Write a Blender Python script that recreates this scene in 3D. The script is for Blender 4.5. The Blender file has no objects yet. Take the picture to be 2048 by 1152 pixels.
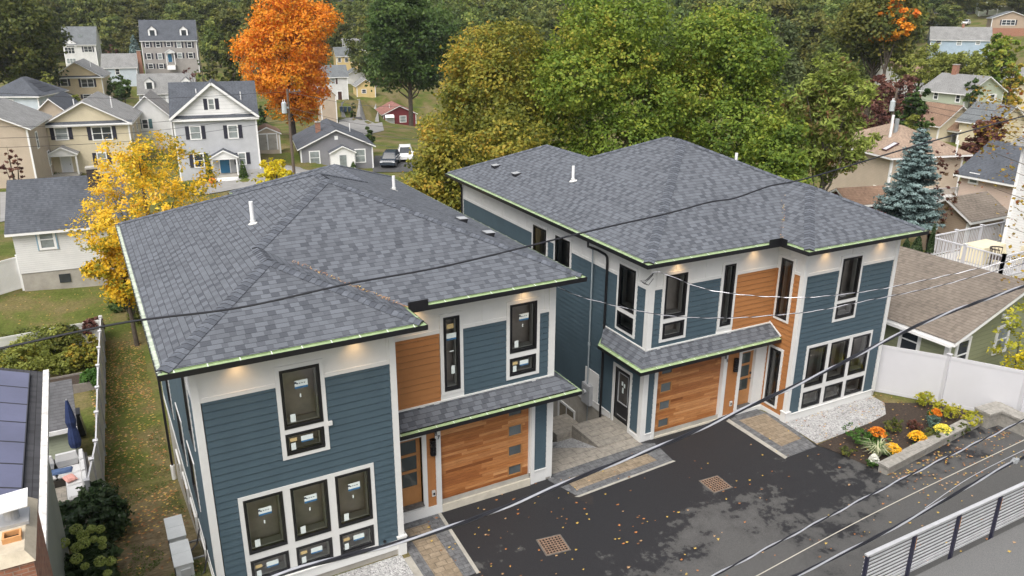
import bpy, math, random
import numpy as np
from mathutils import Vector, Matrix
random.seed(7)
S = bpy.context.scene
COL = S.collection
R = math.radians
# ---------------------------------------------------------------- camera
CAM = np.array([-1.287, -16.594, 12.991]); FPX = 1583.65
def _axes():
    P, Y, Q = R(-19.595), R(-28.601), R(0.293)
    fw = np.array([-math.sin(Y)*math.cos(P), math.cos(Y)*math.cos(P), math.sin(P)])
    r = np.array([math.cos(Y), math.sin(Y), 0]); u = np.cross(r, fw)
    return fw, r*math.cos(Q)+u*math.sin(Q), -r*math.sin(Q)+u*math.cos(Q)
FW, RT, UP = _axes()
cd = bpy.data.cameras.new('camera'); cam = bpy.data.objects.new('camera', cd); COL.objects.link(cam)
cd.sensor_width = 36; cd.lens = FPX/2048*36; cd.clip_end = 3000; cd.shift_x = 1.29/2048; cd.shift_y = 1.55/2048
m = Matrix(((RT[0], UP[0], -FW[0], CAM[0]), (RT[1], UP[1], -FW[1], CAM[1]), (RT[2], UP[2], -FW[2], CAM[2]), (0, 0, 0, 1)))
cam.matrix_world = m; S.camera = cam
# ---------------------------------------------------------------- sky, sun, exposure
SUN_EL, SUN_AZ = 56, 232      # azimuth clockwise from +Y
w = bpy.data.worlds.new('World'); S.world = w; w.use_nodes = True
nt = w.node_tree; nt.nodes.clear()
sky = nt.nodes.new('ShaderNodeTexSky'); sky.sky_type = 'NISHITA'; sky.sun_disc = False
sky.sun_elevation = R(SUN_EL); sky.sun_rotation = R(SUN_AZ); sky.air_density = 1.0; sky.dust_density = 6.0; sky.ozone_density = 1.0
hs = nt.nodes.new('ShaderNodeHueSaturation'); hs.inputs['Saturation'].default_value = 0.35
bg = nt.nodes.new('ShaderNodeBackground'); bg.inputs[1].default_value = 0.15
wo = nt.nodes.new('ShaderNodeOutputWorld')
nt.links.new(sky.outputs[0], hs.inputs['Color']); nt.links.new(hs.outputs[0], bg.inputs[0]); nt.links.new(bg.outputs[0], wo.inputs[0])
sd = bpy.data.lights.new('sun', 'SUN'); sd.energy = 1.1; sd.angle = R(50); sd.color = (1.0, 0.96, 0.9)
so = bpy.data.objects.new('sun', sd); COL.objects.link(so)
az, el = R(SUN_AZ), R(SUN_EL)
sv = Vector((math.sin(az)*math.cos(el), math.cos(az)*math.cos(el), math.sin(el)))
so.rotation_euler = (-sv).to_track_quat('-Z', 'Y').to_euler(); so.location = sv*80
S.view_settings.view_transform = 'Standard'; S.view_settings.look = 'None'; S.view_settings.exposure = 0.68; S.view_settings.gamma = 1
S.render.engine = 'CYCLES'
# ---------------------------------------------------------------- pixel of the photograph -> point in the place
def ray(px, py):
    d = FW*FPX + RT*(px+1.29-1024) - UP*(py-1.55-576); return d/np.linalg.norm(d)
def atY(px, py, Y): d = ray(px, py); return CAM+d*((Y-CAM[1])/d[1])
def atZ(px, py, Z): d = ray(px, py); return CAM+d*((Z-CAM[2])/d[2])
def atD(px, py, D): return CAM+ray(px, py)*D
def hit(px, py, n, p):
    d = ray(px, py); n = np.array(n, float); return CAM+d*(np.dot(np.array(p)-CAM, n)/np.dot(d, n))
def proj(X):
    v = np.array(X)-CAM; z = v@FW; return 1024-1.29+FPX*(v@RT)/z, 576+1.55-FPX*(v@UP)/z
def topz(x, y, py):
    lo, hi = -60, 80
    for _ in range(50):
        q = (lo+hi)/2
        if proj((x, y, q))[1] > py: lo = q
        else: hi = q
    return q
# ---------------------------------------------------------------- materials
def N(t, typ, **kw):
    n = t.nodes.new(typ)
    for k, v in kw.items():
        if k.startswith('i_'):
            kk = k[2:]; n.inputs[int(kk) if kk.isdigit() else kk.replace('_', ' ')].default_value = v
        else: setattr(n, k, v)
    return n
def newmat(name):
    m = bpy.data.materials.new(name); m.use_nodes = True; t = m.node_tree
    return m, t, t.nodes['Principled BSDF'], t.links
def math_(t, op, a, b=None, c=None):
    n = t.nodes.new('ShaderNodeMath'); n.operation = op
    for i, x in enumerate((a, b, c)):
        if x is None: continue
        if isinstance(x, (int, float)): n.inputs[i].default_value = x
        else: t.links.new(x, n.inputs[i])
    return n.outputs[0]
def ramp(t, fac, stops, interp='LINEAR'):
    n = t.nodes.new('ShaderNodeValToRGB'); n.color_ramp.interpolation = interp
    e = n.color_ramp.elements
    while len(e) < len(stops): e.new(0.5)
    for i, (p, c) in enumerate(stops): e[i].position = p; e[i].color = (*c, 1)
    t.links.new(fac, n.inputs[0]); return n.outputs[0]
def mixc(t, fac, a, b, mode='MIX'):
    n = t.nodes.new('ShaderNodeMix'); n.data_type = 'RGBA'; n.blend_type = mode
    for i, x in ((0, fac), (6, a), (7, b)):
        if isinstance(x, (int, float)): n.inputs[i].default_value = x
        elif isinstance(x, tuple): n.inputs[i].default_value = (*x, 1)
        else: t.links.new(x, n.inputs[i])
    return n.outputs[2]
def noise(t, vec, scale, detail=4, rough=.55):
    n = N(t, 'ShaderNodeTexNoise', i_Scale=scale, i_Detail=detail, i_Roughness=rough)
    if vec is not None: t.links.new(vec, n.inputs['Vector'])
    return n.outputs[0]
def bump(t, b, h, s, d=0.02):
    n = N(t, 'ShaderNodeBump', i_Strength=s, i_Distance=d); t.links.new(h, n.inputs['Height']); t.links.new(n.outputs[0], b.inputs['Normal'])
def scol(c, k): return tuple(min(1, x*k) for x in c)
_mc = {}
def basic(name, col, rough=.6, var=.1, vs=1.5, bp=0.0, bs=40, metal=0.0, spec=.5, emit=None):
    if name in _mc: return _mc[name]
    m, t, b, L = newmat(name); _mc[name] = m
    tc = t.nodes.new('ShaderNodeTexCoord').outputs['Object']
    f = noise(t, tc, vs, 6, .65)
    c = ramp(t, f, [(.3, scol(col, 1-var)), (.7, scol(col, 1+var))])
    L.new(c, b.inputs['Base Color']); b.inputs['Roughness'].default_value = rough; b.inputs['Metallic'].default_value = metal
    b.inputs['Specular IOR Level'].default_value = spec
    if bp: bump(t, b, noise(t, tc, bs, 3), bp, .01)
    if emit: b.inputs['Emission Color'].default_value = (*emit[0], 1); b.inputs['Emission Strength'].default_value = emit[1]
    return m
def uvsplit(t):
    uv = t.nodes.new('ShaderNodeUVMap').outputs[0]; s = t.nodes.new('ShaderNodeSeparateXYZ'); t.links.new(uv, s.inputs[0])
    return uv, s.outputs[0], s.outputs[1]
def wn(t, a, b=None):
    n = t.nodes.new('ShaderNodeTexWhiteNoise'); n.noise_dimensions = '2D'
    c = t.nodes.new('ShaderNodeCombineXYZ'); t.links.new(a, c.inputs[0])
    if b is not None: t.links.new(b, c.inputs[1])
    t.links.new(c.outputs[0], n.inputs[0]); return n.outputs[0]
def shingle(name, light, mid, dark, row=.143, tab=.32, stain=.12, bumps=.6):
    if name in _mc: return _mc[name]
    m, t, b, L = newmat(name); _mc[name] = m
    uv, u, v = uvsplit(t)
    vr = math_(t, 'DIVIDE', v, row); ri = math_(t, 'FLOOR', vr); rf = math_(t, 'FRACT', vr)
    off = wn(t, ri); ur = math_(t, 'ADD', math_(t, 'DIVIDE', u, tab), math_(t, 'MULTIPLY', off, 7.3))
    wob = wn(t, math_(t, 'FLOOR', ur), math_(t, 'ADD', ri, 31.7))
    ti = math_(t, 'FLOOR', ur); tf = math_(t, 'FRACT', ur)
    # second cell edge gives tabs of uneven width
    cut = math_(t, 'GREATER_THAN', tf, math_(t, 'ADD', math_(t, 'MULTIPLY', wob, .34), .40))
    cell = math_(t, 'ADD', math_(t, 'MULTIPLY', ti, 2), cut)
    rnd = wn(t, cell, ri)
    cl = ramp(t, rnd, [(0, scol(light, .88)), (.3, light), (.6, scol(light, 1.1)), (.85, scol(light, .78))], 'CONSTANT')
    cdk = ramp(t, rnd, [(0, dark), (.28, mid), (.62, scol(mid, .8)), (.84, scol(light, .95))], 'CONSTANT')
    c = mixc(t, cut, cl, cdk)
    gr = noise(t, uv, 130, 2, .6); c = mixc(t, .35, c, ramp(t, gr, [(.35, scol(mid, .6)), (.65, scol(light, 1.5))]))
    st = noise(t, uv, .7, 5, .6); c = mixc(t, stain, c, ramp(t, st, [(.35, scol(mid, .55)), (.7, scol(light, 1.35))]))
    row_shadow = math_(t, 'LESS_THAN', rf, .09); c = mixc(t, math_(t, 'MULTIPLY', row_shadow, .7), c, scol(dark, .25))  # shadow at the lower edge of each course, painted as a dark line
    vl = math_(t, 'LESS_THAN', math_(t, 'ABSOLUTE', math_(t, 'SUBTRACT', tf, math_(t, 'ADD', math_(t, 'MULTIPLY', wob, .34), .40))), .02)
    c = mixc(t, math_(t, 'MULTIPLY', vl, .15), c, scol(dark, .4))
    L.new(c, b.inputs['Base Color']); b.inputs['Roughness'].default_value = .92; b.inputs['Specular IOR Level'].default_value = .25
    h = math_(t, 'ADD', math_(t, 'SUBTRACT', 1, rf), math_(t, 'MULTIPLY', math_(t, 'SUBTRACT', 1, cut), .9))
    h = math_(t, 'ADD', h, math_(t, 'MULTIPLY', gr, .5)); bump(t, b, h, bumps, .008)
    return m
def lapmat(name, col, exp=.12, rough=.6):
    if name in _mc: return _mc[name]
    m, t, b, L = newmat(name); _mc[name] = m
    uv, u, v = uvsplit(t); f = math_(t, 'FRACT', math_(t, 'DIVIDE', v, exp))
    c = ramp(t, noise(t, uv, .8, 5, .6), [(.3, scol(col, .9)), (.7, scol(col, 1.07))])
    c = mixc(t, math_(t, 'MULTIPLY', math_(t, 'LESS_THAN', f, .1), .35), c, scol(col, .35))  # painted lap shadow: a darker line along each board
    L.new(c, b.inputs['Base Color']); b.inputs['Roughness'].default_value = rough; b.inputs['Specular IOR Level'].default_value = .3
    bump(t, b, math_(t, 'SUBTRACT', 1, f), .8, .012); return m
def brick(name, c1, c2, mort, w=.2, h=.067, ms=.01, bp=.5, rough=.85, off=.5):
    if name in _mc: return _mc[name]
    m, t, b, L = newmat(name); _mc[name] = m
    uv = t.nodes.new('ShaderNodeUVMap').outputs[0]
    n = N(t, 'ShaderNodeTexBrick', i_Scale=1.0, i_Color1=(*c1, 1), i_Color2=(*c2, 1), i_Mortar=(*mort, 1)); n.offset = off
    n.inputs['Mortar Size'].default_value = ms; n.inputs['Brick Width'].default_value = w; n.inputs['Row Height'].default_value = h; n.inputs['Bias'].default_value = 0
    L.new(uv, n.inputs['Vector'])
    c = mixc(t, .45, n.outputs[0], ramp(t, noise(t, uv, 6, 6, .7), [(.3, scol(c1, .45)), (.7, scol(c2, 1.5))]))
    L.new(c, b.inputs['Base Color']); b.inputs['Roughness'].default_value = rough
    h_ = math_(t, 'ADD', math_(t, 'SUBTRACT', 1, n.outputs[1]), math_(t, 'MULTIPLY', noise(t, uv, 40, 3), .4)); bump(t, b, h_, bp, .01)
    return m
def leafmat(name, cols, rough=.55, trans=.42, grp=None):
    if name in _mc: return _mc[name]
    m, t, b, L = newmat(name); _mc[name] = m
    uv, u, v = uvsplit(t)
    f = math_(t, 'ADD', math_(t, 'MULTIPLY', u, .68), math_(t, 'MULTIPLY', v, .32))
    k = len(cols); c = ramp(t, f, [(.12+.76*i/(k-1), cc) for i, cc in enumerate(cols)])
    oi = t.nodes.new('ShaderNodeObjectInfo').outputs['Random']
    h = t.nodes.new('ShaderNodeHueSaturation'); L.new(c, h.inputs['Color'])
    L.new(math_(t, 'ADD', math_(t, 'MULTIPLY', oi, .05 if grp else .0), .475 if grp else .5), h.inputs['Hue'])
    L.new(math_(t, 'ADD', math_(t, 'MULTIPLY', oi, .6 if grp else .0), .7 if grp else 1.0), h.inputs['Value'])
    L.new(h.outputs[0], b.inputs['Base Color']); b.inputs['Roughness'].default_value = rough; b.inputs['Specular IOR Level'].default_value = .25
    tr = t.nodes.new('ShaderNodeBsdfTranslucent'); L.new(h.outputs[0], tr.inputs[0])
    mx = t.nodes.new('ShaderNodeMixShader'); mx.inputs[0].default_value = trans
    L.new(b.outputs[0], mx.inputs[1]); L.new(tr.outputs[0], mx.inputs[2]); L.new(mx.outputs[0], t.nodes['Material Output'].inputs[0])
    return m
def glassmat(name, tint=(.96, .97, .95)):
    if name in _mc: return _mc[name]
    m, t, b, L = newmat(name); _mc[name] = m
    g = N(t, 'ShaderNodeBsdfGlossy', i_Roughness=.02, i_Color=(1, 1, 1, 1)); tp = N(t, 'ShaderNodeBsdfTransparent', i_Color=(*tint, 1))
    fr = N(t, 'ShaderNodeFresnel', i_IOR=1.8); mx = t.nodes.new('ShaderNodeMixShader')
    L.new(fr.outputs[0], mx.inputs[0]); L.new(tp.outputs[0], mx.inputs[1]); L.new(g.outputs[0], mx.inputs[2]); L.new(mx.outputs[0], t.nodes['Material Output'].inputs[0])
    return m
def darkpane(name='dark_window_pane', col=(.035, .042, .05)):
    return basic(name, col, rough=.08, var=.35, vs=.9, spec=.8)
# ---------------------------------------------------------------- mesh builder
class MB:
    def __init__(s, xf=None, flip=False): s.v = []; s.f = []; s.m = []; s.mi = 0; s.xf = xf; s.flip = flip
    def poly(s, pts, mi=None):
        n = len(s.v)
        for p in pts: s.v.append(tuple(s.xf(*p)) if s.xf else tuple(p))
        idx = list(range(n, n+len(pts)))
        if s.flip: idx.reverse()
        s.f.append(idx); s.m.append(s.mi if mi is None else mi)
    def hexa(s, b, t):   # bottom 4 (ccw seen from above), top 4
        s.poly([b[3], b[2], b[1], b[0]]); s.poly(t)
        for i in range(4): j = (i+1) % 4; s.poly([b[i], b[j], t[j], t[i]])
    def box(s, x0, x1, y0, y1, z0, z1):
        if x0 > x1: x0, x1 = x1, x0
        if y0 > y1: y0, y1 = y1, y0
        s.hexa([(x0, y0, z0), (x1, y0, z0), (x1, y1, z0), (x0, y1, z0)], [(x0, y0, z1), (x1, y0, z1), (x1, y1, z1), (x0, y1, z1)])
    def fbox(s, F, s0, s1, t0, t1, n0, n1):   # box in a wall face's own frame
        if s0 > s1: s0, s1 = s1, s0
        P = lambda a, b, c: F(a, b, c)
        q = [P(s0, t0, n1), P(s1, t0, n1), P(s1, t1, n1), P(s0, t1, n1)]; k = [P(s0, t0, n0), P(s1, t0, n0), P(s1, t1, n0), P(s0, t1, n0)]
        if F.rev: q.reverse(); k.reverse()
        s.poly(q); s.poly(k[::-1])
        for i in range(4): j = (i+1) % 4; s.poly([q[i], k[i], k[j], q[j]])
    def tube(s, pts, r, n=8, cap=True):
        pts = [Vector(p) for p in pts]; rs = r if isinstance(r, (list, tuple)) else [r]*len(pts); rings = []
        a = None
        for i, p in enumerate(pts):
            d = (pts[min(i+1, len(pts)-1)]-pts[max(i-1, 0)]).normalized()
            if a is None: a = d.cross(Vector((0, 0, 1)) if abs(d.z) < .9 else Vector((1, 0, 0))).normalized()
            else:
                a = (a-d*a.dot(d)).normalized()
            b = d.cross(a); rings.append([tuple(p+(a*math.cos(2*math.pi*k/n)+b*math.sin(2*math.pi*k/n))*rs[i]) for k in range(n)])
        for i in range(len(rings)-1):
            for k in range(n):
                j = (k+1) % n; s.poly([rings[i][k], rings[i][j], rings[i+1][j], rings[i+1][k]])
        if cap: s.poly(rings[0][::-1]); s.poly(rings[-1])
    def cyl(s, x, y, z0, z1, r, n=16, r2=None): s.tube([(x, y, z0), (x, y, z1)], [r, r if r2 is None else r2], n)
    def bar(s, p, q, w, h):
        p, q = Vector(p), Vector(q); d = (q-p).normalized(); a = d.cross(Vector((0, 0, 1)) if abs(d.z) < .95 else Vector((0, 1, 0))).normalized()*(w/2); b = a.cross(d).normalized()*(h/2)
        B = [tuple(p-a-b), tuple(q-a-b), tuple(q+a-b), tuple(p+a-b)]; T = [tuple(p-a+b), tuple(q-a+b), tuple(q+a+b), tuple(p+a+b)]
        s.hexa(B[::-1], T[::-1])
    def ball(s, c, r, n=10, sq=(1, 1, 1)):
        rings = []
        for i in range(1, n//2): 
            th = math.pi*i/(n//2); rings.append([(c[0]+r*sq[0]*math.sin(th)*math.cos(2*math.pi*k/n), c[1]+r*sq[1]*math.sin(th)*math.sin(2*math.pi*k/n), c[2]+r*sq[2]*math.cos(th)) for k in range(n)])
        t, b = (c[0], c[1], c[2]+r*sq[2]), (c[0], c[1], c[2]-r*sq[2])
        for k in range(n):
            j = (k+1) % n; s.poly([t, rings[0][k], rings[0][j]]); s.poly([b, rings[-1][j], rings[-1][k]])
            for i in range(len(rings)-1): s.poly([rings[i][k], rings[i+1][k], rings[i+1][j], rings[i][j]])
    def build(s, name, mats, parent=None, smooth=False, kind=None):
        me = bpy.data.meshes.new(name); me.from_pydata(s.v, [], s.f)
        if not isinstance(mats, (list, tuple)): mats = [mats]
        for x in mats: me.materials.append(x)
        uvl = me.uv_layers.new(name='UVMap'); data = np.zeros(len(me.loops)*2); li = 0
        for f in s.f:
            p = [Vector(s.v[i]) for i in f]; n = Vector((0, 0, 0))
            for i in range(len(p)): n += p[i].cross(p[(i+1) % len(p)])
            if n.length < 1e-12: n = Vector((0, 0, 1))
            n.normalize(); u = Vector((0, 0, 1)).cross(n)
            if u.length < .05: u = Vector((1, 0, 0)); v = Vector((0, 1, 0))
            else: u.normalize(); v = n.cross(u)
            for q in p: data[li] = q.dot(u); data[li+1] = q.dot(v); li += 2
        uvl.data.foreach_set('uv', data)
        me.polygons.foreach_set('material_index', s.m)
        if smooth: me.polygons.foreach_set('use_smooth', [True]*len(s.f))
        me.validate(); me.update()
        o = bpy.data.objects.new(name, me); COL.objects.link(o)
        if parent: o.parent = parent
        if kind: o['kind'] = kind
        return o
def tag(o, label, cat, group=None):
    o['label'] = label; o['category'] = cat
    if group: o['group'] = group
    return o
def thing(name, label, cat, loc=(0, 0, 0), rz=0, group=None):
    o = bpy.data.objects.new(name, None); COL.objects.link(o); o.location = loc; o.rotation_euler = (0, 0, rz); o.empty_display_size = .3
    return tag(o, label, cat, group)
def copy_tree(o, parent=None):
    c = o.copy(); COL.objects.link(c)
    if parent: c.parent = parent
    for ch in list(o.children): copy_tree(ch, c)
    return c
class Face:
    def __init__(s, fn, rev=False): s.fn = fn; s.rev = rev
    def __call__(s, a, b, c): return s.fn(a, b, c)
# ---------------------------------------------------------------- terrain
CTRL = []
def prof(y): return float(np.interp(y, [1.6, 4.8, 12, 40, 80], [-.6, -2.0, -3.8, -4.0, -5.3]))
def profR(y): return float(np.interp(y, [3, 12, 30], [-.6, -1.6, -3.2]))
_far = [(-60, 84, -4), (-4, 149, -3.7), (-60, 200, 0), (-50, 300, 5), (0, 340, 7), (60, 320, 4), (120, 300, 5), (180, 250, 6), (220, 180, 8), (250, 100, 13), (-100, 120, -2), (35, 55, -4.6), (-20, 60, -4.6), (300, 0, 10), (120, 0, -1), (60, -20, -.6), (-30, 50, -4), (-40, 20, -2), (-20, 30, -4), (0, 38, -4), (14, 38, -4.1), (24, 28, -3.9), (34, 30, -3.9), (45, 30, -4), (30, 14, -1.8), (48, 8, -1.5), (80, 12, -1), (60, 24, -3.3), (60, 100, -9), (60, 230, -7)]
def gz(x, y):
    if y < 1.6 and x < 45: return -.6
    near = prof(y)
    if x > 20: k = min(1, (x-20)/6); near = near*(1-k)+profR(y)*k
    def ss(t): t = max(0, min(1, t)); return t*t*(3-2*t)
    t = max(ss((y-20)/18), ss((x-26)/12), ss((-x-8)/14))*ss((y-1.6)/5)
    if t <= 0: return near
    num = den = 0
    for a, b, c in _far:
        q = 1/(((x-a)**2+(y-b)**2)/900+.004)**2.2; num += c*q; den += q
    return near*(1-t)+num/den*t
# ================================================================ materials for the two new houses
M_roof = shingle('charcoal_shingle', (.122, .132, .150), (.074, .080, .093), (.042, .046, .056), .15, .42)
M_cap = basic('ridge_cap_shingle', (.084, .093, .111), .92, .3, 5, .5, 150)
M_blue = basic('blue_fiber_cement', (.054, .086, .108), .62, .09, 1.2, .25, 90, spec=.35)
M_orange = basic('orange_fiber_cement', (.34, .148, .052), .6, .07, 1.5, .15, 60, spec=.3)
M_blueg = basic('lap_shadow_blue', (.022, .040, .052), .9)  # shadow under the siding laps, put into the colour; orange likewise below
M_orangeg = basic('lap_shadow_orange', (.26, .112, .04), .9)
M_white = basic('white_trim_paint', (.62, .62, .605), .55, .05, 2, .1, 60, spec=.35)
M_black = basic('black_aluminium', (.010, .010, .012), .35, .15, 3)
M_green = basic('pale_green_gutter_guard', (.27, .36, .185), .5, .18, 5, .1, 30)
M_gutw = basic('pale_gutter_trough', (.52, .58, .47), .5, .3, 4)
M_brk = basic('gutter_strap_metal', (.62, .68, .58), .4, .1, 4)
M_conc = basic('poured_concrete', (.34, .32, .28), .85, .22, 1.2, .4, 30)
M_pane = glassmat('window_glass')
M_room = basic('dim_room_plaster', (.50, .44, .40), .9, .2, 1.5)
M_sill = basic('white_inner_sill', (.6, .6, .57), .6, .05)
M_lab = basic('white_paper_label', (.62, .68, .66), .7, .05)
M_labb = basic('blue_paper_label', (.03, .12, .25), .7, .05)
M_laby = basic('buff_paper_label', (.50, .38, .18), .7, .05)
M_ink = basic('dark_label_ink', (.05, .06, .08), .7, .05)
M_lens = basic('warm_lamp_lens', (1, .8, .5), .5, 0, emit=((1, .62, .25), 6))
M_grey = basic('grey_metal_box', (.30, .31, .32), .45, .1, 3)
M_pvc = basic('white_pvc_pipe', (.75, .75, .74), .4, .03)
def planks(name, cols, row=.089, tab=1.5):
    m, t, b, L = newmat(name); uv, u, v = uvsplit(t)
    ri = math_(t, 'FLOOR', math_(t, 'DIVIDE', v, row)); rf = math_(t, 'FRACT', math_(t, 'DIVIDE', v, row))
    ur = math_(t, 'ADD', math_(t, 'DIVIDE', u, tab), math_(t, 'MULTIPLY', wn(t, ri), 9)); ti = math_(t, 'FLOOR', ur)
    rnd = wn(t, ti, ri); c = ramp(t, rnd, [(i/(len(cols)-1), x) for i, x in enumerate(cols)])
    mp = t.nodes.new('ShaderNodeMapping'); mp.inputs['Scale'].default_value = (2, 40, 1); L.new(uv, mp.inputs[0])
    g = noise(t, mp.outputs[0], 1.5, 5, .65); c = mixc(t, .55, c, mixc(t, 1.0, c, ramp(t, g, [(.35, (.45, .4, .35)), (.6, (1.3, 1.25, 1.2))]), 'MULTIPLY'))
    c = mixc(t, math_(t, 'MULTIPLY', math_(t, 'LESS_THAN', rf, .05), .7), c, (.06, .02, .005))
    L.new(c, b.inputs['Base Color']); b.inputs['Roughness'].default_value = .42; bump(t, b, g, .2, .004); return m
M_cedar = planks('cedar_planks', [(.20, .070, .022), (.40, .165, .055), (.48, .23, .09), (.29, .108, .035), (.38, .155, .05), (.54, .28, .12)])
M_door = basic('orange_stained_door', (.36, .17, .06), .4, .12, 4)
M_roomd = basic('garage_dark', (.10, .11, .11), .9, .2)

def lap(mb, F, s0, s1, t0, t1, holes, e=.178):
    k = 0; t = t0
    while t < t1-.01:
        ta, tb = t, min(t+e, t1)
        br = sorted({ta, tb} | {h for q in holes for h in (q[2], q[3]) if ta < h < tb})
        for a, b in zip(br, br[1:]):
            mid = (a+b)/2; segs = [(s0, s1)]
            for (h0, h1, g0, g1) in holes:
                if g0 < mid < g1:
                    ns = []
                    for (p, q) in segs:
                        if h1 <= p or h0 >= q: ns.append((p, q)); continue
                        if p < h0: ns.append((p, h0))
                        if h1 < q: ns.append((h1, q))
                    segs = ns
            na = .026-.018*(a-ta)/e; nb = .026-.018*(b-ta)/e
            if b == tb and b < t1-.001: b -= .013
            for (p, q) in segs:
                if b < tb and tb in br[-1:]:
                    P = [F(p, b, -.02), F(q, b, -.02), F(q, tb, -.02), F(p, tb, -.02)]; mb.poly(P[::-1] if F.rev else P, 1)  # recessed strip in a darker colour, painted as the shadow under the lip
                P = [F(p, a, na), F(q, a, na), F(q, b, nb), F(p, b, nb)]; mb.poly(P[::-1] if F.rev else P)
                if a == ta:
                    P = [F(p, a, -.02), F(q, a, -.02), F(q, a, na), F(p, a, na)]; mb.poly(P[::-1] if F.rev else P)
        t = tb

def twin(label, loc, yaw, W, a, d, D, b, e, s, o, mirror, number, gx, gw_pal):
    top = thing('duplex_house', label, 'house', loc, yaw)
    xf = (lambda x, y, z: (W-x, y, z)) if mirror else (lambda x, y, z: (x, y, z))
    mk = lambda: MB(xf, mirror)
    H = 6.0; half = (a+2*o)/2; hm = (W+2*o)/2; hb = (W-b+2*o)/2
    fl = (-o, -o); bl = (-o, D+o); bfr = (a+o, -o); inn = (a+o, d-o); gfr = (W+o, d-o); br = (W+o, D+e+o); bc = (b-o, D+e+o); inb = (b-o, D+o)
    z = lambda p, h=0: (p[0], p[1], H+.012+h)
    wp = (a/2, -o+half, H+s*half); wr = (a/2, d-o+half, H+s*half); mp = (W/2, d-o+hm, H+s*hm); mr = (W/2, D+o-hm, H+s*hm)
    bp = ((b+W)/2, D+e+o-hb, H+s*hb); bv = ((b+W)/2, D+o-hb, H+s*hb)
    g = .11   # gutter width
    roof = mk(); I = lambda x, y: (x, y, 0)
    # eave corners pulled in by the gutter width
    def q(x, y): return (x, y, H+s*g)
    FL, BL, BFR, INN, GFR, BR, BC, INB = q(-o+g, -o+g), q(-o+g, D+o-g), q(a+o-g, -o+g), q(a+o-g, d-o+g), q(W+o-g, d-o+g), q(W+o-g, D+e+o-g), q(b-o+g, D+e+o-g), q(b-o+g, D+o-g)
    for P in ([FL, wp, wr, mp, mr, BL], [FL, BFR, wp], [BFR, INN, wr, wp], [INN, GFR, mp, wr], [GFR, BR, bp, bv, mr, mp], [BR, BC, bp], [BC, INB, bv, bp], [INB, BL, mr, bv]):
        # wind so the face looks up
        n = Vector((0, 0, 0)); V = [Vector(x) for x in P]
        for i in range(len(V)): n += V[i].cross(V[(i+1) % len(V)])
        roof.poly(P if n.z > 0 else P[::-1])
        roof.poly([(x, y, zz-.03) for x, y, zz in (P[::-1] if n.z > 0 else P)])
    roof.build('roof', M_roof, top)
    # hip and ridge caps: overlapping bent shingles
    cap = mk()
    def caps(p0, p1, dl, dr):   # dl, dr: unit slope directions falling away on both sides
        p0, p1 = Vector(p0), Vector(p1); L = (p1-p0).length; n = int(L/.145); ax = (p1-p0)/L; wd = .17
        for i in range(n):
            A = p0+ax*(i*.145); B = p0+ax*min(L, i*.145+.30); up = Vector((0, 0, 1))
            a0 = A+up*.031; b0 = B+up*.012; dl_, dr_ = Vector(dl), Vector(dr); j = random.uniform(-.006, .006)
            al = A+dl_*wd+up*.024; ar = A+dr_*wd+up*.024; bl_ = B+dl_*wd+up*(.006); br_ = B+dr_*wd+up*.006
            for P in ([a0, al, bl_, b0], [a0, b0, br_, ar]):
                nn = (P[1]-P[0]).cross(P[2]-P[0]); 
                if nn.z < 0: P = P[::-1]
                cap.poly([tuple(x) for x in P], i % 3)
            for P in ([a0, al, al-up*.03, a0-up*.03], [a0, ar, ar-up*.03, a0-up*.03]): cap.poly([tuple(x) for x in P], 3); 
    c2 = 1/math.hypot(1, s)
    sd = {'l': Vector((-1, 0, -s))*c2, 'r': Vector((1, 0, -s))*c2, 'f': Vector((0, -1, -s))*c2, 'b': Vector((0, 1, -s))*c2}
    def hipdir(x1, x2, ax):  # direction inside plane, perpendicular to the hip axis
        ax = Vector(ax).normalized(); out = []
        for kk in (x1, x2):
            nrm = {'l': Vector((-s, 0, 1)), 'r': Vector((s, 0, 1)), 'f': Vector((0, -s, 1)), 'b': Vector((0, s, 1))}[kk].normalized()
            dd = nrm.cross(ax).normalized()
            if dd.z > 0 or (abs(dd.z) < 1e-6): dd = -dd
            out.append(dd)
        return out
    def hp(p, q_, x1, x2):
        dd = hipdir(x1, x2, Vector(q_)-Vector(p)); caps(p, q_, *dd)
    hp(FL, wp, 'l', 'f'); hp(BFR, wp, 'f', 'r'); hp(wr, mp, 'l', 'f'); hp(GFR, mp, 'f', 'r'); hp(BL, mr, 'l', 'b'); hp(BR, bp, 'r', 'b'); hp(BC, bp, 'l', 'b'); hp(bv, mr, 'r', 'b')
    hp(wp, wr, 'l', 'r'); hp(mp, mr, 'l', 'r'); hp(bp, bv, 'l', 'r')
    cap.build('ridge_cap', [M_cap, CAP2, CAP3, M_black], top)
    # gutters round the eaves
    run = [fl, bfr, inn, gfr, br, bc, inb, bl]; IN = [FL, BFR, INN, GFR, BR, BC, INB, BL]
    gt, gg, gw, bk = mk(), mk(), mk(), mk()
    for i in range(8):
        p, q2 = run[i], run[(i+1) % 8]; P, Q = IN[i], IN[(i+1) % 8]; zt, zb = H, H-.125
        tgt = gw if i == 7 else gg
        # outer face, bottom, rolled lip
        gt.poly([(*p, zb), (*q2, zb), (*q2, zt), (*p, zt)])
        gt.poly([(P[0], P[1], zb), (Q[0], Q[1], zb), (*q2, zb), (*p, zb)])
        dx, dy = (q2[0]-p[0]), (q2[1]-p[1]); L = math.hypot(dx, dy); dx /= L; dy /= L; nx, ny = -dy, dx   # inward for ccw run
        lip = .014
        gt.poly([(p[0], p[1], zt), (q2[0], q2[1], zt), (q2[0]+nx*lip, q2[1]+ny*lip, zt+.002), (p[0]+nx*lip, p[1]+ny*lip, zt+.002)])
        dp = -.05 if i == 7 else -.012
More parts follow.
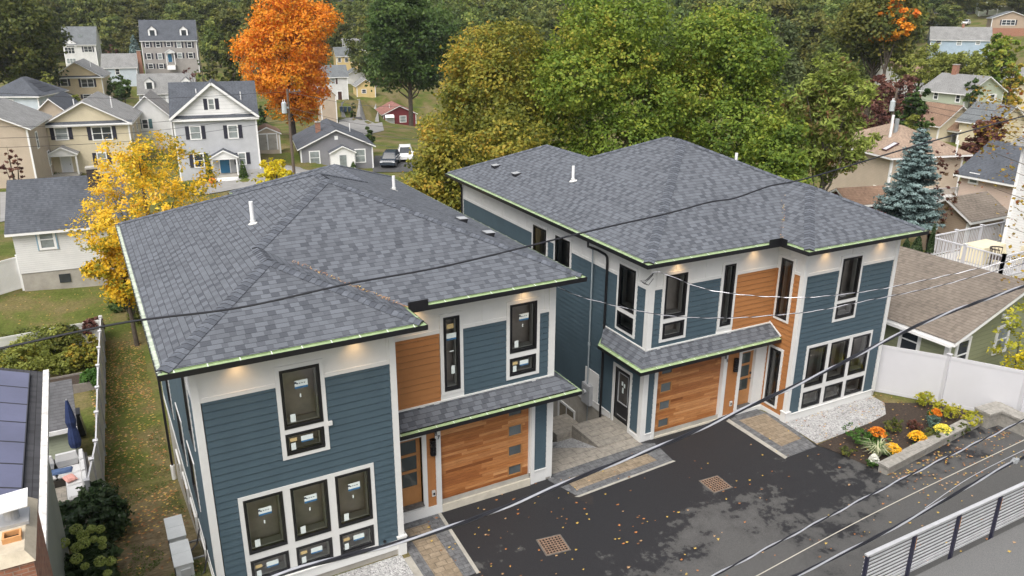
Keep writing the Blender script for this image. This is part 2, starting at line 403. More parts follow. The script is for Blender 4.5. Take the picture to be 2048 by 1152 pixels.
        tgt.poly([(p[0]+nx*lip, p[1]+ny*lip, zt+dp*.5), (q2[0]+nx*lip, q2[1]+ny*lip, zt+dp*.5), (Q[0], Q[1], zt+dp+.02), (P[0], P[1], zt+dp+.02)])
        tgt.poly([(P[0], P[1], zt+dp+.02), (Q[0], Q[1], zt+dp+.02), (Q[0], Q[1], Q[2]-.01), (P[0], P[1], P[2]-.01)])
        n = max(1, int(L/(.35 if i == 7 else .6)))
        for j in range(n):
            c = (j+.5)*L/n; x, y = p[0]+dx*c, p[1]+dy*c; w_ = .012
            (gw if i == 7 else gg).poly([(x-dx*w_, y-dy*w_, zt+.006), (x+dx*w_, y+dy*w_, zt+.006), (x+dx*w_+nx*g, y+dy*w_+ny*g, zt+.03), (x-dx*w_+nx*g, y-dy*w_+ny*g, zt+.03)], 1)
    G = gt.build('gutter', M_black, top); gg.build('gutter_guard', [M_green, M_brk], G); gw.build('gutter_trough', [M_gutw, M_brk], G)
    # little black dam boxes at the valley
    vb = mk(); vb.box(a+o-.02, a+o+.50, d-o-.006, d-o+.02, H-.11, H+.17); vb.box(a+o-.02, a+o+.006, d-o-.25 if mirror else d-o-.03, d-o+.02, H-.11, H+.17); vb.build('valley_splash_guard', M_black, top)
    # soffit + fascia
    sf = mk(); zs = H-.17
    foot = [(0, 0), (a, 0), (a, d), (W, d), (W, D+e), (b, D+e), (b, D), (0, D)]
    off = [(-o+g, -o+g), (a+o-g, -o+g), (a+o-g, d-o+g), (W+o-g, d-o+g), (W+o-g, D+e+o-g), (b-o+g, D+e+o-g), (b-o+g, D+o-g), (-o+g, D+o-g)]
    for i in range(8):
        j = (i+1) % 8
        sf.poly([(*foot[i], zs), (*foot[j], zs), (*off[j], zs), (*off[i], zs)]); sf.poly([(*off[i], zs), (*off[j], zs), (*off[j], H+s*g-.03), (*off[i], H+s*g-.03)])
    sf.build('soffit', M_white, top)
    # foundation
    fo = mk(); k = .03
    for i in range(8):
        p, q2 = foot[i], foot[(i+1) % 8]; fo.poly([(*p, -5), (*q2, -5), (*q2, -.2), (*p, -.2)])
    fo.build('foundation', M_conc, top)
    # faces
    F0 = Face(lambda s_, t, n: (s_, -n, t)); F1 = Face(lambda s_, t, n: (s_, d-n, t)); FA = Face(lambda s_, t, n: (a+n, s_, t)); FR = Face(lambda s_, t, n: (W+n, s_, t))
    FLf = Face(lambda s_, t, n: (-n, s_, t), True); FB = Face(lambda s_, t, n: (s_, D+n, t), True); FB2 = Face(lambda s_, t, n: (s_, D+e+n, t), True); FBL = Face(lambda s_, t, n: (b-n, s_, t), True)
    blue, org, wh, rm, sl = mk(), mk(), mk(), mk(), mk()
    T0, T1 = -.16, 4.93
    holes = {id(F): [] for F in (F0, F1, FA, FR, FLf)}
    wins = []
    def win(F, s0, s1, t0, t1, st=(), grp=True, fw_=.07, dep=.4, trim=True):
        holes[id(F)].append((s0-.05, s1+.05, t0-.05, t1+.05)); wins.append((F, s0, s1, t0, t1, st, fw_, dep))
    def trimbox(mb, F, s0, s1, t0, t1, w=.1, mids=(), hm_=()):   # outer trim round [s0..s1]x[t0..t1]
        own = mb is None
        if own: mb = mk()
        n1 = .042
        mb.fbox(F, s0-w, s0, t0-w, t1+w, .0, n1); mb.fbox(F, s1, s1+w, t0-w, t1+w, .0, n1)
        mb.fbox(F, s0, s1, t0-w, t0, .0, n1-.002); mb.fbox(F, s0, s1, t1, t1+w, .0, n1-.002)
        for (x0, x1) in mids: mb.fbox(F, x0, x1, t0, t1, .0, n1-.004)
        for (y0, y1) in hm_: mb.fbox(F, s0, s1, y0, y1, .0, n1-.006)
        if own: mb.build('window_trim', M_white, top)
    L1 = number == '87'
    A = (('w', .42, .78), ('p', .2, .14)) if L1 else ()
    ST = 'full' if L1 else None; SS = 'small' if L1 else None
    trims = None
    # big block front
    win(F0, 1.83, 2.74, 3.81, 5.30, ST); win(F0, 1.83, 2.72, 3.13, 3.68, SS); trimbox(None, F0, 1.83, 2.74, 3.13, 5.30, .1, (), ((3.68, 3.81),))
    for (x0, x1) in ((.73, 1.63), (1.81, 2.70), (2.89, 3.78)): win(F0, x0, x1, .76, 2.25, ST); win(F0, x0, x1, -.05, .57, SS)
    trimbox(None, F0, .73, 3.78, -.05, 2.25, .1, ((1.63, 1.81), (2.70, 2.89)), ((.57, .76),))
    # side of big block
    win(FA, .47, .97, 3.22, 5.32); trimbox(None, FA, .47, .97, 3.22, 5.32, .09)
    win(FA, .49, .99, -.02, 2.06); trimbox(None, FA, .49, .99, -.02, 2.06, .09)
    # garage wing upper
    win(F1, 6.35, 6.82, 3.18, 5.33, 'slim' if L1 else None); trimbox(None, F1, 6.35, 6.82, 3.18, 5.33, .1)
    win(F1, 8.34, 9.20, 3.88, 5.33, ST); win(F1, 8.34, 9.18, 3.18, 3.72, SS); trimbox(None, F1, 8.34, 9.20, 3.18, 5.33, .1, (), ((3.72, 3.88),))
    # garage side wall
    win(FR, 1.86+.02, 2.77, 3.89, 5.35); win(FR, 1.88, 2.78, 3.17, 3.74); trimbox(None, FR, 1.88, 2.77, 3.17, 5.35, .1, (), ((3.74, 3.89),))
    for (x0, x1) in ((5.85, 6.88), (7.55, 8.57)): win(FR, x0, x1, 4.05, 5.28); trimbox(None, FR, x0, x1, 4.05, 5.28, .1)
    # far-left wall of the big block
    for (x0, x1, t0, t1) in ((1.0, 1.9, 3.3, 5.3), (4.4, 5.3, 3.9, 5.3), (5.6, 6.5, 3.9, 5.3), (9.2, 10.1, 3.9, 5.3), (2.2, 3.4, .9, 2.2), (4.6, 5.8, .9, 2.2), (7.6, 8.8, .9, 2.2)):
        win(FLf, x0, x1, t0, t1); trimbox(None, FLf, x0, x1, t0, t1, .05)
    if L1:   # tall window seen past the corner on the right wall
        pass
    # doors / garage as holes
    gx0, gx1 = gx; dx0, dx1 = 4.93, 5.63
    holes[id(F1)].append((a, gx1+.02, -.7, 2.9))
    holes[id(FR)].append((1.82, 2.78, -.7, 1.80))
    # lap siding
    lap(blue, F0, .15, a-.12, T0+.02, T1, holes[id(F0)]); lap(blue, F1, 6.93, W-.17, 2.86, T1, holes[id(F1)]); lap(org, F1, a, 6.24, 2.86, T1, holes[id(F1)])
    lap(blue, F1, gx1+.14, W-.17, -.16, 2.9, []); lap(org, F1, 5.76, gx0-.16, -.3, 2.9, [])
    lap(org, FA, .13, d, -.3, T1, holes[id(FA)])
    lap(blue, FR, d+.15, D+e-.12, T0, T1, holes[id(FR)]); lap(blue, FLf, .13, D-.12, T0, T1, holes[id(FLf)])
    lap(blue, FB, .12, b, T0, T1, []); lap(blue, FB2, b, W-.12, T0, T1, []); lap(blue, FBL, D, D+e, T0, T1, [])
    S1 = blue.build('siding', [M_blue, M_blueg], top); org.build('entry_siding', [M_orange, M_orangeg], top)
    # white frieze, boards, corners, skirt
    def frieze(F, s0, s1, hs, joints, hh=()):
        # panel with holes (windows reach into it)
        br = sorted({s0, s1} | {x for h in hs for x in (h[0]+.05, h[1]-.05)})
        for p, q2 in zip(br, br[1:]):
            mid = (p+q2)/2; inside = [h for h in hs if h[0] < mid < h[1] and h[3] > T1+.1]
            lo = T1 if not inside else max(h[3] for h in inside)-.05
            wh.fbox(F, p, q2, lo, zs, 0, .012)
            if not inside: wh.fbox(F, p, q2, T1-.02, T1+.08, 0, .03)
        for j in joints:
            cov = [h[3] for h in hs if h[0] < j < h[1] and h[3] > T1]
            wh.fbox(F, j-.05, j+.05, (max(cov)+.06) if cov else T1+.08, zs-.05, 0, .024)
        wh.fbox(F, s0, s1, zs-.05, zs, 0, .026)
    frieze(F0, .13, a-.12, holes[id(F0)], (.13, 2.28, a-.14)); frieze(F1, a, W-.15, holes[id(F1)], (6.58, 7.55, 8.77, 9.5)); frieze(FA, .1, d, holes[id(FA)], (.72, 1.1))
    frieze(FR, d+.1, D+e-.1, holes[id(FR)], (2.3, 3.8, 5.2, 7.2, 9.3, 11.2, 13.2)); frieze(FLf, .1, D-.1, holes[id(FLf)], (2.4, 5.4, 8.2)); frieze(FB, .1, b, [], ()); frieze(FB2, b, W-.1, [], ()); frieze(FBL, D, D+e, [], ())
    c_ = .15; gz0_ = -.36
    wh.fbox(F0, -.03, .13, T0-.05, zs, 0, .04); wh.fbox(FLf, -.0, .13, T0-.05, zs, 0, .037)
    wh.fbox(F0, a-.12, a+.038, -.65, zs, 0, .04); wh.fbox(FA, 0, .12, -.65, zs, 0, .038)
    wh.box(a-.17, a+.10, -.10, .17, -.06, -.02); wh.box(a-.15, a+.08, -.08, .15, -.65, -.06)
    wh.fbox(F1, W-.17, W+.037, -.5, zs, 0, .04); wh.fbox(FR, d, d+.15, -.5, zs, 0, .037)
    wh.fbox(FR, D+e-.12, D+e, T0-.1, zs, 0, .035); wh.fbox(FLf, D-.12, D, T0-.1, zs, 0, .035)
    wh.fbox(F1, 6.24, 6.93, 2.86, 3.09, 0, .02); wh.fbox(F1, gx0-.02, gx0+.004, gz0_, 2.86, -.16, .0)
    wh.fbox(F0, .12, a-.15, -.40, T0, 0, .05); wh.fbox(F0, .12, a-.15, T0, T0+.03, 0, .075)
    wh.fbox(FA, .17, d, -.62, -.26, 0, .03)
    wh.fbox(FR, 2.92, D+e, -.42, T0, 0, .045); wh.fbox(FR, 2.92, D+e, T0, T0+.02, 0, .07); wh.fbox(FLf, 0, D, -.42, T0, 0, .04)
    wh.fbox(FR, d, 1.74, -.62, T0-.1, 0, .045); wh.fbox(FR, d+.15, 1.74, T0-.1, T0-.07, 0, .07); wh.fbox(FR, 1.74, 2.92, -.95, -.62, 0, .045)
    wh.fbox(F1, gx1+.02, gx1+.14, -.58, 2.9, 0, .05); wh.fbox(F1, gx0-.16, gx0, -.6, 2.9, 0, .05); wh.fbox(F1, 5.63, 5.76, -.3, 2.9, 0, .045)
    wh.fbox(F1, gx1+.14, W-.17, -.58, -.16, 0, .03); wh.fbox(F1, gx1+.14, W-.17, -.18, -.14, 0, .06)
    wh.fbox(F1, a, gx0-.16, -.62, -.3, 0, .05); wh.fbox(F1, a, a+.1, -.3, 2.9, 0, .02)
    wh.fbox(F1, a, W, 2.80, 2.90, 0, .03) 
    wh.build('trim', M_white, top)
    # windows
    for (F, s0, s1, t0, t1, st, f, dep) in wins:
        w1 = mk()
        for q4 in ((s0, s0+f, t0, t1), (s1-f, s1, t0, t1), (s0+f, s1-f, t0, t0+f), (s0+f, s1-f, t1-f, t1)): w1.fbox(F, *q4, -.10, .05)
        wo_ = w1.build('window', M_black, top)
        # inner jamb and room behind
        r1 = mk(); u0, u1, v0, v1 = s0+.01, s1-.01, t0+.01, t1-.01; e1 = dep
        X = [F(u0-.25, v0-.3, -e1), F(u1+.25, v0-.3, -e1), F(u1+.25, v1+.2, -e1), F(u0-.25, v1+.2, -e1)]; Y = [F(u0, v0, -.1), F(u1, v0, -.1), F(u1, v1, -.1), F(u0, v1, -.1)]
        for P in ([X[0], X[1], X[2], X[3]], [Y[0], Y[1], X[1], X[0]], [Y[1], Y[2], X[2], X[1]], [Y[2], Y[3], X[3], X[2]], [Y[3], Y[0], X[0], X[3]]): r1.poly(P)
        r1.build('room_beyond', M_room, wo_)
        s2 = mk(); s2.fbox(F, s0+f, s1-f, t0+f, t0+f+.035, -.30, -.07); s2.fbox(F, s1-f-.03 if not F.rev else s0+f, s1-f if not F.rev else s0+f+.03, t0+f+.035, t1-f, -.20, -.07)
        s2.fbox(F, s0+f, s0+f+.03, t0+f+.035, t1-f, -.20, -.07) if not F.rev else None
        s2.build('sill', M_sill, wo_)
        p1 = mk(); P = [F(s0+f, t0+f, .02), F(s1-f, t0+f, .02), F(s1-f, t1-f, .02), F(s0+f, t1-f, .02)]; p1.poly(P); p1.build('pane', M_pane, wo_)
        if st:
            cx = (s0+s1)/2; MS = [M_lab, M_labb, M_laby, M_ink]
            def card(x, t, cw, ch, mi):
                if mi == 3: cards[-1][1].append((x, t, cw, ch))
                elif mi == 1: cards[-1][2].append((x, t, cw, ch))
                else: cards.append([(x, t, cw, ch, mi), [], []])
            cards = []
            if st == 'full':
                sx = -1 if mirror else 1
                card(cx+.02, t1-.40, .30, .15, 0); card(cx+.02, t1-.50, .30, .05, 1)
                for i_ in range(4): card(cx-.07+.055*i_, t1-.40, .035, .02+.012*(i_ == 0), 3)
                card(cx-.11, t1-.375, .05, .05, 3); card(s0+f+.15, t0+.25, .12, .20, 0); card(cx-.02, t0+.78, .03, .09, 0)
            elif st == 'small':
                card(cx+.05, (t0+t1)/2+.08, .28, .13, 0); card(cx+.05, (t0+t1)/2, .28, .04, 1); card(s0+f+.11, (t0+t1)/2+.10, .16, .09, 2); card(s0+f+.10, t0+.2, .11, .18, 0)
            else:
                card(cx-.03, t1-.28, .2, .13, 2); card(cx, t1-.55, .28, .14, 0); card(cx, t1-.65, .28, .05, 1); card(cx+.03, t0+.6, .1, .24, 0); card(cx-.0, t0+1.15, .12, .03, 0)
            for (main, ink, blu) in cards:
                lb = mk()
                for k_, (x, t, cw, ch, mi) in enumerate([main]+[(*q5, 3) for q5 in ink]+[(*q5, 1) for q5 in blu]): lb.mi = mi; lb.fbox(F, x-cw/2, x+cw/2, t-ch/2, t+ch/2, .0215, .024+.002*(k_ > 0))
                lb.build('sticker', MS, wo_)
    # pent roof
    P_, zt, zw = .64, 2.52, 2.90; yb = 3.55; g2 = .1
    pr = mk(); sl_ = (zw-zt)/P_
    x1, y1 = W+P_, d-P_
    A_ = (a+.045, y1+g2, zt+sl_*g2); B_ = (x1-g2, y1+g2, zt+sl_*g2); C_ = (W, d, zw); D_ = (a+.045, d, zw); E_ = (x1-g2, yb, zt+sl_*g2); G_ = (W, yb, zw)
    if L1: pass
    def upw(mb, P):
        n = (Vector(P[1])-Vector(P[0])).cross(Vector(P[2])-Vector(P[0])); mb.poly(P if n.z > 0 else P[::-1])
    upw(pr, [A_, B_, C_, D_]); upw(pr, [B_, (x1-g2, yb-.6, zt+sl_*g2), (W, yb, zw), C_]); upw(pr, [(x1-g2, yb-.6, zt+sl_*g2), (W+.02, yb+.02, zt+sl_*g2), (W, yb, zw)])
    pr.build('pent_roof', M_roof, top)
    pg, pk, pb, ps = mk(), mk(), mk(), mk()
    def trough(p, q2, P, Q):
        dx, dy = q2[0]-p[0], q2[1]-p[1]; L = math.hypot(dx, dy); dx /= L; dy /= L; nx, ny = -dy, dx
        pk.poly([(*p, zt-.12), (*q2, zt-.12), (*q2, zt), (*p, zt)]); pk.poly([(P[0], P[1], zt-.12), (Q[0], Q[1], zt-.12), (*q2, zt-.12), (*p, zt-.12)])
        pg.poly([(*p, zt), (*q2, zt), (Q[0], Q[1], zt+.02), (P[0], P[1], zt+.02)]); pg.poly([(P[0], P[1], zt+.02), (Q[0], Q[1], zt+.02), (Q[0], Q[1], Q[2]), (P[0], P[1], P[2])])
        for j in range(int(L/.5)):
            c = (j+.5)*.5; x, y = p[0]+dx*c, p[1]+dy*c; w_ = .01
            pg.poly([(x-dx*w_, y-dy*w_, zt+.005), (x+dx*w_, y+dy*w_, zt+.005), (x+dx*w_+nx*g2, y+dy*w_+ny*g2, zt+.026), (x-dx*w_+nx*g2, y-dy*w_+ny*g2, zt+.026)], 1)
    trough((a+.045, y1), (x1, y1), A_, B_); trough((x1, y1), (x1, yb-.6), B_, (x1-g2, yb-.6, zt+sl_*g2)); trough((x1, yb-.6), (W+.03, yb+.03), (x1-g2, yb-.6, zt+sl_*g2), (W+.03, yb, zt+sl_*g2))
    PG = pk.build('pent_gutter', M_black, top); pg.build('gutter_guard', [M_green, M_brk], PG)
    ps.poly([(a+.045, d, zt-.1), (W, d, zt-.1), (x1-g2, y1+g2, zt-.1), (a+.045, y1+g2, zt-.1)]); ps.poly([(W, d, zt-.1), (W, yb, zt-.1), (x1-g2, yb-.6, zt-.1), (x1-g2, y1+g2, zt-.1)])
    ps.poly([(a+.045, y1+g2, zt-.1), (x1-g2, y1+g2, zt-.1), (x1-g2, y1+g2, zt+.06), (a+.045, y1+g2, zt+.06)])
    # white flashing lines where pent meets walls
    ps.bar((a+.05, d-.03, zw+.02), (W, d-.03, zw+.02), .05, .04); ps.bar((W+.03, d, zw+.02), (W+.03, yb, zw+.02), .05, .04); ps.bar((a+.05, y1+.05, zt+.08), (a+.05, d, zw+.05), .03, .05)
    ps.build('pent_trim', M_white, top)
    # garage door
    gd = mk(); rec = -.10; gz0, gz1 = -.36, 2.32
    wx0, wx1 = gx1-.69, gx1-.21; wz = [(-.17, .19), (.48, .86), (1.14, 1.53), (1.80, 2.18)]
    zz = gz0
    for (w0, w1_) in wz:
        gd.fbox(F1, gx0, gx1, zz, w0, -.16, rec); gd.fbox(F1, gx0, wx0, w0, w1_, -.16, rec); gd.fbox(F1, wx1, gx1, w0, w1_, -.16, rec); zz = w1_
    gd.fbox(F1, gx0, gx1, zz, gz1, -.16, rec)
    GD = gd.build('garage_door', M_cedar, top)
    for (w0, w1_) in wz:
        gf = mk()
        for q4 in ((wx0, wx0+.035, w0, w1_), (wx1-.035, wx1, w0, w1_), (wx0+.035, wx1-.035, w0, w0+.035), (wx0+.035, wx1-.035, w1_-.035, w1_)): gf.fbox(F1, *q4, -.15, rec+.015)
        gf.mi = 1; gf.fbox(F1, wx0+.035, wx1-.035, w0+.035, w1_-.035, -.15, rec-.02); gf.build('garage_window', [M_door if L1 else M_door, darkpane('garage_pane', (.10, .115, .12))], GD)
    gj = mk(); gj.fbox(F1, gx0-.0, gx1, gz0-.28, gz0, -.16, .06); gj.build('garage_threshold', M_conc2, top)
    gj = mk(); gj.fbox(F1, gx0, gx1, gz1, 2.86, -.16, -.02); gj.fbox(F1, gx1, gx1+.02, gz0, gz1, -.16, 0); gj.build('garage_header', M_white, top)
    # entry door
    ed = mk(); e0, e1, y0, y1_ = dx0+.03, dx1, -.16, 1.98; rr = -.12; st_ = .11
    ps_ = [(.42, .86), (.94, 1.38), (1.46, 1.86)]
    ed.fbox(F1, e0, e0+st_, y0, y1_, rr-.05, rr); ed.fbox(F1, e1-st_, e1, y0, y1_, rr-.05, rr); zz = y0
    for (w0, w1_) in ps_: ed.fbox(F1, e0+st_, e1-st_, zz, w0, rr-.05, rr); zz = w1_
    ed.fbox(F1, e0+st_, e1-st_, zz, y1_, rr-.05, rr)
    ED = ed.build('entry_door', M_door, top)
    for (w0, w1_) in ps_:
        pp = mk(); pp.fbox(F1, e0+st_, e1-st_, w0, w1_, rr-.04, rr-.02); pp.build('pane', darkpane('door_pane', (.05, .062, .062)), ED)
    hh = mk(); hx = e0+.05 if not mirror else e0+.05; hh.tube([F1(hx, .85, rr), F1(hx, .85, rr+.06), F1(hx+.1, .85, rr+.06)], .014, 6); hh.fbox(F1, hx-.03, hx+.03, 1.0, 1.08, rr, rr+.03); hh.build('handle', M_black, ED)
    dt = mk(); dt.fbox(F1, a, e0, -.3, 2.86, -.16, .01); dt.fbox(F1, e0, e1, y1_, 2.86, -.16, .01); dt.fbox(F1, e0, e1, -.3, y0, -.16, .02); dt.build('door_frame', M_white, top)
    ds = mk(); ds.fbox(F1, e0, e1, y0-.02, y0+.02, -.11, .10); ds.build('door_sill', M_stone, top)
    # black side door
    if not L1:
        sd_ = mk(); b0, b1, c0, c1 = 1.86, 2.74, -.60, 1.74; n_ = -.03
        sd_.fbox(FR, b0, b0+.15, c0, c1, -.08, n_); sd_.fbox(FR, b1-.15, b1, c0, c1, -.08, n_); sd_.fbox(FR, b0+.15, b1-.15, c0, .45, -.08, n_); sd_.fbox(FR, b0+.15, b1-.15, c1-.17, c1, -.08, n_)
        SD = sd_.build('side_door', M_black, top); pp = mk(); pp.fbox(FR, b0+.15, b1-.15, .45, c1-.17, -.07, -.05); pp.build('pane', darkpane('side_door_pane', (.06, .055, .05)), SD)
        hh = mk()
        for q4 in ((b0+.15, b0+.175, .45, c1-.17), (b1-.175, b1-.15, .45, c1-.17), (b0+.175, b1-.175, .45, .475), (b0+.175, b1-.175, c1-.195, c1-.17)): hh.fbox(FR, *q4, -.05, n_+.012)
        hh.fbox(FR, b0+.18, b1-.18, -.05, -.03, n_, n_+.01); hh.build('pane_frame', M_grey, SD)
        hh = mk(); hh.mi = 0; hh.fbox(FR, 2.22, 2.30, 1.08, 1.22, -.049, -.046); hh.fbox(FR, 2.34, 2.42, 1.12, 1.26, -.049, -.046); hh.fbox(FR, 2.30, 2.38, .85, 1.05, -.049, -.046); hh.build('sticker', M_lab, SD)
        dt = mk(); trimbox(dt, FR, b0, b1, c0, c1, .1); dt.build('side_door_frame', M_white, top)
        # meter, board, conduit, downspout
        mb_ = mk(); mb_.fbox(FR, 3.68, 4.53, -.38, .97, .0, .05); mb_.build('meter_board', M_white, top)
        mb_ = mk(); mb_.fbox(FR, 3.98, 4.5, -.38, .40, .05, .20); mb_.tube([FR(4.27, .12, .20), FR(4.27, .12, .29)], .085, 14); mb_.fbox(FR, 4.02, 4.46, .2, .36, .2, .215); mb_.build('electric_meter', M_grey, top)
        mb_ = mk(); mb_.tube([FR(4.25, .40, .12), FR(4.25, 5.5, .12)], .028, 8); mb_.tube([FR(4.25, 1.9, .12), FR(4.25, 2.02, .12)], .045, 8); mb_.tube([FR(4.22, -.38, .1), FR(4.22, -1.15, .1)], .012, 6); mb_.build('conduit', basic('grey_conduit', (.25, .29, .31), .5, .1), top)
        mb_ = mk(); r_ = .043
        mb_.tube([FR(3.9, 5.88, o-.06), FR(3.9, 5.70, o-.06), FR(3.8, 5.55, .22), FR(3.55, 5.45, .09), FR(3.45, 5.38, .08), FR(3.43, 5.2, .08), FR(3.43, -.4, .08), FR(3.43, -.55, .08), FR(3.40, -.75, .16), FR(3.36, -.95, .16), FR(3.36, -1.06, .2)], r_, 8); mb_.build('downspout', M_black, top)
        mb_ = mk(); mb_.tube([FR(D+e-.1, 5.9, o-.3), FR(D+e-.1, 5.6, .2), FR(D+e-.06, 5.4, .09), FR(D+e-.06, -1.5, .09)], r_, 8); mb_.build('downspout', M_black, top)
        # basement window
        bw = mk(); u0, u1, v0, v1 = 5.25, 6.30, -1.92, -1.28; trimbox(bw, FR, u0, u1, v0, v1, .09); bw.fbox(FR, (u0+u1)/2-.02, (u0+u1)/2+.02, v0, v1, .005, .03); BW = bw.build('basement_window', M_white, top); bw = mk(); bw.fbox(FR, u0, u1, v0, v1, .002, .01); bw.build('pane', darkpane('basement_pane', (.16, .13, .08)), BW)
        # board-form lines on the concrete
        bw = mk()
        for i in range(14): bw.fbox(FR, 3.2+.6*i, 3.2+.6*i+.012, -3, -.42, 0, .006)
        bw.build('formwork_seams', basic('seam_concrete', (.22, .21, .19), .9), top)
    else:
        for yy in (5.2,):
            pass
        mb_ = mk(); r_ = .045; mb_.tube([(-o+.06, D+o-.3, 5.9), (-o+.06, D+o-.3, 5.7), (-.11, D-.05, 5.3), (-.11, D-.05, 4.8), (-.11, D-.05, -3.2)], r_, 8); mb_.build('downspout', M_black, top)
        mb_ = mk(); mb_.tube([(-.11, D-.05, -3.15), (-.11, D-.05, -3.8)], .08, 8); mb_.build('drain_pipe', M_pvc, top)
        for i in range(5):
            mb_ = mk(); mb_.fbox(FLf, .8+1.9*i, 1.9+1.9*i, -1.05-.18*i, -.5-.18*i, 0, .05); BW = mb_.build('basement_window', M_white, top)
            mb_ = mk(); mb_.fbox(FLf, .9+1.9*i, 1.8+1.9*i, -.97-.18*i, -.58-.18*i, .051, .056); mb_.build('pane', darkpane(), BW)
    # wall lantern, intercom, number
    lx = 5.93 if L1 else 5.93
    ln = mk(); c = F1(lx, 1.62, .10); ln.fbox(F1, lx-.05, lx+.05, 1.5, 1.75, .02, .06)
    for i in range(6): zz = 1.38+.085*i; ln.tube([(c[0], c[1], zz), (c[0], c[1], zz+.055)], .085, 12)
    ln.tube([(c[0], c[1], 1.38), (c[0], c[1], 1.86)], .055, 10)
    ln.build('wall_lantern', M_black, top)
    ic = mk(); ic.fbox(F1, lx-.05, lx+.05, .02, .20, .02, .06); IC = ic.build('outlet_box', basic('grey_plastic', (.5, .5, .48), .5), top)
    ic = mk(); ic.fbox(F1, lx-.02, lx+.03, .07, .14, .06, .07); ic.build('outlet_cover', M_black, IC)
    # recessed lights in the soffit
    for (x, y) in ((.95, -.22), (3.6, -.22), (5.6, d-.22), (8.77, d-.22)):
        lt = mk(); lt.cyl(x, y, zs-.012, zs-.004, .05, 14); LO = lt.build('soffit_light', M_lens, top)
        ld = bpy.data.lights.new('soffit_lamp', 'SPOT'); ld.energy = 14; ld.color = (1, .62, .28); ld.spot_size = R(120); ld.spot_blend = 1; ld.shadow_soft_size = .04
        lo = bpy.data.objects.new('soffit_lamp', ld); COL.objects.link(lo); lo.parent = LO; p = xf(x, y, zs-.02); lo.location = p
    # numbers
    for i, ch in enumerate(number):
        cu = bpy.data.curves.new('house_number', 'FONT'); cu.body = ch; cu.size = .17; cu.extrude = .006; cu.align_x = 'CENTER'
        tmp = bpy.data.objects.new('tmp', cu); me = bpy.data.meshes.new_from_object(tmp); bpy.data.objects.remove(tmp)
        no = bpy.data.objects.new('house_number', me); COL.objects.link(no); no.parent = top; me.materials.clear(); me.materials.append(M_black)
        nx = gx0-.11+(.045 if i else -.03); px_ = W-gx0+.07+(.045 if i else -.03) if mirror else nx
        no.location = (px_+.0, d-.062, 1.93-.13*i); no.rotation_euler = (R(90), 0, 0)
    # small junction device by the tall window
    if L1:
        jb = MB(); jb.fbox(F0, 2.83, 2.93, 3.68, 3.78, .042, .09); jb.build('outdoor_sensor', M_white, top)
        jb = MB(); jb.tube([F0(4.05, -.05, .0), F0(4.05, -.05, .06)], .04, 10); jb.build('hose_bib', M_black, top)
    return top, xf, s, o

CAP2 = basic('ridge_cap_shingle_light', (.102, .112, .132), .92, .3, 5, .5, 150)
CAP3 = basic('ridge_cap_shingle_dark', (.064, .071, .086), .92, .3, 5, .5, 150)
M_conc2 = basic('pale_threshold_concrete', (.50, .46, .38), .8, .15, 3, .3, 40)
M_stone = basic('dark_door_sill', (.09, .085, .08), .6, .5, 9)
LEFT = twin('blue townhouse number 87 with cedar garage door at right and stickered windows, nearest the lawn', (0, 0, 0), 0, 9.774, 4.55, 1.175, 11.933, 4.2445, 3.394, .405, .65, False, '87', (6.18, 9.05), 0)
LOCR = (13.495, .421, -.179)
RIGHT = twin('blue townhouse number 85 with a black side door, beside the flower bed', LOCR, R(-1.0), 9.774, 4.4585, 1.183, 11.87, 4.2445, 3.394, .459, .615, True, '85', (6.44, 9.22), 0)
# roof vents and pipes, each on its slope
def slopehit(H_, side, px, py):
    top, xf, s, o = H_; W = 9.774
    rot = Matrix.Rotation(top.rotation_euler.z, 3, 'Z'); loc = Vector(top.location)
    if side == 'l': n = Vector((-s, 0, 1)); p = Vector((-o, 0, 6.0))
    else: n = Vector((s, 0, 1)); p = Vector((W+o, 0, 6.0))
    if xf(0, 0, 0)[0] > 1: n.x = -n.x; p.x = W-p.x
    return Vector(hit(px, py, rot@n, rot@p+loc)), (rot@n).normalized(), rot, loc
def pipe(H_, side, px, py, h, r=.055):
    w, n, rot, loc = slopehit(H_, side, px, py); l = rot.inverted()@(w-loc)
    m_ = MB(); m_.cyl(l.x, l.y, l.z-.1, l.z+h, r, 14); m_.tube([(l.x, l.y, l.z+h), (l.x, l.y, l.z+h+.002)], [r, r*.99], 14)
    nn = rot.inverted()@n; P = MB()
    po = m_.build('vent_pipe', M_pvc, H_[0])
    b = MB(); u = Vector((0, 1, 0)); v = nn.cross(u); c = Vector(l)+nn*.02
    pts = [(.14, .03), (.08, .13), (-.05, .10), (-.13, .04), (-.2, -.06), (-.12, -.12), (.0, -.07), (.1, -.1)]
    T = [tuple(c+u*a_+v*b_) for a_, b_ in pts]; b.poly(T); b.poly([tuple(Vector(t)-nn*.015) for t in T][::-1]); b.tube([(l.x, l.y, l.z), (l.x, l.y, l.z+.1)], r*1.35, 12)
    b.build('flashing_collar', M_white, po)
pipe(LEFT, 'l', 506, 447, .62); pipe(LEFT, 'r', 788, 380, .5); pipe(RIGHT, 'r', 1146, 362, .58)
w_ = thing  # noqa
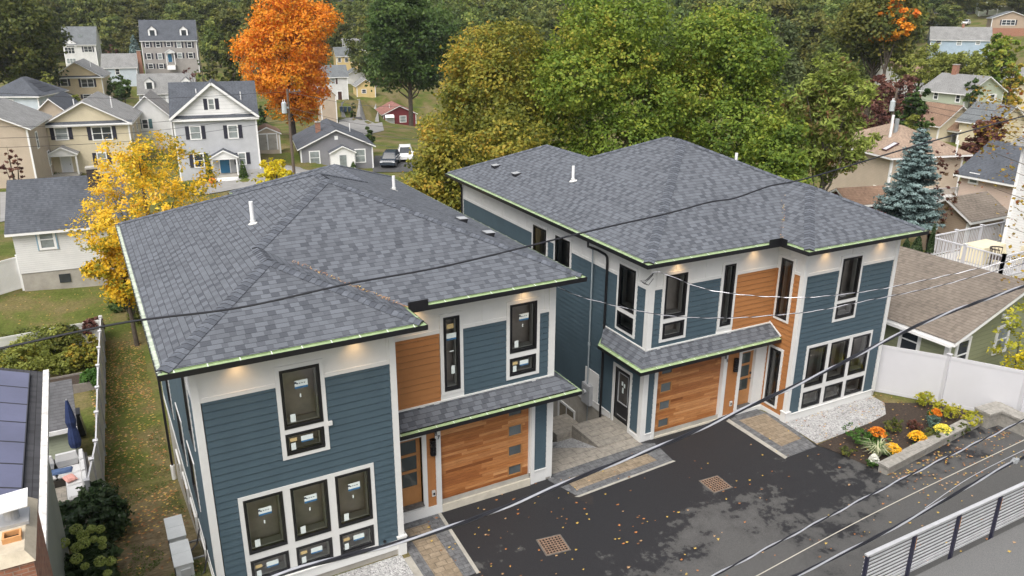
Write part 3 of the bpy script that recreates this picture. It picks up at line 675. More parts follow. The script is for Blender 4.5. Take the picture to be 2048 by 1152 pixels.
def boxvent(H_, side, px, py):
    w, n, rot, loc = slopehit(H_, side, px, py); l = Vector(rot.inverted()@(w-loc)); nn = rot.inverted()@n
    d = Vector((nn.x, 0, 0)).normalized(); dn = (d-nn*d.dot(nn)).normalized(); u = nn.cross(dn).normalized()
    b = MB(); P = lambda a_, c_, h_: tuple(l+u*a_+dn*c_+nn*h_)
    b.hexa([P(-.17, -.16, 0), P(-.17, .16, 0), P(.17, .16, 0), P(.17, -.16, 0)][::-1], [P(-.15, -.10, .05), P(-.15, .16, .14), P(.15, .16, .14), P(.15, -.10, .05)][::-1])
    b.build('roof_vent', M_black, H_[0]); 
    c = MB(); T = [P(-.16, -.11, .055), P(-.16, .165, .15), P(.16, .165, .15), P(.16, -.11, .055)]; B = [P(-.16, -.11, .045), P(-.16, .165, .14), P(.16, .165, .14), P(.16, -.11, .045)]
    c.hexa(B, T); c.build('vent_hood', basic('silver_vent_hood', (.42, .43, .44), .4, .1, metal=.3), H_[0])
for a_ in ((LEFT, 'r', 921, 441), (LEFT, 'r', 974, 469), (RIGHT, 'r', 993, 333), (RIGHT, 'r', 1034, 349)): boxvent(*a_)
# the pipe standing just behind the right-hand roof's front hip
def hidden_pipe():
    top, xf, s, o = RIGHT; a, d, W = 4.4585, 1.183, 9.774; half = (a+2*o)/2; hm = (W+2*o)/2
    wr = Vector((a/2, d-o+half, 6+s*half)); mp = Vector((W/2, d-o+hm, 6+s*hm)); rot = Matrix.Rotation(top.rotation_euler.z, 3, 'Z')
    best = min(((abs(proj(rot@Vector(xf(*(wr.lerp(mp, k/100))))+Vector(top.location))[0]-1462), k) for k in range(101)))[1]
    q = wr.lerp(mp, best/100)+Vector((-.25, 0, -.25*s)); x, y, z = xf(*q); m_ = MB(); m_.cyl(x, y, z-.1, z+.30, .055, 14); m_.build('vent_pipe', M_pvc, top)
hidden_pipe()
# ================================================================ ground, yards, paving
def sheet(name, pts, mat, z=None, res=None, kind='structure', edge=0):
    b = MB(); z = -.6 if z is None else z
    P = [(x, y, z) for x, y in pts]
    b.poly(P)
    if edge:
        for i in range(len(P)): p, q = P[i], P[(i+1) % len(P)]; b.poly([(p[0], p[1], z-edge), (q[0], q[1], z-edge), q, p])
    o = b.build(name, mat, None)
    if kind: o['kind'] = kind
    return o
def groundmat():
    m, t, b, L = newmat('lawn_and_soil'); tc = t.nodes.new('ShaderNodeTexCoord').outputs['Object']
    c = ramp(t, noise(t, tc, .32, 6, .65), [(.32, (.060, .085, .016)), (.44, (.095, .115, .028)), (.53, (.135, .12, .05)), (.68, (.18, .15, .085))])
    s_ = t.nodes.new('ShaderNodeSeparateXYZ'); L.new(tc, s_.inputs[0])
    def tent(o, c0, w): return math_(t, 'MAXIMUM', 0, math_(t, 'SUBTRACT', 1, math_(t, 'DIVIDE', math_(t, 'ABSOLUTE', math_(t, 'SUBTRACT', o, c0)), w)))
    k_ = math_(t, 'MULTIPLY', math_(t, 'MULTIPLY', tent(s_.outputs[1], 5.0, 6.0), tent(s_.outputs[0], -1.2, 2.4)), math_(t, 'ADD', noise(t, tc, .9, 5, .7), .9))
    c = mixc(t, math_(t, 'MINIMUM', k_, .9), c, ramp(t, noise(t, tc, 2.5, 6, .7), [(.35, (.115, .085, .05)), (.65, (.23, .185, .13))]))
    f = noise(t, tc, 9, 6, .75); c = mixc(t, 1.0, c, ramp(t, f, [(.3, (.55, .55, .5)), (.7, (1.35, 1.3, 1.2))]), 'MULTIPLY')
    L.new(c, b.inputs['Base Color']); b.inputs['Roughness'].default_value = .95; b.inputs['Specular IOR Level'].default_value = .15; bump(t, b, noise(t, tc, 22, 5, .8), .8, .03); return m
M_lawn = groundmat()
def asphalt(name, base, light):
    m, t, b, L = newmat(name); tc = t.nodes.new('ShaderNodeTexCoord').outputs['Object']
    s_ = t.nodes.new('ShaderNodeSeparateXYZ'); L.new(tc, s_.inputs[0])
    g = math_(t, 'ADD', noise(t, tc, .22, 8, .62), math_(t, 'MULTIPLY', math_(t, 'ADD', s_.outputs[1], 3.4), -.095))
    f = noise(t, tc, 1.8, 8, .72); f2 = math_(t, 'ADD', g, math_(t, 'MULTIPLY', math_(t, 'SUBTRACT', f, .5), .8))
    c = ramp(t, f2, [(.485, base), (.525, scol(light, .78)), (.62, light)])
    sp = noise(t, tc, 60, 3, .8); c = mixc(t, 1.0, c, ramp(t, sp, [(.3, (.7, .7, .7)), (.72, (1.5, 1.5, 1.5))]), 'MULTIPLY')
    br_ = noise(t, tc, .55, 5, .6); c = mixc(t, math_(t, 'MULTIPLY', math_(t, 'GREATER_THAN', br_, .70), .12), c, (.085, .055, .032))
    L.new(c, b.inputs['Base Color']); L.new(ramp(t, f2, [(.47, (.62,)*3), (.6, (.85,)*3)]), b.inputs['Roughness']); b.inputs['Specular IOR Level'].default_value = .35; bump(t, b, noise(t, tc, 90, 3, .8), .6, .008); return m
M_asph = asphalt('driveway_asphalt', (.019, .019, .021), (.076, .075, .073))
M_road = asphalt('old_asphalt', (.06, .06, .06), (.13, .13, .128))
sheet('driveway', [(5.0, -30), (60, -30), (60, -2.4), (24.8, -2.4), (19.2, -2.9), (18.6, -1.4), (18.6, .5), (18.3, 1.9), (5.0, 1.9)], M_asph, -.592)
# street above the retaining edge, behind the railing
st = MB(); st.poly([(10.6, -40, 1.88), (80, -40, 1.88), (80, -8.75, 1.88), (10.6, -8.75, 1.88)]); st.poly([(10.6, -8.75, -.6), (80, -8.75, -.6), (80, -8.75, 1.88), (10.6, -8.75, 1.88)][::-1]); st.poly([(10.6, -40, -.6), (10.6, -8.75, -.6), (10.6, -8.75, 1.88), (10.6, -40, 1.88)]); st.build('street', M_road, None, kind='structure')
# paving
M_pav = brick('tan_pavers', (.17, .13, .085), (.27, .215, .15), (.06, .05, .04), .30, .2, .010, .5)
M_edge = brick('charcoal_pavers', (.065, .068, .075), (.15, .152, .155), (.03, .03, .03), .22, .15, .009, .5)
M_kerb = basic('grey_kerb_strip', (.33, .315, .275), .85, .2, 4, .3, 40)
M_flag = brick('grey_patio_slabs', (.21, .195, .17), (.30, .27, .225), (.07, .065, .055), .5, .32, .01, .5)
M_wallst = brick('weathered_stone_blocks', (.24, .23, .205), (.31, .295, .265), (.14, .13, .115), .55, .3, .008, .6)
def gravelmat():
    m, t, b, L = newmat('white_gravel'); tc = t.nodes.new('ShaderNodeTexCoord').outputs['Object']
    v = N(t, 'ShaderNodeTexVoronoi', i_Scale=26.0); L.new(tc, v.inputs['Vector'])
    s_ = t.nodes.new('ShaderNodeSeparateXYZ'); L.new(v.outputs['Color'], s_.inputs[0])
    c = ramp(t, s_.outputs[0], [(0, (.12, .12, .12)), (.3, (.29, .29, .29)), (.7, (.43, .43, .43)), (1, (.56, .56, .55))])
    c = mixc(t, .3, c, ramp(t, noise(t, tc, 1.2, 6, .7), [(.3, (.2, .19, .18)), (.6, (.5, .5, .49))]))
    L.new(c, b.inputs['Base Color']); b.inputs['Roughness'].default_value = .8; bump(t, b, math_(t, 'SUBTRACT', 1, v.outputs['Distance']), 1, .03); return m
M_grav = gravelmat()
def walk(pts_in, pts_out, name='path'):
    sheet(name, pts_out, M_edge, -.588, edge=.03); sheet(name, pts_in, M_pav, -.582)
# left entry walk
sheet('path', [(4.66, -1.75), (5.95, -1.63), (6.02, 1.2), (4.66, 1.2)], M_edge, -.586); sheet('path', [(4.92, -1.72), (5.55, -1.66), (5.60, .85), (4.92, .85)], M_pav, -.580)
sheet('path', [(5.88, -1.68), (5.98, -1.68), (6.13, 1.18), (6.03, 1.18)], M_kerb, -.583)
sheet('path', [(4.47, -1.9), (4.66, -1.9), (4.66, -.25), (4.47, -.25)], M_kerb, -.584)
sheet('gravel', [(-.6, -1.9), (4.47, -1.9), (4.47, -.05), (-.6, -.05)], M_grav, -.587)
# right entry walk
def gp2(px, py, z=-.586): p = atZ(px, py, z); return (float(p[0]), float(p[1]))
sheet('path', [gp2(1452, 842), gp2(1570, 916), gp2(1633, 893), gp2(1560, 835), gp2(1505, 815)], M_edge, -.586)
sheet('path', [gp2(1478, 841), gp2(1563, 893), gp2(1603, 877), gp2(1530, 827)], M_pav, -.580)
sheet('path', [gp2(1452, 842), gp2(1570, 918), gp2(1575, 914), gp2(1458, 838)], M_kerb, -.583)
# middle patio between the houses
sheet('path', [(9.66, 1.1), (10.0, -.05), (13.75, .15), (13.9, 1.3), (13.4, 1.55), (10.2, 1.75)], M_edge, -.586)
sheet('path', [(10.15, .25), (13.3, .42), (13.25, .98), (10.1, .85)], M_pav, -.580)
sheet('path', [(9.9, -.02), (10.02, -.1), (13.8, .1), (13.75, .18)], M_kerb, -.583)
sheet('patio', [(9.8, 1.3), (13.5, 1.42), (13.5, 1.95), (12.1, 1.93), (10.5, 2.75), (9.8, 3.1)], M_flag, -.578)
sp = MB()
sp.box(12.1, 13.55, 1.9, 3.55, -1.6, -.55); P1 = sp.build('patio_landing', M_flag, None); P1['kind'] = 'structure'
for i in range(3):
    sp = MB(); sp.box(11.5, 13.46, 3.55+.33*i, 3.88+.33*i, -2.6, -.78-.24*i); o = sp.build('patio_step', M_flag, None); o['kind'] = 'structure'
sp = MB(); sp.box(10.9, 13.46, 4.54, 6.0, -2.9, -1.62); o = sp.build('patio_landing', M_flag, None); o['kind'] = 'structure'
gv = MB(); gv.poly([(10.5, 2.75, -.64), (12.1, 1.93, -.60), (12.1, 3.55, -1.05), (11.5, 3.62, -1.07), (10.6, 3.6, -1.0)]); gv.build('gravel', M_grav, None, kind='structure')
gv = MB(); gv.poly([(9.9, 6.0, -2.1), (13.45, 6.0, -2.1), (13.45, 16, -3.9), (9.9, 16, -3.9)]); gv.poly([(9.9, 3.1, -.75), (10.9, 2.9, -.7), (11.5, 3.4, -1.0), (10.9, 6.0, -2.08), (9.9, 6.0, -2.08)]); gv.build('gravel', M_grav, None, kind='structure')
# right gravel strip, flower bed
sheet('gravel', [(18.62, -1.25), (18.75, .35), (23.2, .38), (23.1, -.4), (22.4, -1.0), (21.4, -1.15), (20.3, -1.2)], M_grav, -.583)
M_mulch = basic('dark_bark_mulch', (.038, .026, .018), .95, .6, 14, 1, 30)
sheet('flower_bed_soil', [(18.6, -1.32), (20.3, -1.2), (21.4, -1.15), (22.4, -1.0), (23.1, -.4), (25.0, -1.4), (25.2, -2.7), (24.6, -2.9), (19.3, -3.25), (18.95, -2.9)], M_mulch, -.575)
tw = thing('retaining_wall', 'low grey stone kerb wall running along the front of the flower bed', 'wall', (19.2, -3.35, -.6))
b_ = MB(); b_.hexa([(-.15, -.26, 0), (5.5, .28, 0), (5.5, .55, 0), (-.2, .03, 0)], [(-.15, -.26, .25), (5.5, .28, .25), (5.5, .55, .25), (-.2, .03, .25)]); b_.build('block_core', M_wallst, tw)
b_ = MB()
for i in range(7):
    x0, x1 = -.22+i*.82, -.22+(i+1)*.82-.012; y0 = lambda x: -.31+.0945*(x+.2); j = random.uniform(-.01, .01)
    b_.hexa([(x0, y0(x0)+j, .252), (x1, y0(x1)+j, .252), (x1, y0(x1)+.38+j, .252), (x0, y0(x0)+.38+j, .252)], [(x0, y0(x0)+j, .325), (x1, y0(x1)+j, .325), (x1, y0(x1)+.38+j, .325), (x0, y0(x0)+.38+j, .325)])
b_.build('capstone', M_wallst, tw)
e0, e1 = atZ(1950, 818, -.1), atZ(1992, 806, -.1); e2 = atZ(2120, 862, -.1)
tw = thing('retaining_wall', 'taller stone block wall turning the corner by the white fence', 'wall', (float(e0[0]), float(e0[1]), -.6))
def wseg(p, q, w_, zt, nm, mat, zb=0.):
    p, q = Vector((p[0]-e0[0], p[1]-e0[1], 0)), Vector((q[0]-e0[0], q[1]-e0[1], 0)); d = (q-p).normalized(); n = Vector((d.y, -d.x, 0))*w_
    b_ = MB(); B = [p, p+n, q+n, q]; B = B if (B[1]-B[0]).cross(B[2]-B[0]).z > 0 else B[::-1]
    b_.hexa([(v.x, v.y, zb) for v in B], [(v.x, v.y, zt) for v in B]); b_.build(nm, mat, tw)
wseg(e0, e1, .55, .5, 'block_core', M_wallst); wseg(e1-(e1-e0)*.02, e2, .5, .5, 'block_core', M_wallst)
wseg(e0-(e1-e0)*.04, e1+(e1-e0)*.04, .6, .585, 'capstone', M_wallst, .503); wseg(e1+(e2-e1)*.03, e2, .56, .58, 'capstone', M_wallst, .503)
# drains
M_rust = basic('rusty_cast_iron', (.20, .13, .09), .7, .35, 12, .5, 60); M_hole = basic('drain_void', (.004, .004, .004), 1, 0)
for k, (cx, cy, rz, lab) in enumerate(((8.2, -1.62, R(-8), 'rusty square drain grate in the asphalt before the left garage'), (14.03, -1.48, R(-3), 'rusty square drain grate in the asphalt before the right garage'))):
    t_ = thing('drain_grate', lab, 'drain grate', (cx, cy, -.592), rz, 'drain grates in the driveway'); b_ = MB(); b_.box(-.29, .29, -.29, .29, .002, .005); b_.build('sump', M_hole, t_)
    b_ = MB()
    for i in range(8): a_ = -.31+i*.62/7; b_.box(a_-.014, a_+.014, -.32, .32, .007, .018); b_.box(-.32, .32, a_-.014, a_+.014, .0065, .0175)
    b_.build('grate', M_rust, t_); b_ = MB()
    for q4 in ((-.36, -.32, -.36, .36), (.32, .36, -.36, .36), (-.32, .32, -.36, -.32), (-.32, .32, .32, .36)): b_.box(*q4, .001, .014)
    b_.build('rim', basic('worn_concrete_rim', (.12, .105, .09), .9, .4, 9), t_)
# railing in the foreground
M_rail = basic('light_galvanised_steel', (.52, .52, .53), .4, .12, 4, metal=.2); M_raild = basic('dark_navy_steel', (.02, .02, .04), .4, .2, 5)
rl = thing('street_railing', 'long steel railing of horizontal slats with dark posts at the street edge', 'railing', (10.93, -8.7, 1.88)); n_ = 9; sp_ = 1.45; Ln = sp_*n_
for i in range(n_+1):
    b_ = MB(); x = i*sp_+(.0 if i else .02); b_.box(x-.03, x+.03, -.03, .03, -.25, 1.09); b_.build('post', M_raild, rl)
    if i:
        b_ = MB(); b_.box(x+.031, x+.045, -.028, -.006, .70, 1.0); b_.build('reflector', basic('amber_reflector', (.7, .28, .02), .4, .1), rl)
b_ = MB(); b_.box(-.03, Ln, -.04, .04, 1.09, 1.125); b_.build('top_rail', M_rail, rl)
for j in range(11):
    b_ = MB(); z = .06+j*.092; b_.box(.0, Ln, .031, .05, z, z+.028 if j > 1 else z+.05); b_.build('slat', M_rail, rl)
# white vinyl fences
M_vinyl = basic('white_vinyl', (.52, .52, .54), .4, .03, 1.5)
M_vinylw = basic('cream_vinyl', (.62, .62, .58), .45, .08, 2)
def vfence(label, pts, h, mat=None, group=None, cat='fence', spacing=2.4, lattice=False):
    mat = mat or M_vinyl; p0 = Vector(pts[0]); t_ = thing('vinyl_fence', label, cat, p0, 0, group)
    for (a_, c_) in zip(pts, pts[1:]):
        a_, c_ = Vector(a_)-p0, Vector(c_)-p0; L = (c_-a_).length; n = max(1, round(L/spacing))
        for i in range(n):
            p, q = a_.lerp(c_, i/n), a_.lerp(c_, (i+1)/n); up = Vector((0, 0, 1))
            b_ = MB(); b_.bar(p+up*(h/2), q+up*(h/2), .03, h-.25); b_.build('panel', mat, t_); b_ = MB(); b_.bar(p+up*(h-.09), q+up*(h-.09), .055, .12); b_.build('rail', mat, t_); b_ = MB(); b_.bar(p+up*.1, q+up*.1, .05, .12); b_.build('rail', mat, t_)
    allp = []
    for (a_, c_) in zip(pts, pts[1:]):
        a_, c_ = Vector(a_)-p0, Vector(c_)-p0; n = max(1, round((c_-a_).length/spacing)); allp += [a_.lerp(c_, i/n) for i in range(n)]
    allp.append(Vector(pts[-1])-p0)
    for p in allp:
        b_ = MB(); b_.box(p.x-.062, p.x+.062, p.y-.062, p.y+.062, p.z-.3, p.z+h+.04); b_.box(p.x-.085, p.x+.085, p.y-.085, p.y+.085, p.z+h+.04, p.z+h+.065)
        b_.poly([(p.x-.08, p.y-.08, p.z+h+.065), (p.x+.08, p.y-.08, p.z+h+.065), (p.x, p.y, p.z+h+.11)]); b_.poly([(p.x+.08, p.y-.08, p.z+h+.065), (p.x+.08, p.y+.08, p.z+h+.065), (p.x, p.y, p.z+h+.11)]); b_.poly([(p.x-.08, p.y+.08, p.z+h+.065), (p.x-.08, p.y-.08, p.z+h+.065), (p.x, p.y, p.z+h+.11)])
        b_.build('post', mat, t_)
    return t_
def fp(px, py, z): p = atZ(px, py, z); return (float(p[0]), float(p[1]), z)
FA_ = (23.6, .45); 
ZF = -.62
q1, q2, q3 = atZ(1744, 783, ZF), atZ(1879, 809, ZF), atZ(2032, 843, ZF); q4 = q3+(q3-q2)*1.0
FH = topz(q2[0], q2[1], 711)-ZF
vfence('tall white vinyl privacy fence behind the flower bed', [(float(q[0]), float(q[1]), ZF) for q in (q1, q2, q3, q4)], FH, spacing=9)
# left yard fence, dropping with the slope
fl_ = [(-2.72, 8.4, -2.85), (-2.45, 12.6, -3.7), (-2.1, 20, -3.85), (-1.72, 26.4, -3.85)]
vfence('white vinyl fence with capped posts between the garden and the leafy side lawn', fl_, 1.83, M_vinyl, spacing=2.3)
vfence('weathered white vinyl fence at the back of the vegetable garden', [(-1.72, 26.5, -3.85), (-12, 25.6, -3.85)], 1.7, M_vinylw, spacing=2.4)
# air conditioners beside the left house
M_ac = basic('pale_grey_painted_steel', (.42, .44, .45), .4, .08, 3)
for k, (y, z) in enumerate(((3.75, -1.30), (2.25, -1.12))):
    t_ = thing('heat_pump', ['grey heat pump unit beside the blue wall, farther of the two', 'grey heat pump unit beside the blue wall, nearer of the two'][k], 'heat pump', (-.62, y, z), R(0), 'heat pumps beside the left house')
    b_ = MB(); b_.box(-.21, .21, -.5, .5, 0, .84); b_.build('casing', M_ac, t_)
    b_ = MB(); b_.box(-.235, .225, -.525, .525, .842, .875); b_.box(-.235, .225, .0, .012, .875, .882); b_.build('lid', M_ac, t_)
    b_ = MB(); b_.box(-.225, -.212, -.4, .3, .1, .76); b_.build('fan_grille', M_black, t_); b_ = MB(); b_.box(-.1, .14, -.54, -.5, .3, .72); b_.build('valve_cover', M_grey, t_)
    b_ = MB(); b_.tube([(.05, -.52, .35), (.2, -.56, .3), (.45, -.45, .45), (.58, -.3, .8), (.60, -.3, 1.3)], .022, 6); b_.build('hose', M_black, t_)
    for yy in (-.4, .4): b_ = MB(); b_.box(-.2, .6, yy-.02, yy+.02, -.05, -.002); b_.build('bracket', M_grey, t_)
pd = MB(); pd.box(-1.2, -.05, .2, 2.0, -1.9, -1.35); pd.build('gravel', M_grav, None, kind='structure')
# ================================================================ neighbouring houses
M_white = basic('white_house_paint', (.80, .80, .79), .55, .05, 2)
def shg(name, c): return shingle(name, scol(c, 1.2), c, scol(c, .72), .16, .33, .3, .5)
RF = {'grey': shg('weathered_grey_shingle', (.20, .20, .195)), 'dark': shg('dark_slate_shingle', (.075, .082, .095)), 'mid': shg('mid_grey_shingle', (.13, .14, .145)), 'brown': shg('brown_shingle', (.20, .13, .09)),
      'taupe': shg('taupe_shingle', (.27, .20, .15)), 'red': shg('faded_red_shingle', (.24, .115, .095)), 'black': shg('black_shingle', (.055, .055, .06)), 'tan': shg('tan_brown_shingle', (.175, .148, .122))}
LP = {'cream': lapmat('cream_lap_siding', (.60, .53, .38)), 'grey': lapmat('light_grey_lap_siding', (.42, .43, .44)), 'tan': lapmat('tan_lap_siding', (.66, .54, .35)), 'white': lapmat('white_lap_siding', (.64, .64, .625)), 'lblue': lapmat('pale_blue_lap_siding', (.50, .56, .60)),
      'taupe': lapmat('taupe_grey_lap_siding', (.33, .31, .29)), 'slate': lapmat('slate_grey_lap_siding', (.22, .22, .235)), 'red': lapmat('dark_red_lap_siding', (.16, .03, .035)), 'yellow': lapmat('yellow_lap_siding', (.62, .47, .22)),
      'green': lapmat('sage_green_lap_siding', (.42, .46, .35)), 'beige': lapmat('beige_lap_siding', (.48, .40, .31)), 'pink': lapmat('pinkish_lap_siding', (.55, .43, .36)), 'sky': lapmat('sky_blue_lap_siding', (.33, .42, .50)), 'brownb': lapmat('brown_beige_siding', (.36, .28, .21)),
      'olive': lapmat('olive_green_lap_siding', (.27, .29, .18), .18), 'gcol': lapmat('cool_grey_lap_siding', (.46, .47, .49)), 'bb': lapmat('white_board_siding', (.78, .78, .78), .4)}
M_brick = brick('red_brick', (.22, .085, .05), (.34, .15, .09), (.30, .27, .22), .2, .07, .008, .6)
M_shut = basic('dark_navy_shutter', (.02, .02, .035), .6, .1); M_wsh = basic('white_shutter', (.7, .7, .68), .6, .05); M_teal = basic('teal_shutter', (.06, .13, .14), .6, .1); M_bsh = basic('brown_shutter', (.07, .035, .035), .6, .1)
M_bdoor = basic('blue_painted_door', (.03, .16, .30), .5, .06); M_wdoor = basic('white_painted_door', (.7, .72, .74), .5, .04)
M_dp = darkpane()
M_lp = basic('curtained_window_pane', (.24, .27, .27), .15, .4, 1.2)
def fac(yaw, x1, y1, x2, w):
    d = ray(x1, y1); lo, hi = 3, 600; e = np.array([math.cos(R(yaw)), math.sin(R(yaw)), 0])*w
    for _ in range(50):
        t = (lo+hi)/2
        if proj(CAM+d*t+e)[0] > x2: lo = t
        else: hi = t
    return CAM+d*t
class House:
    def __init__(s, label, yaw, x1, y1, x2, w, dep, hw, rise, style, wall, roof, over=.35, cat='house', name='house', group=None, base=3, dist=None, trim=True, gablemat=None, ret=False, gctrl=True, drop=0):
        p = fac(yaw, x1, y1, x2, w) if dist is None else atD(x1, y1, dist)
        s.loc = Vector(p)-Vector((0, 0, hw)); s.yaw = R(yaw); s.w, s.dep, s.hw, s.rise = w, dep, hw, rise
        s.t = thing(name, label, cat, s.loc, s.yaw, group); s.rot = Matrix.Rotation(s.yaw, 3, 'Z')
        for u, v in ((-1, -1), (w/2, dep/2), (w+1, -1), (w+1, dep+1), (-1, dep+1), (w/2, -4)):
            g_ = s.loc+s.rot@Vector((u, v, 0))
            if gctrl: _far.append((g_.x, g_.y, s.loc.z-.1-drop))
        b = MB(); W, D, H, B = w, dep, hw, -base
        b.poly([(0, 0, B), (W, 0, B), (W, 0, H), (0, 0, H)]); b.poly([(W, 0, B), (W, D, B), (W, D, H), (W, 0, H)]); b.poly([(W, D, B), (0, D, B), (0, D, H), (W, D, H)]); b.poly([(0, D, B), (0, 0, B), (0, 0, H), (0, D, H)])
        gm = [LP[wall]]+([gablemat] if gablemat else []); gi = 1 if gablemat else 0
        if style == 'gf': b.poly([(0, 0, H), (W, 0, H), (W/2, 0, H+rise)], gi); b.poly([(W, D, H), (0, D, H), (W/2, D, H+rise)])
        if style == 'gs': b.poly([(W, 0, H), (W, D, H), (W, D/2, H+rise)]); b.poly([(0, D, H), (0, 0, H), (0, D/2, H+rise)])
        b.build('wall', gm, s.t)
        o = over; th = .16
        r = MB(); f = MB()
        def slab(P):   # P: polygon on top surface
            n = Vector((0, 0, 0)); V = [Vector(x) for x in P]
            for i in range(len(V)): n += V[i].cross(V[(i+1) % len(V)])
            if n.z < 0: P = P[::-1]
            r.poly(P); f.poly([(x, y, z-th) for x, y, z in P][::-1])
            for i in range(len(P)): a_, c_ = P[i], P[(i+1) % len(P)]; f.poly([(a_[0], a_[1], a_[2]-th), (c_[0], c_[1], c_[2]-th), (c_[0], c_[1], c_[2]-.02), (a_[0], a_[1], a_[2]-.02)])
        if style == 'gf':
            k = rise/(W/2); e = H-k*o+.1; T = H+rise+.1
            slab([(-o, -o, e), (W/2, -o, T), (W/2, D+o, T), (-o, D+o, e)]); slab([(W+o, -o, e), (W/2, -o, T), (W/2, D+o, T), (W+o, D+o, e)])
        elif style == 'gs':
            k = rise/(D/2); e = H-k*o+.1; T = H+rise+.1
            slab([(-o, -o, e), (-o, D/2, T), (W+o, D/2, T), (W+o, -o, e)]); slab([(-o, D+o, e), (-o, D/2, T), (W+o, D/2, T), (W+o, D+o, e)])
        elif style == 'hip':
            e = H+.05; T = H+rise
            if W > D: A_, B_ = (D/2, D/2, T), (W-D/2, D/2, T); L_ = [[(-o, -o, e), (W+o, -o, e), B_, A_], [(W+o, -o, e), (W+o, D+o, e), B_], [(W+o, D+o, e), (-o, D+o, e), A_, B_], [(-o, D+o, e), (-o, -o, e), A_]]
            else: A_, B_ = (W/2, W/2, T), (W/2, D-W/2, T); L_ = [[(-o, -o, e), (W+o, -o, e), A_], [(W+o, -o, e), (W+o, D+o, e), B_, A_], [(W+o, D+o, e), (-o, D+o, e), B_], [(-o, D+o, e), (-o, -o, e), A_, B_]]
            for P in L_: slab(P)
        elif style == 'shed':
            slab([(-o, -o, H+.1), (W+o, -o, H+.1), (W+o, D+o, H+rise+.1), (-o, D+o, H+rise+.1)])
        r.build('roof', RF[roof], s.t); f.build('fascia', M_white, s.t)
        if trim:
            q = .14
            for (x0, x1_, y0, y1_) in ((-.02, q, -.02, q), (W-q, W+.02, -.02, q), (W-q, W+.02, D-q, D+.02)): c = MB(); c.box(x0, x1_, y0, y1_, B, H-.2); c.build('corner_board', M_white, s.t)
        if ret:  # little roof strip at the gable's foot
            c = MB(); c.poly([(-o, -o, H-.02), (W+o, -o, H-.02), (W+o, 0, H+.25), (-o, 0, H+.25)]); c.build('pent_strip', RF['dark'], s.t); c = MB(); c.box(-o, W+o, -o-.02, -.01, H-.26, H-.03); c.build('fascia', M_white, s.t)
        s.F = {'f': Face(lambda a, b, c: (a, -c, b)), 'r': Face(lambda a, b, c: (W+c, a, b)), 'l': Face(lambda a, b, c: (-c, a, b), True)}
    def loc2(s, px, py, f='f'):
        n = s.rot@Vector({'f': (0, -1, 0), 'r': (1, 0, 0), 'l': (-1, 0, 0)}[f]); p = s.loc+s.rot@Vector((s.w if f == 'r' else 0, 0, 0))
        q = s.rot.inverted()@(Vector(hit(px, py, n, p))-s.loc); return (q.x if f == 'f' else q.y), q.z
    def win(s, x0, y0, x1, y1, f='f', sh=None, pane=None, n=1, name='window', loc=False):
        if loc: a0, b0, a1, b1 = x0, y0, x1, y1
        else:
            xm, ym = (x0+x1)/2, (y0+y1)/2; a0 = s.loc2(x0, ym, f)[0]; a1 = s.loc2(x1, ym, f)[0]; b1 = s.loc2(xm, y0, f)[1]; b0 = s.loc2(xm, y1, f)[1]
        if a0 > a1: a0, a1 = a1, a0
        F = s.F[f]; m_ = MB(); t = .09
        m_.fbox(F, a0-t, a0+.03, b0-t, b1+t, 0, .05); m_.fbox(F, a1-.03, a1+t, b0-t, b1+t, 0, .05); m_.fbox(F, a0+.03, a1-.03, b0-t, b0+.03, 0, .048); m_.fbox(F, a0+.03, a1-.03, b1-.03, b1+t, 0, .048)
        m_.fbox(F, a0+.03, a1-.03, (b0+b1)/2-.025, (b0+b1)/2+.025, .02, .04)
        for i in range(1, n): x = a0+(a1-a0)*i/n; m_.fbox(F, x-.05, x+.05, b0+.03, b1-.03, .02, .045)
        o = m_.build(name, M_white, s.t); p = MB(); p.fbox(F, a0+.03, a1-.03, b0+.03, b1-.03, .004, .022); p.build('pane', pane or (M_lp if random.random() < .4 else M_dp), o)
        if sh:
            for (u0, u1) in ((a0-t-.42, a0-t-.02), (a1+t+.02, a1+t+.42)): p = MB(); p.fbox(F, u0, u1, b0-.02, b1+.05, 0, .04); p.build('shutter', sh, s.t)
        return a0, b0, a1, b1
    def door(s, x0, y0, x1, y1, mat, f='f', loc=False):
        if loc: a0, b0, a1, b1 = x0, y0, x1, y1
        else: xm, ym = (x0+x1)/2, (y0+y1)/2; a0 = s.loc2(x0, ym, f)[0]; a1 = s.loc2(x1, ym, f)[0]; b1 = s.loc2(xm, y0, f)[1]; b0 = s.loc2(xm, y1, f)[1]
        F = s.F[f]; m_ = MB(); t = .12
        m_.fbox(F, a0-t, a0, b0, b1+t, 0, .06); m_.fbox(F, a1, a1+t, b0, b1+t, 0, .06); m_.fbox(F, a0, a1, b1, b1+t, 0, .058); m_.build('door_frame', M_white, s.t)
        m_ = MB(); m_.fbox(F, a0, a1, b0, b1, 0, .02)
        for (u, v) in ((.15, .45), (.55, .85)):
            for (p, q) in ((.12, .45), (.55, .88)): m_.fbox(F, a0+(a1-a0)*p, a0+(a1-a0)*q, b0+(b1-b0)*u, b0+(b1-b0)*v, .021, .03)
        d = m_.build('door', mat, s.t); m_ = MB(); m_.fbox(F, a1-.12, a1-.07, (b0+b1)/2-.1, (b0+b1)/2+.02, .03, .06); m_.build('handle', M_black, d); return a0, b0, a1, b1
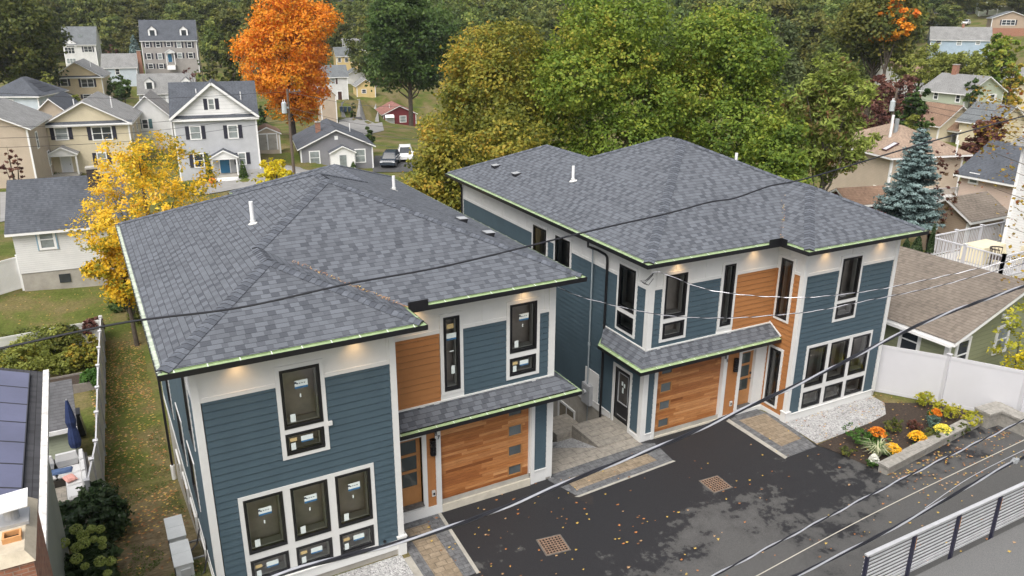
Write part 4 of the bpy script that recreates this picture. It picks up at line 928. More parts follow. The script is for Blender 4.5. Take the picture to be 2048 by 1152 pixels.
    def portico(s, a0, a1, ze, dp=1.4, rise=.7, zb=0, steps=3, roof='dark'):
        m_ = MB(); W_ = a1-a0; c = (a0+a1)/2; o = .15
        for (P) in ([(a0-o, -dp-o, ze), (c, -dp-o, ze+rise), (c, 0, ze+rise), (a0-o, 0, ze)], [(a1+o, -dp-o, ze), (a1+o, 0, ze), (c, 0, ze+rise), (c, -dp-o, ze+rise)]): 
            n = (Vector(P[1])-Vector(P[0])).cross(Vector(P[2])-Vector(P[0])); m_.poly(P if n.z > 0 else P[::-1])
        m_.build('porch_roof', RF[roof], s.t)
        m_ = MB(); m_.poly([(a0, -dp-.02, ze-.02), (a1, -dp-.02, ze-.02), (c, -dp-.02, ze+rise-.12)]); m_.bar((a0-o, -dp-o, ze-.06), (c, -dp-o, ze+rise-.06), .06, .14); m_.bar((a1+o, -dp-o, ze-.06), (c, -dp-o, ze+rise-.06), .06, .14); m_.box(a0, a1, -dp, -.01, ze-.25, ze-.02); m_.build('porch_trim', M_white, s.t)
        for x in (a0+.1, a1-.1): m_ = MB(); m_.box(x-.08, x+.08, -dp+.02, -dp+.18, zb, ze-.25); m_.build('porch_post', M_white, s.t)
        m_ = MB(); m_.box(a0, a1, -dp, 0, zb-.2, zb)
        m_.build('porch_floor', M_conc, s.t)
        for i in range(steps):
            m_ = MB(); m_.box(a0+.1, a1-.1, -dp-.3*(i+1), -dp-.3*i, zb-.2*(i+1)-.16, zb-.2*(i+1)); m_.build('step', M_white, s.t)
    def dormer(s, x0, x1, z0, z1, yy=.6, rise=.5, roof='mid'):
        m_ = MB(); m_.box(x0, x1, yy, yy+2.2, z0, z1); c = (x0+x1)/2; m_.poly([(x0, yy, z1), (x1, yy, z1), (c, yy, z1+rise)]); d = m_.build('dormer', M_white, s.t); o = .12
        m_ = MB(); m_.poly([(x0-o, yy-o, z1-.05), (c, yy-o, z1+rise+.03), (c, yy+2.6, z1+rise+.03), (x0-o, yy+2.2, z1-.05)][::-1]); m_.poly([(x1+o, yy-o, z1-.05), (c, yy-o, z1+rise+.03), (c, yy+2.6, z1+rise+.03), (x1+o, yy+2.2, z1-.05)]); m_.build('dormer_roof', RF[roof], d)
        m_ = MB(); w_ = (x1-x0); m_.box(x0+.2*w_, x1-.2*w_, yy-.02, yy-.002, z0+.25, z1-.1); m_.build('dormer_pane', M_dp, d)
    def chimney(s, x, y, z0, z1, w=.6, mat=None, cap=True):
        m_ = MB(); m_.box(x-w/2, x+w/2, y-w/2, y+w/2, z0, z1); c = m_.build('chimney', mat or M_brick, s.t)
        if cap: m_ = MB(); m_.box(x-w/2-.06, x+w/2+.06, y-w/2-.06, y+w/2+.06, z1+.002, z1+.1); m_.build('chimney_cap', M_conc, c)
    def pipe(s, x, y, z0, z1): m_ = MB(); m_.cyl(x, y, z0, z1, .06, 8); m_.build('vent_pipe', M_pvc, s.t)
random.seed(3)
# --- left background
h = House('cream two-storey house with front gable and white door porch, beyond the yellow tree', -10, 85, 250, 257, 8.6, 11, 5.8, 2.35, 'gf', 'cream', 'grey', .4, ret=True, base=4)
h.win(111, 256, 135, 279, sh=M_shut); h.win(185, 254, 223, 279, sh=M_shut, n=2); h.win(196, 306, 213, 329, sh=M_shut); h.door(124, 310, 143, 346, M_wdoor)
a, _ = h.loc2(100, 310); b_, z = h.loc2(157, 303); h.portico(a, b_, z, 1.5, .8, .5, 3, 'grey'); h.pipe(6.6, 4, 6.5, 8.3); h.pipe(2.2, 7, 6.5, 7.8)
h.win(2.5, 3.2, 3.4, 4.8, 'r', loc=True); h.win(6.5, 3.2, 7.4, 4.8, 'r', loc=True)
g2 = h = House('light grey colonial with white board gable and bright blue front door', -10, 345, 238, 512, 8.6, 9, 6.7, 0, 'none', 'gcol', 'dark', .3, base=3)
# main roof along the street and white cross gable
zr = topz(*(np.array(h.loc)[:2]+np.array((h.rot@Vector((4.3, 4.5, 0))))[:2]), 163)-h.loc.z; H_ = h.hw
m_ = MB(); o = .3
m_.poly([(-o, -o, H_-.02), (h.w+o, -o, H_-.02), (h.w+o, 4.5, zr), (-o, 4.5, zr)]); m_.poly([(h.w+o, 9.3, H_-.02), (-o, 9.3, H_-.02), (-o, 4.5, zr), (h.w+o, 4.5, zr)])
zg = H_+3.75; m_.poly([(-o, -o-.12, H_+.02), (h.w/2, -o-.12, zg), (h.w/2, 5.2, zg), (-o+1, 4.8, H_+1.0)][::-1]); m_.poly([(h.w+o, -o-.12, H_+.02), (h.w/2, -o-.12, zg), (h.w/2, 5.2, zg), (h.w+o-1, 4.8, H_+1.0)])
m_.build('roof', RF['dark'], h.t)
m_ = MB(); m_.poly([(0, -.02, H_), (h.w, -.02, H_), (h.w/2, -.02, zg-.15)]); m_.poly([(h.w, 0, H_), (h.w, 9, H_), (h.w, 4.5, zr-.1)]); m_.poly([(0, 9, H_), (0, 0, H_), (0, 4.5, zr-.1)]); m_.build('gable_wall', LP['bb'], h.t)
m_ = MB(); m_.bar((-o, -o-.14, H_-.08), (h.w/2, -o-.14, zg-.1), .06, .24); m_.bar((h.w+o, -o-.14, H_-.08), (h.w/2, -o-.14, zg-.1), .06, .24); m_.box(-o, h.w+o, -.32, -.03, H_-.3, H_-.03); m_.build('fascia', M_white, h.t)
m_ = MB(); m_.poly([(-o, -.34, H_), (h.w+o, -.34, H_), (h.w+o, -.03, H_+.3), (-o, -.03, H_+.3)]); m_.build('pent_strip', RF['dark'], h.t)
h.win(381, 253, 401, 278, sh=M_shut); h.win(457, 251, 475, 276, sh=M_shut); h.win(389, 308, 407, 334, sh=M_shut); h.win(478, 306, 491, 328, sh=M_shut); h.win(417, 198, 428, 219, sh=M_shut)
h.door(440, 310, 459, 346, M_bdoor); a, _ = h.loc2(420, 300); b_, z = h.loc2(474, 309); h.portico(a, b_, z, 1.5, .8, .55, 4, 'dark'); h.pipe(7.2, 2, 7.6, 9.2); h.pipe(2.6, 2.2, 7.8, 9.6)
h = House('tan gabled house with small portico, farther up beside the dark green tree', -10, 103, 155, 203, 9.5, 12, 5.2, 3.0, 'gf', 'tan', 'grey', .4, ret=True)
h.win(121, 158, 135, 172, sh=M_shut); h.win(163, 158, 187, 174, sh=M_shut, n=2); h.win(167, 189, 183, 197, sh=M_shut); h.door(125, 192, 142, 208, M_wdoor); a, _ = h.loc2(113, 190); b_, z = h.loc2(148, 190); h.portico(a, b_, z, 1.5, .8, .4, 0, 'grey'); h.pipe(7, 5, 6, 8)
h = House('white three-storey house with grey roof and skylight at the edge of the wood', -10, 125, 88, 190, 8.5, 10, 7.5, 4.6, 'gs', 'white', 'mid', .4)
h.win(130, 94, 149, 107, n=3); h.win(168, 93, 184, 104, sh=M_shut, n=2); h.win(134, 117, 152, 127, n=3); h.win(2.5, 7.5, 3.3, 9, 'r', loc=True); h.win(5.8, 4.5, 6.6, 6, 'r', loc=True); h.dormer(.4, 3.6, 6.5, 7.6, -.1, 1.2)
m_ = MB(); m_.box(4.2, 5.1, 1.8, 1.84, 9.2, 10.0); m_.build('skylight', M_lp, h.t)
h = House('big grey house with two white dormers, blue door and rows of black shutters', -10, 281, 80, 392, 13, 9, 8.0, 4.6, 'gs', 'taupe', 'dark', .3)
for q in ((291, 84, 299, 94), (312, 84, 320, 94), (333, 84, 341, 93), (354, 84, 362, 95), (375, 84, 383, 95), (294, 107, 302, 118), (316, 107, 324, 118), (355, 106, 364, 116), (377, 106, 386, 116), (297, 128, 306, 137), (318, 128, 327, 137)): h.win(*q, sh=M_shut)
h.door(336, 108, 344, 124, M_bdoor); h.dormer(1.9, 3.8, 8.6, 10.4, .9, .9, 'dark'); h.dormer(9.3, 11.2, 8.6, 10.4, .9, .9, 'dark'); a, _ = h.loc2(331, 104); b_, z = h.loc2(349, 104); h.portico(a, b_, z, 1.2, .8, z-3, 5)
h.win(2, 5, 2.9, 6.4, 'r', loc=True); h.win(6, 5, 6.9, 6.4, 'r', loc=True); h.win(2, 2, 2.9, 3.4, 'r', loc=True)
h = House('grey hip-roofed house with black solar panels at the left edge', -25, -28, 193, 43, 6.8, 8, 5.0, 2.3, 'hip', 'lblue', 'dark', .4, dist=132)
h.win(12, 200, 26, 206); 
for k in range(4): h.win(1.0+1.8*k, 2.6, 1.7+1.8*k, 4.1, 'r', loc=True)
for k in range(3):
    m_ = MB(); f_ = lambda u: (h.w+.4-u, 5.05+u*(2.25/3.8)+.06); (xa, za), (xb, zb_) = f_(.6+.8*k), f_(1.3+.8*k); y0 = 2.2+.5*k; m_.poly([(xa, y0, za), (xa, 6.2-.5*k, za), (xb, 6.2-.5*k, zb_), (xb, y0, zb_)]); m_.build('solar_panel', M_black, h.t)
h = House('tan house with long plain side wall at the left edge of the picture', -10, -134, 262, 3, 8, 10, 5.8, 1.9, 'gf', 'beige', 'grey', .4, base=4, dist=96)
h.win(2.8, 3.3, 3.6, 4.9, 'r', loc=True); h.win(6.6, .8, 7.4, 2.3, 'r', loc=True)
h = House('small tan house with dark grey roof, squeezed between two cream houses', -10, 56, 240, 88, 5.2, 9, 3.6, 2.4, 'gf', 'beige', 'dark', .4, dist=113); h.win(66, 252, 84, 272, n=2)
h = House('pale blue house with tall brick chimney on its gable end', -10, 204, 135, 273, 7.6, 8, 4.4, 2.9, 'gs', 'lblue', 'grey', .3)
h.win(231, 138, 239, 149, pane=M_dp); h.chimney(8.3, 2.6, -1, 8.0, .9); h.win(2.4, 2.2, 3.2, 3.6, 'r', loc=True)
h = House('light grey cape house with two white dormers behind the colonial', -10, 277, 187, 390, 12, 9, 3.4, 3.9, 'gs', 'grey', 'grey', .3)
h.dormer(1.4, 3.4, 4.0, 5.8, .9, .9); h.dormer(9.3, 11.2, 4.0, 5.8, .9, .9); h.win(293, 190, 306, 200, sh=M_shut); h.door(333, 192, 341, 210, M_wdoor)
h = House('small white house with teal shutter and pale roof between cream house and colonial', -10, 248, 236, 324, 5.4, 8, 3.3, 2.6, 'gf', 'white', 'grey', .35, dist=112); h.win(285, 239, 296, 257, sh=M_teal)
# near white house on the left
h = House('near white ranch house with dark roof and blue-trimmed window by the lawn', -6, 22, 462, 212, 5.6, 6.6, 2.5, 2.1, 'gs', 'white', 'dark', .3, base=.0, trim=False, dist=51.5, drop=.6)
m_ = MB(); m_.box(.05, h.w+3, .03, 6.5, -2.5, .02); m_.build('foundation', M_conc, h.t)
a0, b0, a1, b1 = h.win(79, 461, 108, 496, name='window'); m_ = MB(); F = h.F['f']; t = .10
for q4 in ((a0-t-.06, a0-t, b0-t, b1+t), (a1+t, a1+t+.06, b0-t, b1+t), (a0-t, a1+t, b1+t, b1+t+.06)): m_.fbox(F, *q4, .0, .06)
m_.build('blue_casing', basic('pale_blue_casing', (.25, .38, .48), .5), h.t)
m_ = MB(); q0 = h.loc2(112, 523); q1 = h.loc2(138, 537); m_.fbox(F, q0[0], q1[0], -.75, -.25, -.02, .01); m_.build('basement_window', M_dp, h.t)
h.chimney(4.2, 2.6, 3.0, 5.2, .55, brick('sooty_brick', (.03, .025, .025), (.06, .045, .04), (.08, .07, .06)))
WH = h
# bungalow row
h = House('small dark grey bungalow with white enclosed entry beside the utility pole', -10, 600, 297, 745, 8.6, 10, 2.75, 2.0, 'gf', 'slate', 'dark', .35)
h.win(620, 303, 639, 328, pane=M_lp); h.win(711, 299, 730, 324, pane=M_lp); a, _ = h.loc2(660, 320); b_, z = h.loc2(706, 298)
m_ = MB(); m_.box(a, b_, -1.3, 0, -2, z-.1); m_.build('entry_vestibule', M_white, h.t); m_ = MB(); c = (a+b_)/2; m_.poly([(a-.2, -1.5, z-.15), (c, -1.5, z+.65), (c, 0, z+.65), (a-.2, 0, z-.15)][::-1]); m_.poly([(b_+.2, -1.5, z-.15), (c, -1.5, z+.65), (c, 0, z+.65), (b_+.2, 0, z-.15)]); m_.build('porch_roof', RF['dark'], h.t)
m_ = MB(); m_.poly([(a, -1.31, z-.1), (b_, -1.31, z-.1), (c, -1.31, z+.5)]); m_.bar((a-.2, -1.5, z-.2), (c, -1.5, z+.6), .05, .12); m_.bar((b_+.2, -1.5, z-.2), (c, -1.5, z+.6), .05, .12); m_.build('porch_trim', M_white, h.t)
m_ = MB(); m_.box(c-.4, c+.4, -1.34, -1.30, -.1, z-.45); m_.build('storm_door', M_lp, h.t); h.chimney(2.6, 4.0, 3.2, 5.2, .6); m_ = MB(); m_.box(4.1, 4.5, -.04, 0, 3.6, 4.05); m_.build('gable_vent', M_white, h.t); h.pipe(6.6, 5, 3.4, 4.8)
h = House('beige garden shed with double doors between colonial and utility pole', -10, 508, 268, 543, 2.9, 3.2, 2.0, .7, 'gf', 'beige', 'brown', .2, cat='shed', name='garden_shed', dist=100)
h.door(.35, .05, 1.4, 1.9, M_conc, loc=True); h.door(1.5, .05, 2.5, 1.9, M_conc, loc=True)
h = House('dark red house with faded red roof and striped door awning', -10, 766, 229, 832, 7.4, 9.5, 2.9, 1.7, 'gf', 'red', 'red', .35)
h.door(772, 232, 788, 258, M_wdoor); h.win(800, 232, 812, 244, pane=M_lp); h.win(2, 1, 2.8, 2.2, 'l', loc=True); h.win(5, 1, 5.8, 2.2, 'l', loc=True)
a, z = h.loc2(769, 230); m_ = MB(); m_.poly([(a, -1, z-.5), (a+2.0, -1, z-.5), (a+2.0, 0, z+.1), (a, 0, z+.1)]); m_.build('awning', M_white, h.t); h.pipe(2, 3, 3.4, 4.7)
h = House('white house with brown shutters beyond the orange maple', -10, 627, 154, 686, 6.8, 6.5, 4.4, 2.0, 'gs', 'white', 'mid', .3, dist=172); h.win(654, 157, 670, 168, sh=M_bsh, n=2); h.door(676, 183, 684, 203, basic('brown_door', (.06, .025, .02))); h.win(2.4, 2.0, 3.3, 3.2, 'r', loc=True)
h = House('plain tan house side-on behind the orange maple', -10, 640, 190, 660, 2.6, 6.5, 4.6, 1.2, 'gf', 'beige', 'mid', .3, dist=140)
h = House('small yellow house with a front gable below the dark tree', -10, 713, 172, 746, 4.4, 6, 2.2, 1.5, 'gf', 'yellow', 'grey', .3, dist=195); h.win(724, 179, 732, 186)
h = House('distant yellow house with grey roof above the white house', -10, 672, 112, 712, 6.5, 7, 4.0, 2.2, 'gs', 'yellow', 'mid', .3, dist=240); h.win(676, 116, 682, 124); h.win(690, 116, 696, 124); h.win(703, 116, 708, 124); h.chimney(6, 4, 5, 8)
h = House('low dark flat-roofed shed behind the bungalow', -10, 674, 252, 728, 5.2, 5, 2.3, .8, 'shed', 'grey', 'black', .25, cat='shed', name='garden_shed')
h = House('far pale house with grey roof between orange maple and dark tree', -10, 688, 92, 714, 7, 7, 4, 2, 'gs', 'white', 'grey', .3, dist=262); h.win(694, 95, 700, 101)
h = House('white ranch house glimpsed left of the small yellow house', -10, 694, 150, 712, 5, 6, 2.6, 1.5, 'gf', 'white', 'mid', .3, dist=232)
# --- right background
h = House('beige two-storey hip-roofed house with white balcony behind the blue spruce', -14, 1785, 315, 1928, 6.6, 8, 6.0, 1.9, 'hip', 'beige', 'taupe', .45, base=5)
BH = h; h.win(1747, 374, 1761, 392, 'l', pane=M_lp); h.win(1802, 323, 1822, 352); h.win(1802, 395, 1822, 420)
m_ = MB(); m_.box(.6, 7.2, -1.9, 0, 2.6, 2.82); m_.build('balcony_floor', M_white, h.t)
def railing(parent, pts, hgt=1.0, mat=None, sp=.13, psp=1.9):
    mat = mat or M_vinyl; up = Vector((0, 0, 1)); r1 = MB(); bl = MB()
    for a_, c_ in zip(pts, pts[1:]):
        a_, c_ = Vector(a_), Vector(c_); L = (c_-a_).length; r1.bar(a_+up*hgt, c_+up*hgt, .09, .05); r1.bar(a_+up*.1, c_+up*.1, .05, .05)
        n = int(L/sp)
        for i in range(n): p = a_.lerp(c_, (i+.5)/n); bl.box(p.x-.016, p.x+.016, p.y-.016, p.y+.016, p.z+.12, p.z+hgt-.02)
    r1.build('handrail', mat, parent); bl.build('balusters', mat, parent)
    for a_, c_ in zip(pts, pts[1:]):
        a_, c_ = Vector(a_), Vector(c_); n = max(1, round((c_-a_).length/psp))
        for i in range(n+1):
            p = a_.lerp(c_, i/n); q = MB(); q.box(p.x-.055, p.x+.055, p.y-.055, p.y+.055, p.z-.1, p.z+hgt+.06); q.box(p.x-.075, p.x+.075, p.y-.075, p.y+.075, p.z+hgt+.06, p.z+hgt+.1); q.build('post', mat, parent)
railing(h.t, [(.6, 0, 2.82), (.6, -1.85, 2.82), (7.2, -1.85, 2.82), (7.2, 0, 2.82)])
for x in (.8, 4.0, 7.0): m_ = MB(); m_.box(x-.1, x+.1, -1.8, -1.6, -4, 2.6); m_.build('balcony_post', M_white, h.t)
kq = (6.0+1.9-6.05)/(3.3+.45); nl_ = h.rot@Vector((-kq, 0, 1)); pl_ = h.loc+h.rot@Vector((-.45, 0, 6.07))
def onl(px, py): return h.rot.inverted()@(Vector(hit(px, py, nl_, pl_))-h.loc)
q = onl(1780, 273); m_ = MB(); m_.cyl(q.x, q.y, q.z-.1, q.z+1.7, .11, 10); m_.build('flue', M_pvc, h.t); q = onl(1791, 263); m_ = MB(); m_.cyl(q.x, q.y, q.z-.1, q.z+1.0, .17, 12); m_.build('flue', basic('galvanised_flue', (.35, .38, .40), .4, metal=.4), h.t)
q0 = onl(1781, 294); u_ = Vector((1, 0, kq)).normalized(); n_l = Vector((-kq, 0, 1)).normalized(); v_ = Vector((0, 1, 0)); m_ = MB(); c4 = [q0+u_*a_+v_*b_ for a_, b_ in ((-.6, -.28), (.6, -.28), (.6, .28), (-.6, .28))]
m_.hexa([tuple(c) for c in c4], [tuple(c+n_l*.1) for c in c4]); sk_ = m_.build('skylight', M_bsh, h.t); m_ = MB(); m_.poly([tuple(q0+u_*a_+v_*b_+n_l*.105) for a_, b_ in ((-.52, -.2), (.52, -.2), (.52, .2), (-.52, .2))]); m_.build('pane', M_vinyl, sk_)
def depfor(px, py, dist, px2):
    p = atD(px, py, dist); lo, hi = 1, 60
    for _ in range(40):
        q = (lo+hi)/2
        if proj(p+np.array([0, q, 0]))[0] > px2: lo = q
        else: hi = q
    return q
PD = depfor(2040, 366, 66, 1924)
h = House('pale pink house with dark grey roof behind the brown-roofed shed', 0, 2040, 366, 2075, 7, PD, 3.2, 2.0, 'gf', 'pink', 'dark',   .4, dist=66); h.win(1940, 348, 1956, 366, 'l'); h.pipe(1.6, 6, 4, 5.2)
h = House('small brown-roofed shed standing inside the picket fence', 0, 1940, 440, 1992, 3.4, 3.0, 2.0, .9, 'gs', 'brownb', 'tan', .25, cat='shed', name='garden_shed', dist=52)
h = House('sage green two-storey house with white shutters on its gable end', 0, 1932, 187, 2008, 8.8, 6.6, 6, 2.1, 'gf', 'green', 'grey', .4); h.win(1868, 185, 1876, 198, 'l'); h.win(1912, 190, 1920, 204, 'l'); h.win(1945, 191, 1953, 205, sh=M_wsh); h.win(1979, 189, 1988, 203, sh=M_wsh); h.chimney(4.4, 5, 7, 9.4, .7)
h = House('cream bungalow with brown roof and little gabled porch', 0, 1879, 250, 1950, 7.4, 5, 2.8, 2.2, 'gf', 'cream', 'brown', .4); h.portico(1.8, 4.8, 2.1, 1.6, .9, 0, 0, 'brown'); h.door(3.0, .1, 3.9, 2.0, M_wdoor, loc=True); h.win(5.5, .9, 6.4, 2.0, loc=True)
h = House('low house with weathered grey roof and pale gable right of the cream bungalow', 0, 1990, 248, 2052, 6.5, 4.5, 2.6, 2.0, 'gf', 'cream', 'mid', .4)
h = House('cream two-storey house with grey hip roof at the right edge', -14, 2004, 167, 2100, 11, 7, 6.6, 2.7, 'hip', 'cream', 'grey', .4); h.win(2001, 169, 2009, 181, 'f', sh=M_shut); h.win(2026, 171, 2034, 184, 'f'); h.pipe(1, 8, 6, 8.5)
h = House('long sky-blue house with grey roof on the hillside', -50, 1862, 78, 1982, 14, 8, 5.4, 3.0, 'gs', 'sky', 'grey', .35); h.chimney(7.5, 4, 7.6, 9.3, .6)
for q in ((1873, 80, 1882, 89), (1914, 81, 1923, 90), (1952, 81, 1960, 89), (1948, 102, 1955, 110)): h.win(*q)
h = House('brown and brick house with wide bay window at the top right', -50, 1985, 36, 2062, 10, 9, 5.0, 1.9, 'gf', 'brownb', 'mid', .4); h.win(2004, 40, 2030, 50, n=3, sh=M_shut); h.win(1994, 60, 2002, 68)
m_ = MB(); m_.box(-.05, h.w+.05, -.06, 0, -2, 2.2); m_.build('brick_base', M_brick, h.t)
h = House('pale green apartment house with outside stair at the top right corner', -50, 1965, -14, 2035, 11, 9, 7, 2, 'gs', 'green', 'mid', .3)
m_ = MB()
for z in (2.2, 5.2): m_.box(5.5, 10.5, -1.8, -.02, z, z+.2)
m_.build('balcony_floor', M_conc, h.t)
for x in (5.6, 10.4): m_ = MB(); m_.box(x-.08, x+.08, -1.75, -1.6, -1, 6.2); m_.build('balcony_post', M_white, h.t)
m_ = MB(); m_.bar((0, -1, -1.2), (5.5, -1, 2.3), .9, .25); m_.build('outside_stair', M_conc, h.t)
h = House('white house with brown roof half hidden behind round trees', -20, 1795, 148, 1862, 9, 9, 3.2, 2.6, 'gs', 'white', 'brown', .35); h.win(1808, 151, 1813, 159, sh=M_shut)
h = House('house with dark slate roof showing between the maples and the feathery tree', -20, 1596, 163, 1645, 8, 9, 3.5, 3.2, 'hip', 'lblue', 'dark', .4)
h = House('low red-brown garage behind the right-hand townhouse', -14, 1700, 408, 1748, 3.2, 2.5, 2.0, .7, 'gs', 'red', 'brown', .25, cat='garage', name='garage', dist=56)
h = House('white clapboard building with cream roof seen through the round trees', -20, 1850, 170, 1900, 6, 9, 4, 2, 'gf', 'white', 'grey', .3)
# green bungalow on the right, eave along the depth
c = atZ(1895, 676, 2.05)
h = House('olive green bungalow with brown shingle roof behind the white fence', 1, 1903, 672, 2300, 8.0, 11, 2.75, 1.35, 'gf', 'olive', 'tan', .42, dist=float(np.linalg.norm(c-CAM))+.55, gctrl=False)
h.win(1802, 656, 1838, 705, 'l', pane=M_dp); h.win(1911, 682, 1932, 735, 'f', pane=M_dp); h.win(1992, 655, 2012, 700, 'f', pane=M_lp)
m_ = MB(); q = h.loc2(2006, 632); F = h.F['f']; m_.fbox(F, q[0]-.09, q[0]+.09, q[1]-.09, q[1]+.09, 0, .05); m_.ball((q[0]-.1, -.14, q[1]), .08, 8); m_.ball((q[0]+.14, -.14, q[1]-.04), .08, 8); m_.build('flood_light', M_white, h.t)
m_ = MB(); m_.box(-.44, -.34, -.3, 11, 2.48, 2.60); m_.build('gutter', M_white, h.t)
# white house with deck at the right edge
wc = Vector((33.3, 4.2, -.8)); t_ = thing('house', 'tall white clapboard house at the right edge behind the balustraded deck', 'house', (36.6, 4.1, -.8)); m_ = MB()
m_.poly([(0, 0, -2), (9, 0, -2), (9, 0, 8), (0, 0, 8)]); m_.poly([(0, -6.5, -2), (0, 0, -2), (0, 0, 8), (0, -6.5, 8)][::-1]); m_.poly([(0, -6.5, -2), (9, -6.5, -2), (9, -6.5, 8), (0, -6.5, 8)]); m_.poly([(0, -6.5, 8), (9, -6.5, 8), (9, 0, 8), (0, 0, 8)]); m_.poly([(9, -6.5, -2), (9, 0, -2), (9, 0, 8), (9, -6.5, 8)])
m_.build('wall', LP['white'], t_); m_ = MB(); m_.poly([(-.4, -6.9, 7.95), (4.5, -6.9, 10.4), (4.5, .4, 10.4), (-.4, .4, 7.95)][::-1]); m_.poly([(9.4, -6.9, 7.95), (9.4, .4, 7.95), (4.5, .4, 10.4), (4.5, -6.9, 10.4)][::-1]); m_.poly([(0, -6.5, 8), (9, -6.5, 8), (4.5, -6.5, 10.3)]); m_.build('roof', RF['grey'], t_); m_ = MB(); m_.box(-.03, .12, -.1, .02, -2, 8); m_.build('corner_board', M_white, t_)
m_ = MB(); m_.box(-.04, .0, -2.9, -1.9, 2.0, 3.4); m_.build('window', M_white, t_); m_ = MB(); m_.box(-.06, -.041, -2.8, -2.0, 2.1, 3.3); m_.build('pane', M_lp, t_)
dk = thing('raised_deck', 'raised deck with white balustrade beside the white clapboard house', 'deck', (33.0, 1.9, 1.9)); m_ = MB(); m_.box(0, 3.5, 0, 3.6, -.2, 0); m_.box(3.5, 8, 2.3, 3.6, -.2, 0); m_.build('deck_floor', basic('pale_grey_deck', (.5, .49, .47), .7, .1, 6), dk); railing(dk, [(3.5, .05, 0), (.05, .05, 0), (.05, 3.55, 0), (8, 3.55, 0)], 1.05)
for x, y in ((.1, .1), (.1, 3.5), (3.4, .1)): m_ = MB(); m_.box(x-.08, x+.08, y-.08, y+.08, -4, -.2); m_.build('deck_post', M_white, dk)
tb = thing('covered_table', 'table under a cream cloth cover on the raised deck', 'table', (35.2, 4.1, 1.9)); m_ = MB(); M_cloth = basic('cream_cloth', (.62, .56, .40), .85, .08, 3)
m_.hexa([(-1.0, -.6, .02), (1.05, -.55, .05), (1.0, .6, .02), (-1.05, .55, .04)], [(-.85, -.48, .76), (.9, -.46, .76), (.88, .48, .76), (-.86, .5, .76)]); m_.build('cover', M_cloth, tb)
ch = thing('wicker_chair', 'dark round-backed wicker chair beside the covered table', 'chair', (34.6, 3.1, 1.9), R(20)); m_ = MB(); M_wick = basic('dark_wicker', (.05, .035, .03), .7, .3, 20)
m_.box(-.28, .28, -.28, .28, .40, .46); m_.build('seat', M_wick, ch)
for i in range(9):
    a_ = R(-20+27.5*i); m_ = MB() if i == 0 else m_; m_.bar((.28*math.cos(a_), .28*math.sin(a_), .46), (.33*math.cos(a_), .33*math.sin(a_), .88), .05, .02)
for i in range(8): a_, c_ = R(-20+27.5*i), R(-20+27.5*(i+1)); m_.bar((.33*math.cos(a_), .33*math.sin(a_), .88), (.33*math.cos(c_), .33*math.sin(c_), .88), .05, .05)
m_.build('backrest', M_wick, ch)
for x in (-.24, .24):
    for y in (-.24, .24): m_ = MB(); m_.box(x-.02, x+.02, y-.02, y+.02, 0, .4); m_.build('leg', M_wick, ch)
cv = thing('covered_grill', 'grill under a mottled cream cover at the front of the deck', 'grill', (36.0, 2.5, 1.9)); m_ = MB(); m_.hexa([(-.35, -.3, 0), (.35, -.3, 0), (.35, .3, 0), (-.35, .3, 0)], [(-.3, -.22, .95), (.3, -.22, .95), (.3, .22, .95), (-.3, .22, .95)]); m_.build('cover', M_cloth, cv)
# dark board fence and picket fence near the spruce
def bfence(label, p, q, h_, mat, w=.14, gap=.01, name='board_fence', pick=False):
    p, q = Vector(p), Vector(q); t_ = thing(name, label, 'fence', p); d = q-p; L = d.length; d.normalize(); n = int(L/(w+gap)); m_ = MB(); nrm = Vector((-d.y, d.x, 0)).normalized()*.012
    for i in range(n):
        a_ = d*((w+gap)*i); c_ = a_+d*w; hh = h_+random.uniform(-.03, .03); up = Vector((0, 0, hh)); f = [a_-nrm, c_-nrm, c_+nrm, a_+nrm]
        m_.hexa([tuple(x) for x in f], [tuple(x+up) for x in f])
    m_.build('boards', mat, t_); m_ = MB(); u = Vector((0, 0, 1))
    for z in (.3, h_-.35): m_.bar(Vector((0, 0, z))+nrm*3, d*L+u*z+nrm*3, .04, .08)
    m_.build('rails', mat, t_); return t_
M_oldw = basic('weathered_dark_boards', (.075, .055, .042), .9, .3, 6)
pa, pb_, pc = atZ(1755, 425, -2.2), atZ(1850, 455, -2.2), atZ(1925, 462, -1.9)
bfence('dark weathered board fence below the blue spruce', (*pa[:2], -3.6), (*pc[:2], -3.4), 1.6, M_oldw)
pa, pb_ = atZ(1938, 462, -1.0), atZ(2012, 437, -1.0); bfence('white picket fence in front of the small brown-roofed shed', (*pa[:2], -1.6), (*pb_[:2], -1.6), 1.1, M_vinyl, .07, .06, 'picket_fence')
pa, pb_ = atZ(1905, 432, -3.2), atZ(1965, 385, -3.2); bfence('white picket fence beside the beige house', (*pa[:2], -4.2), (*pb_[:2], -4.2), 1.4, M_vinyl, .07, .06, 'picket_fence')
pa, pb_ = atZ(700, 205, -10), atZ(757, 205, -10); vfence('distant white vinyl fence in front of the small yellow house', [(float(pa[0]), float(pa[1]), -11.5), (float(pb_[0]), float(pb_[1]), -11.5)], 2.2)
pa, pb_ = atZ(746, 286, -9), atZ(815, 284, -9); vfence('white vinyl fence between bungalow and dark red house', [(float(pa[0]), float(pa[1]), -9), (float(pb_[0]), float(pb_[1]), -9)], 2.0)
pa, pb_ = atZ(20, 345, -4.8), atZ(92, 340, -4.8); vfence('white vinyl fence between the tan and cream houses', [(float(pa[0]), float(pa[1]), -4.9), (float(pb_[0]), float(pb_[1]), -4.9)], 1.9)
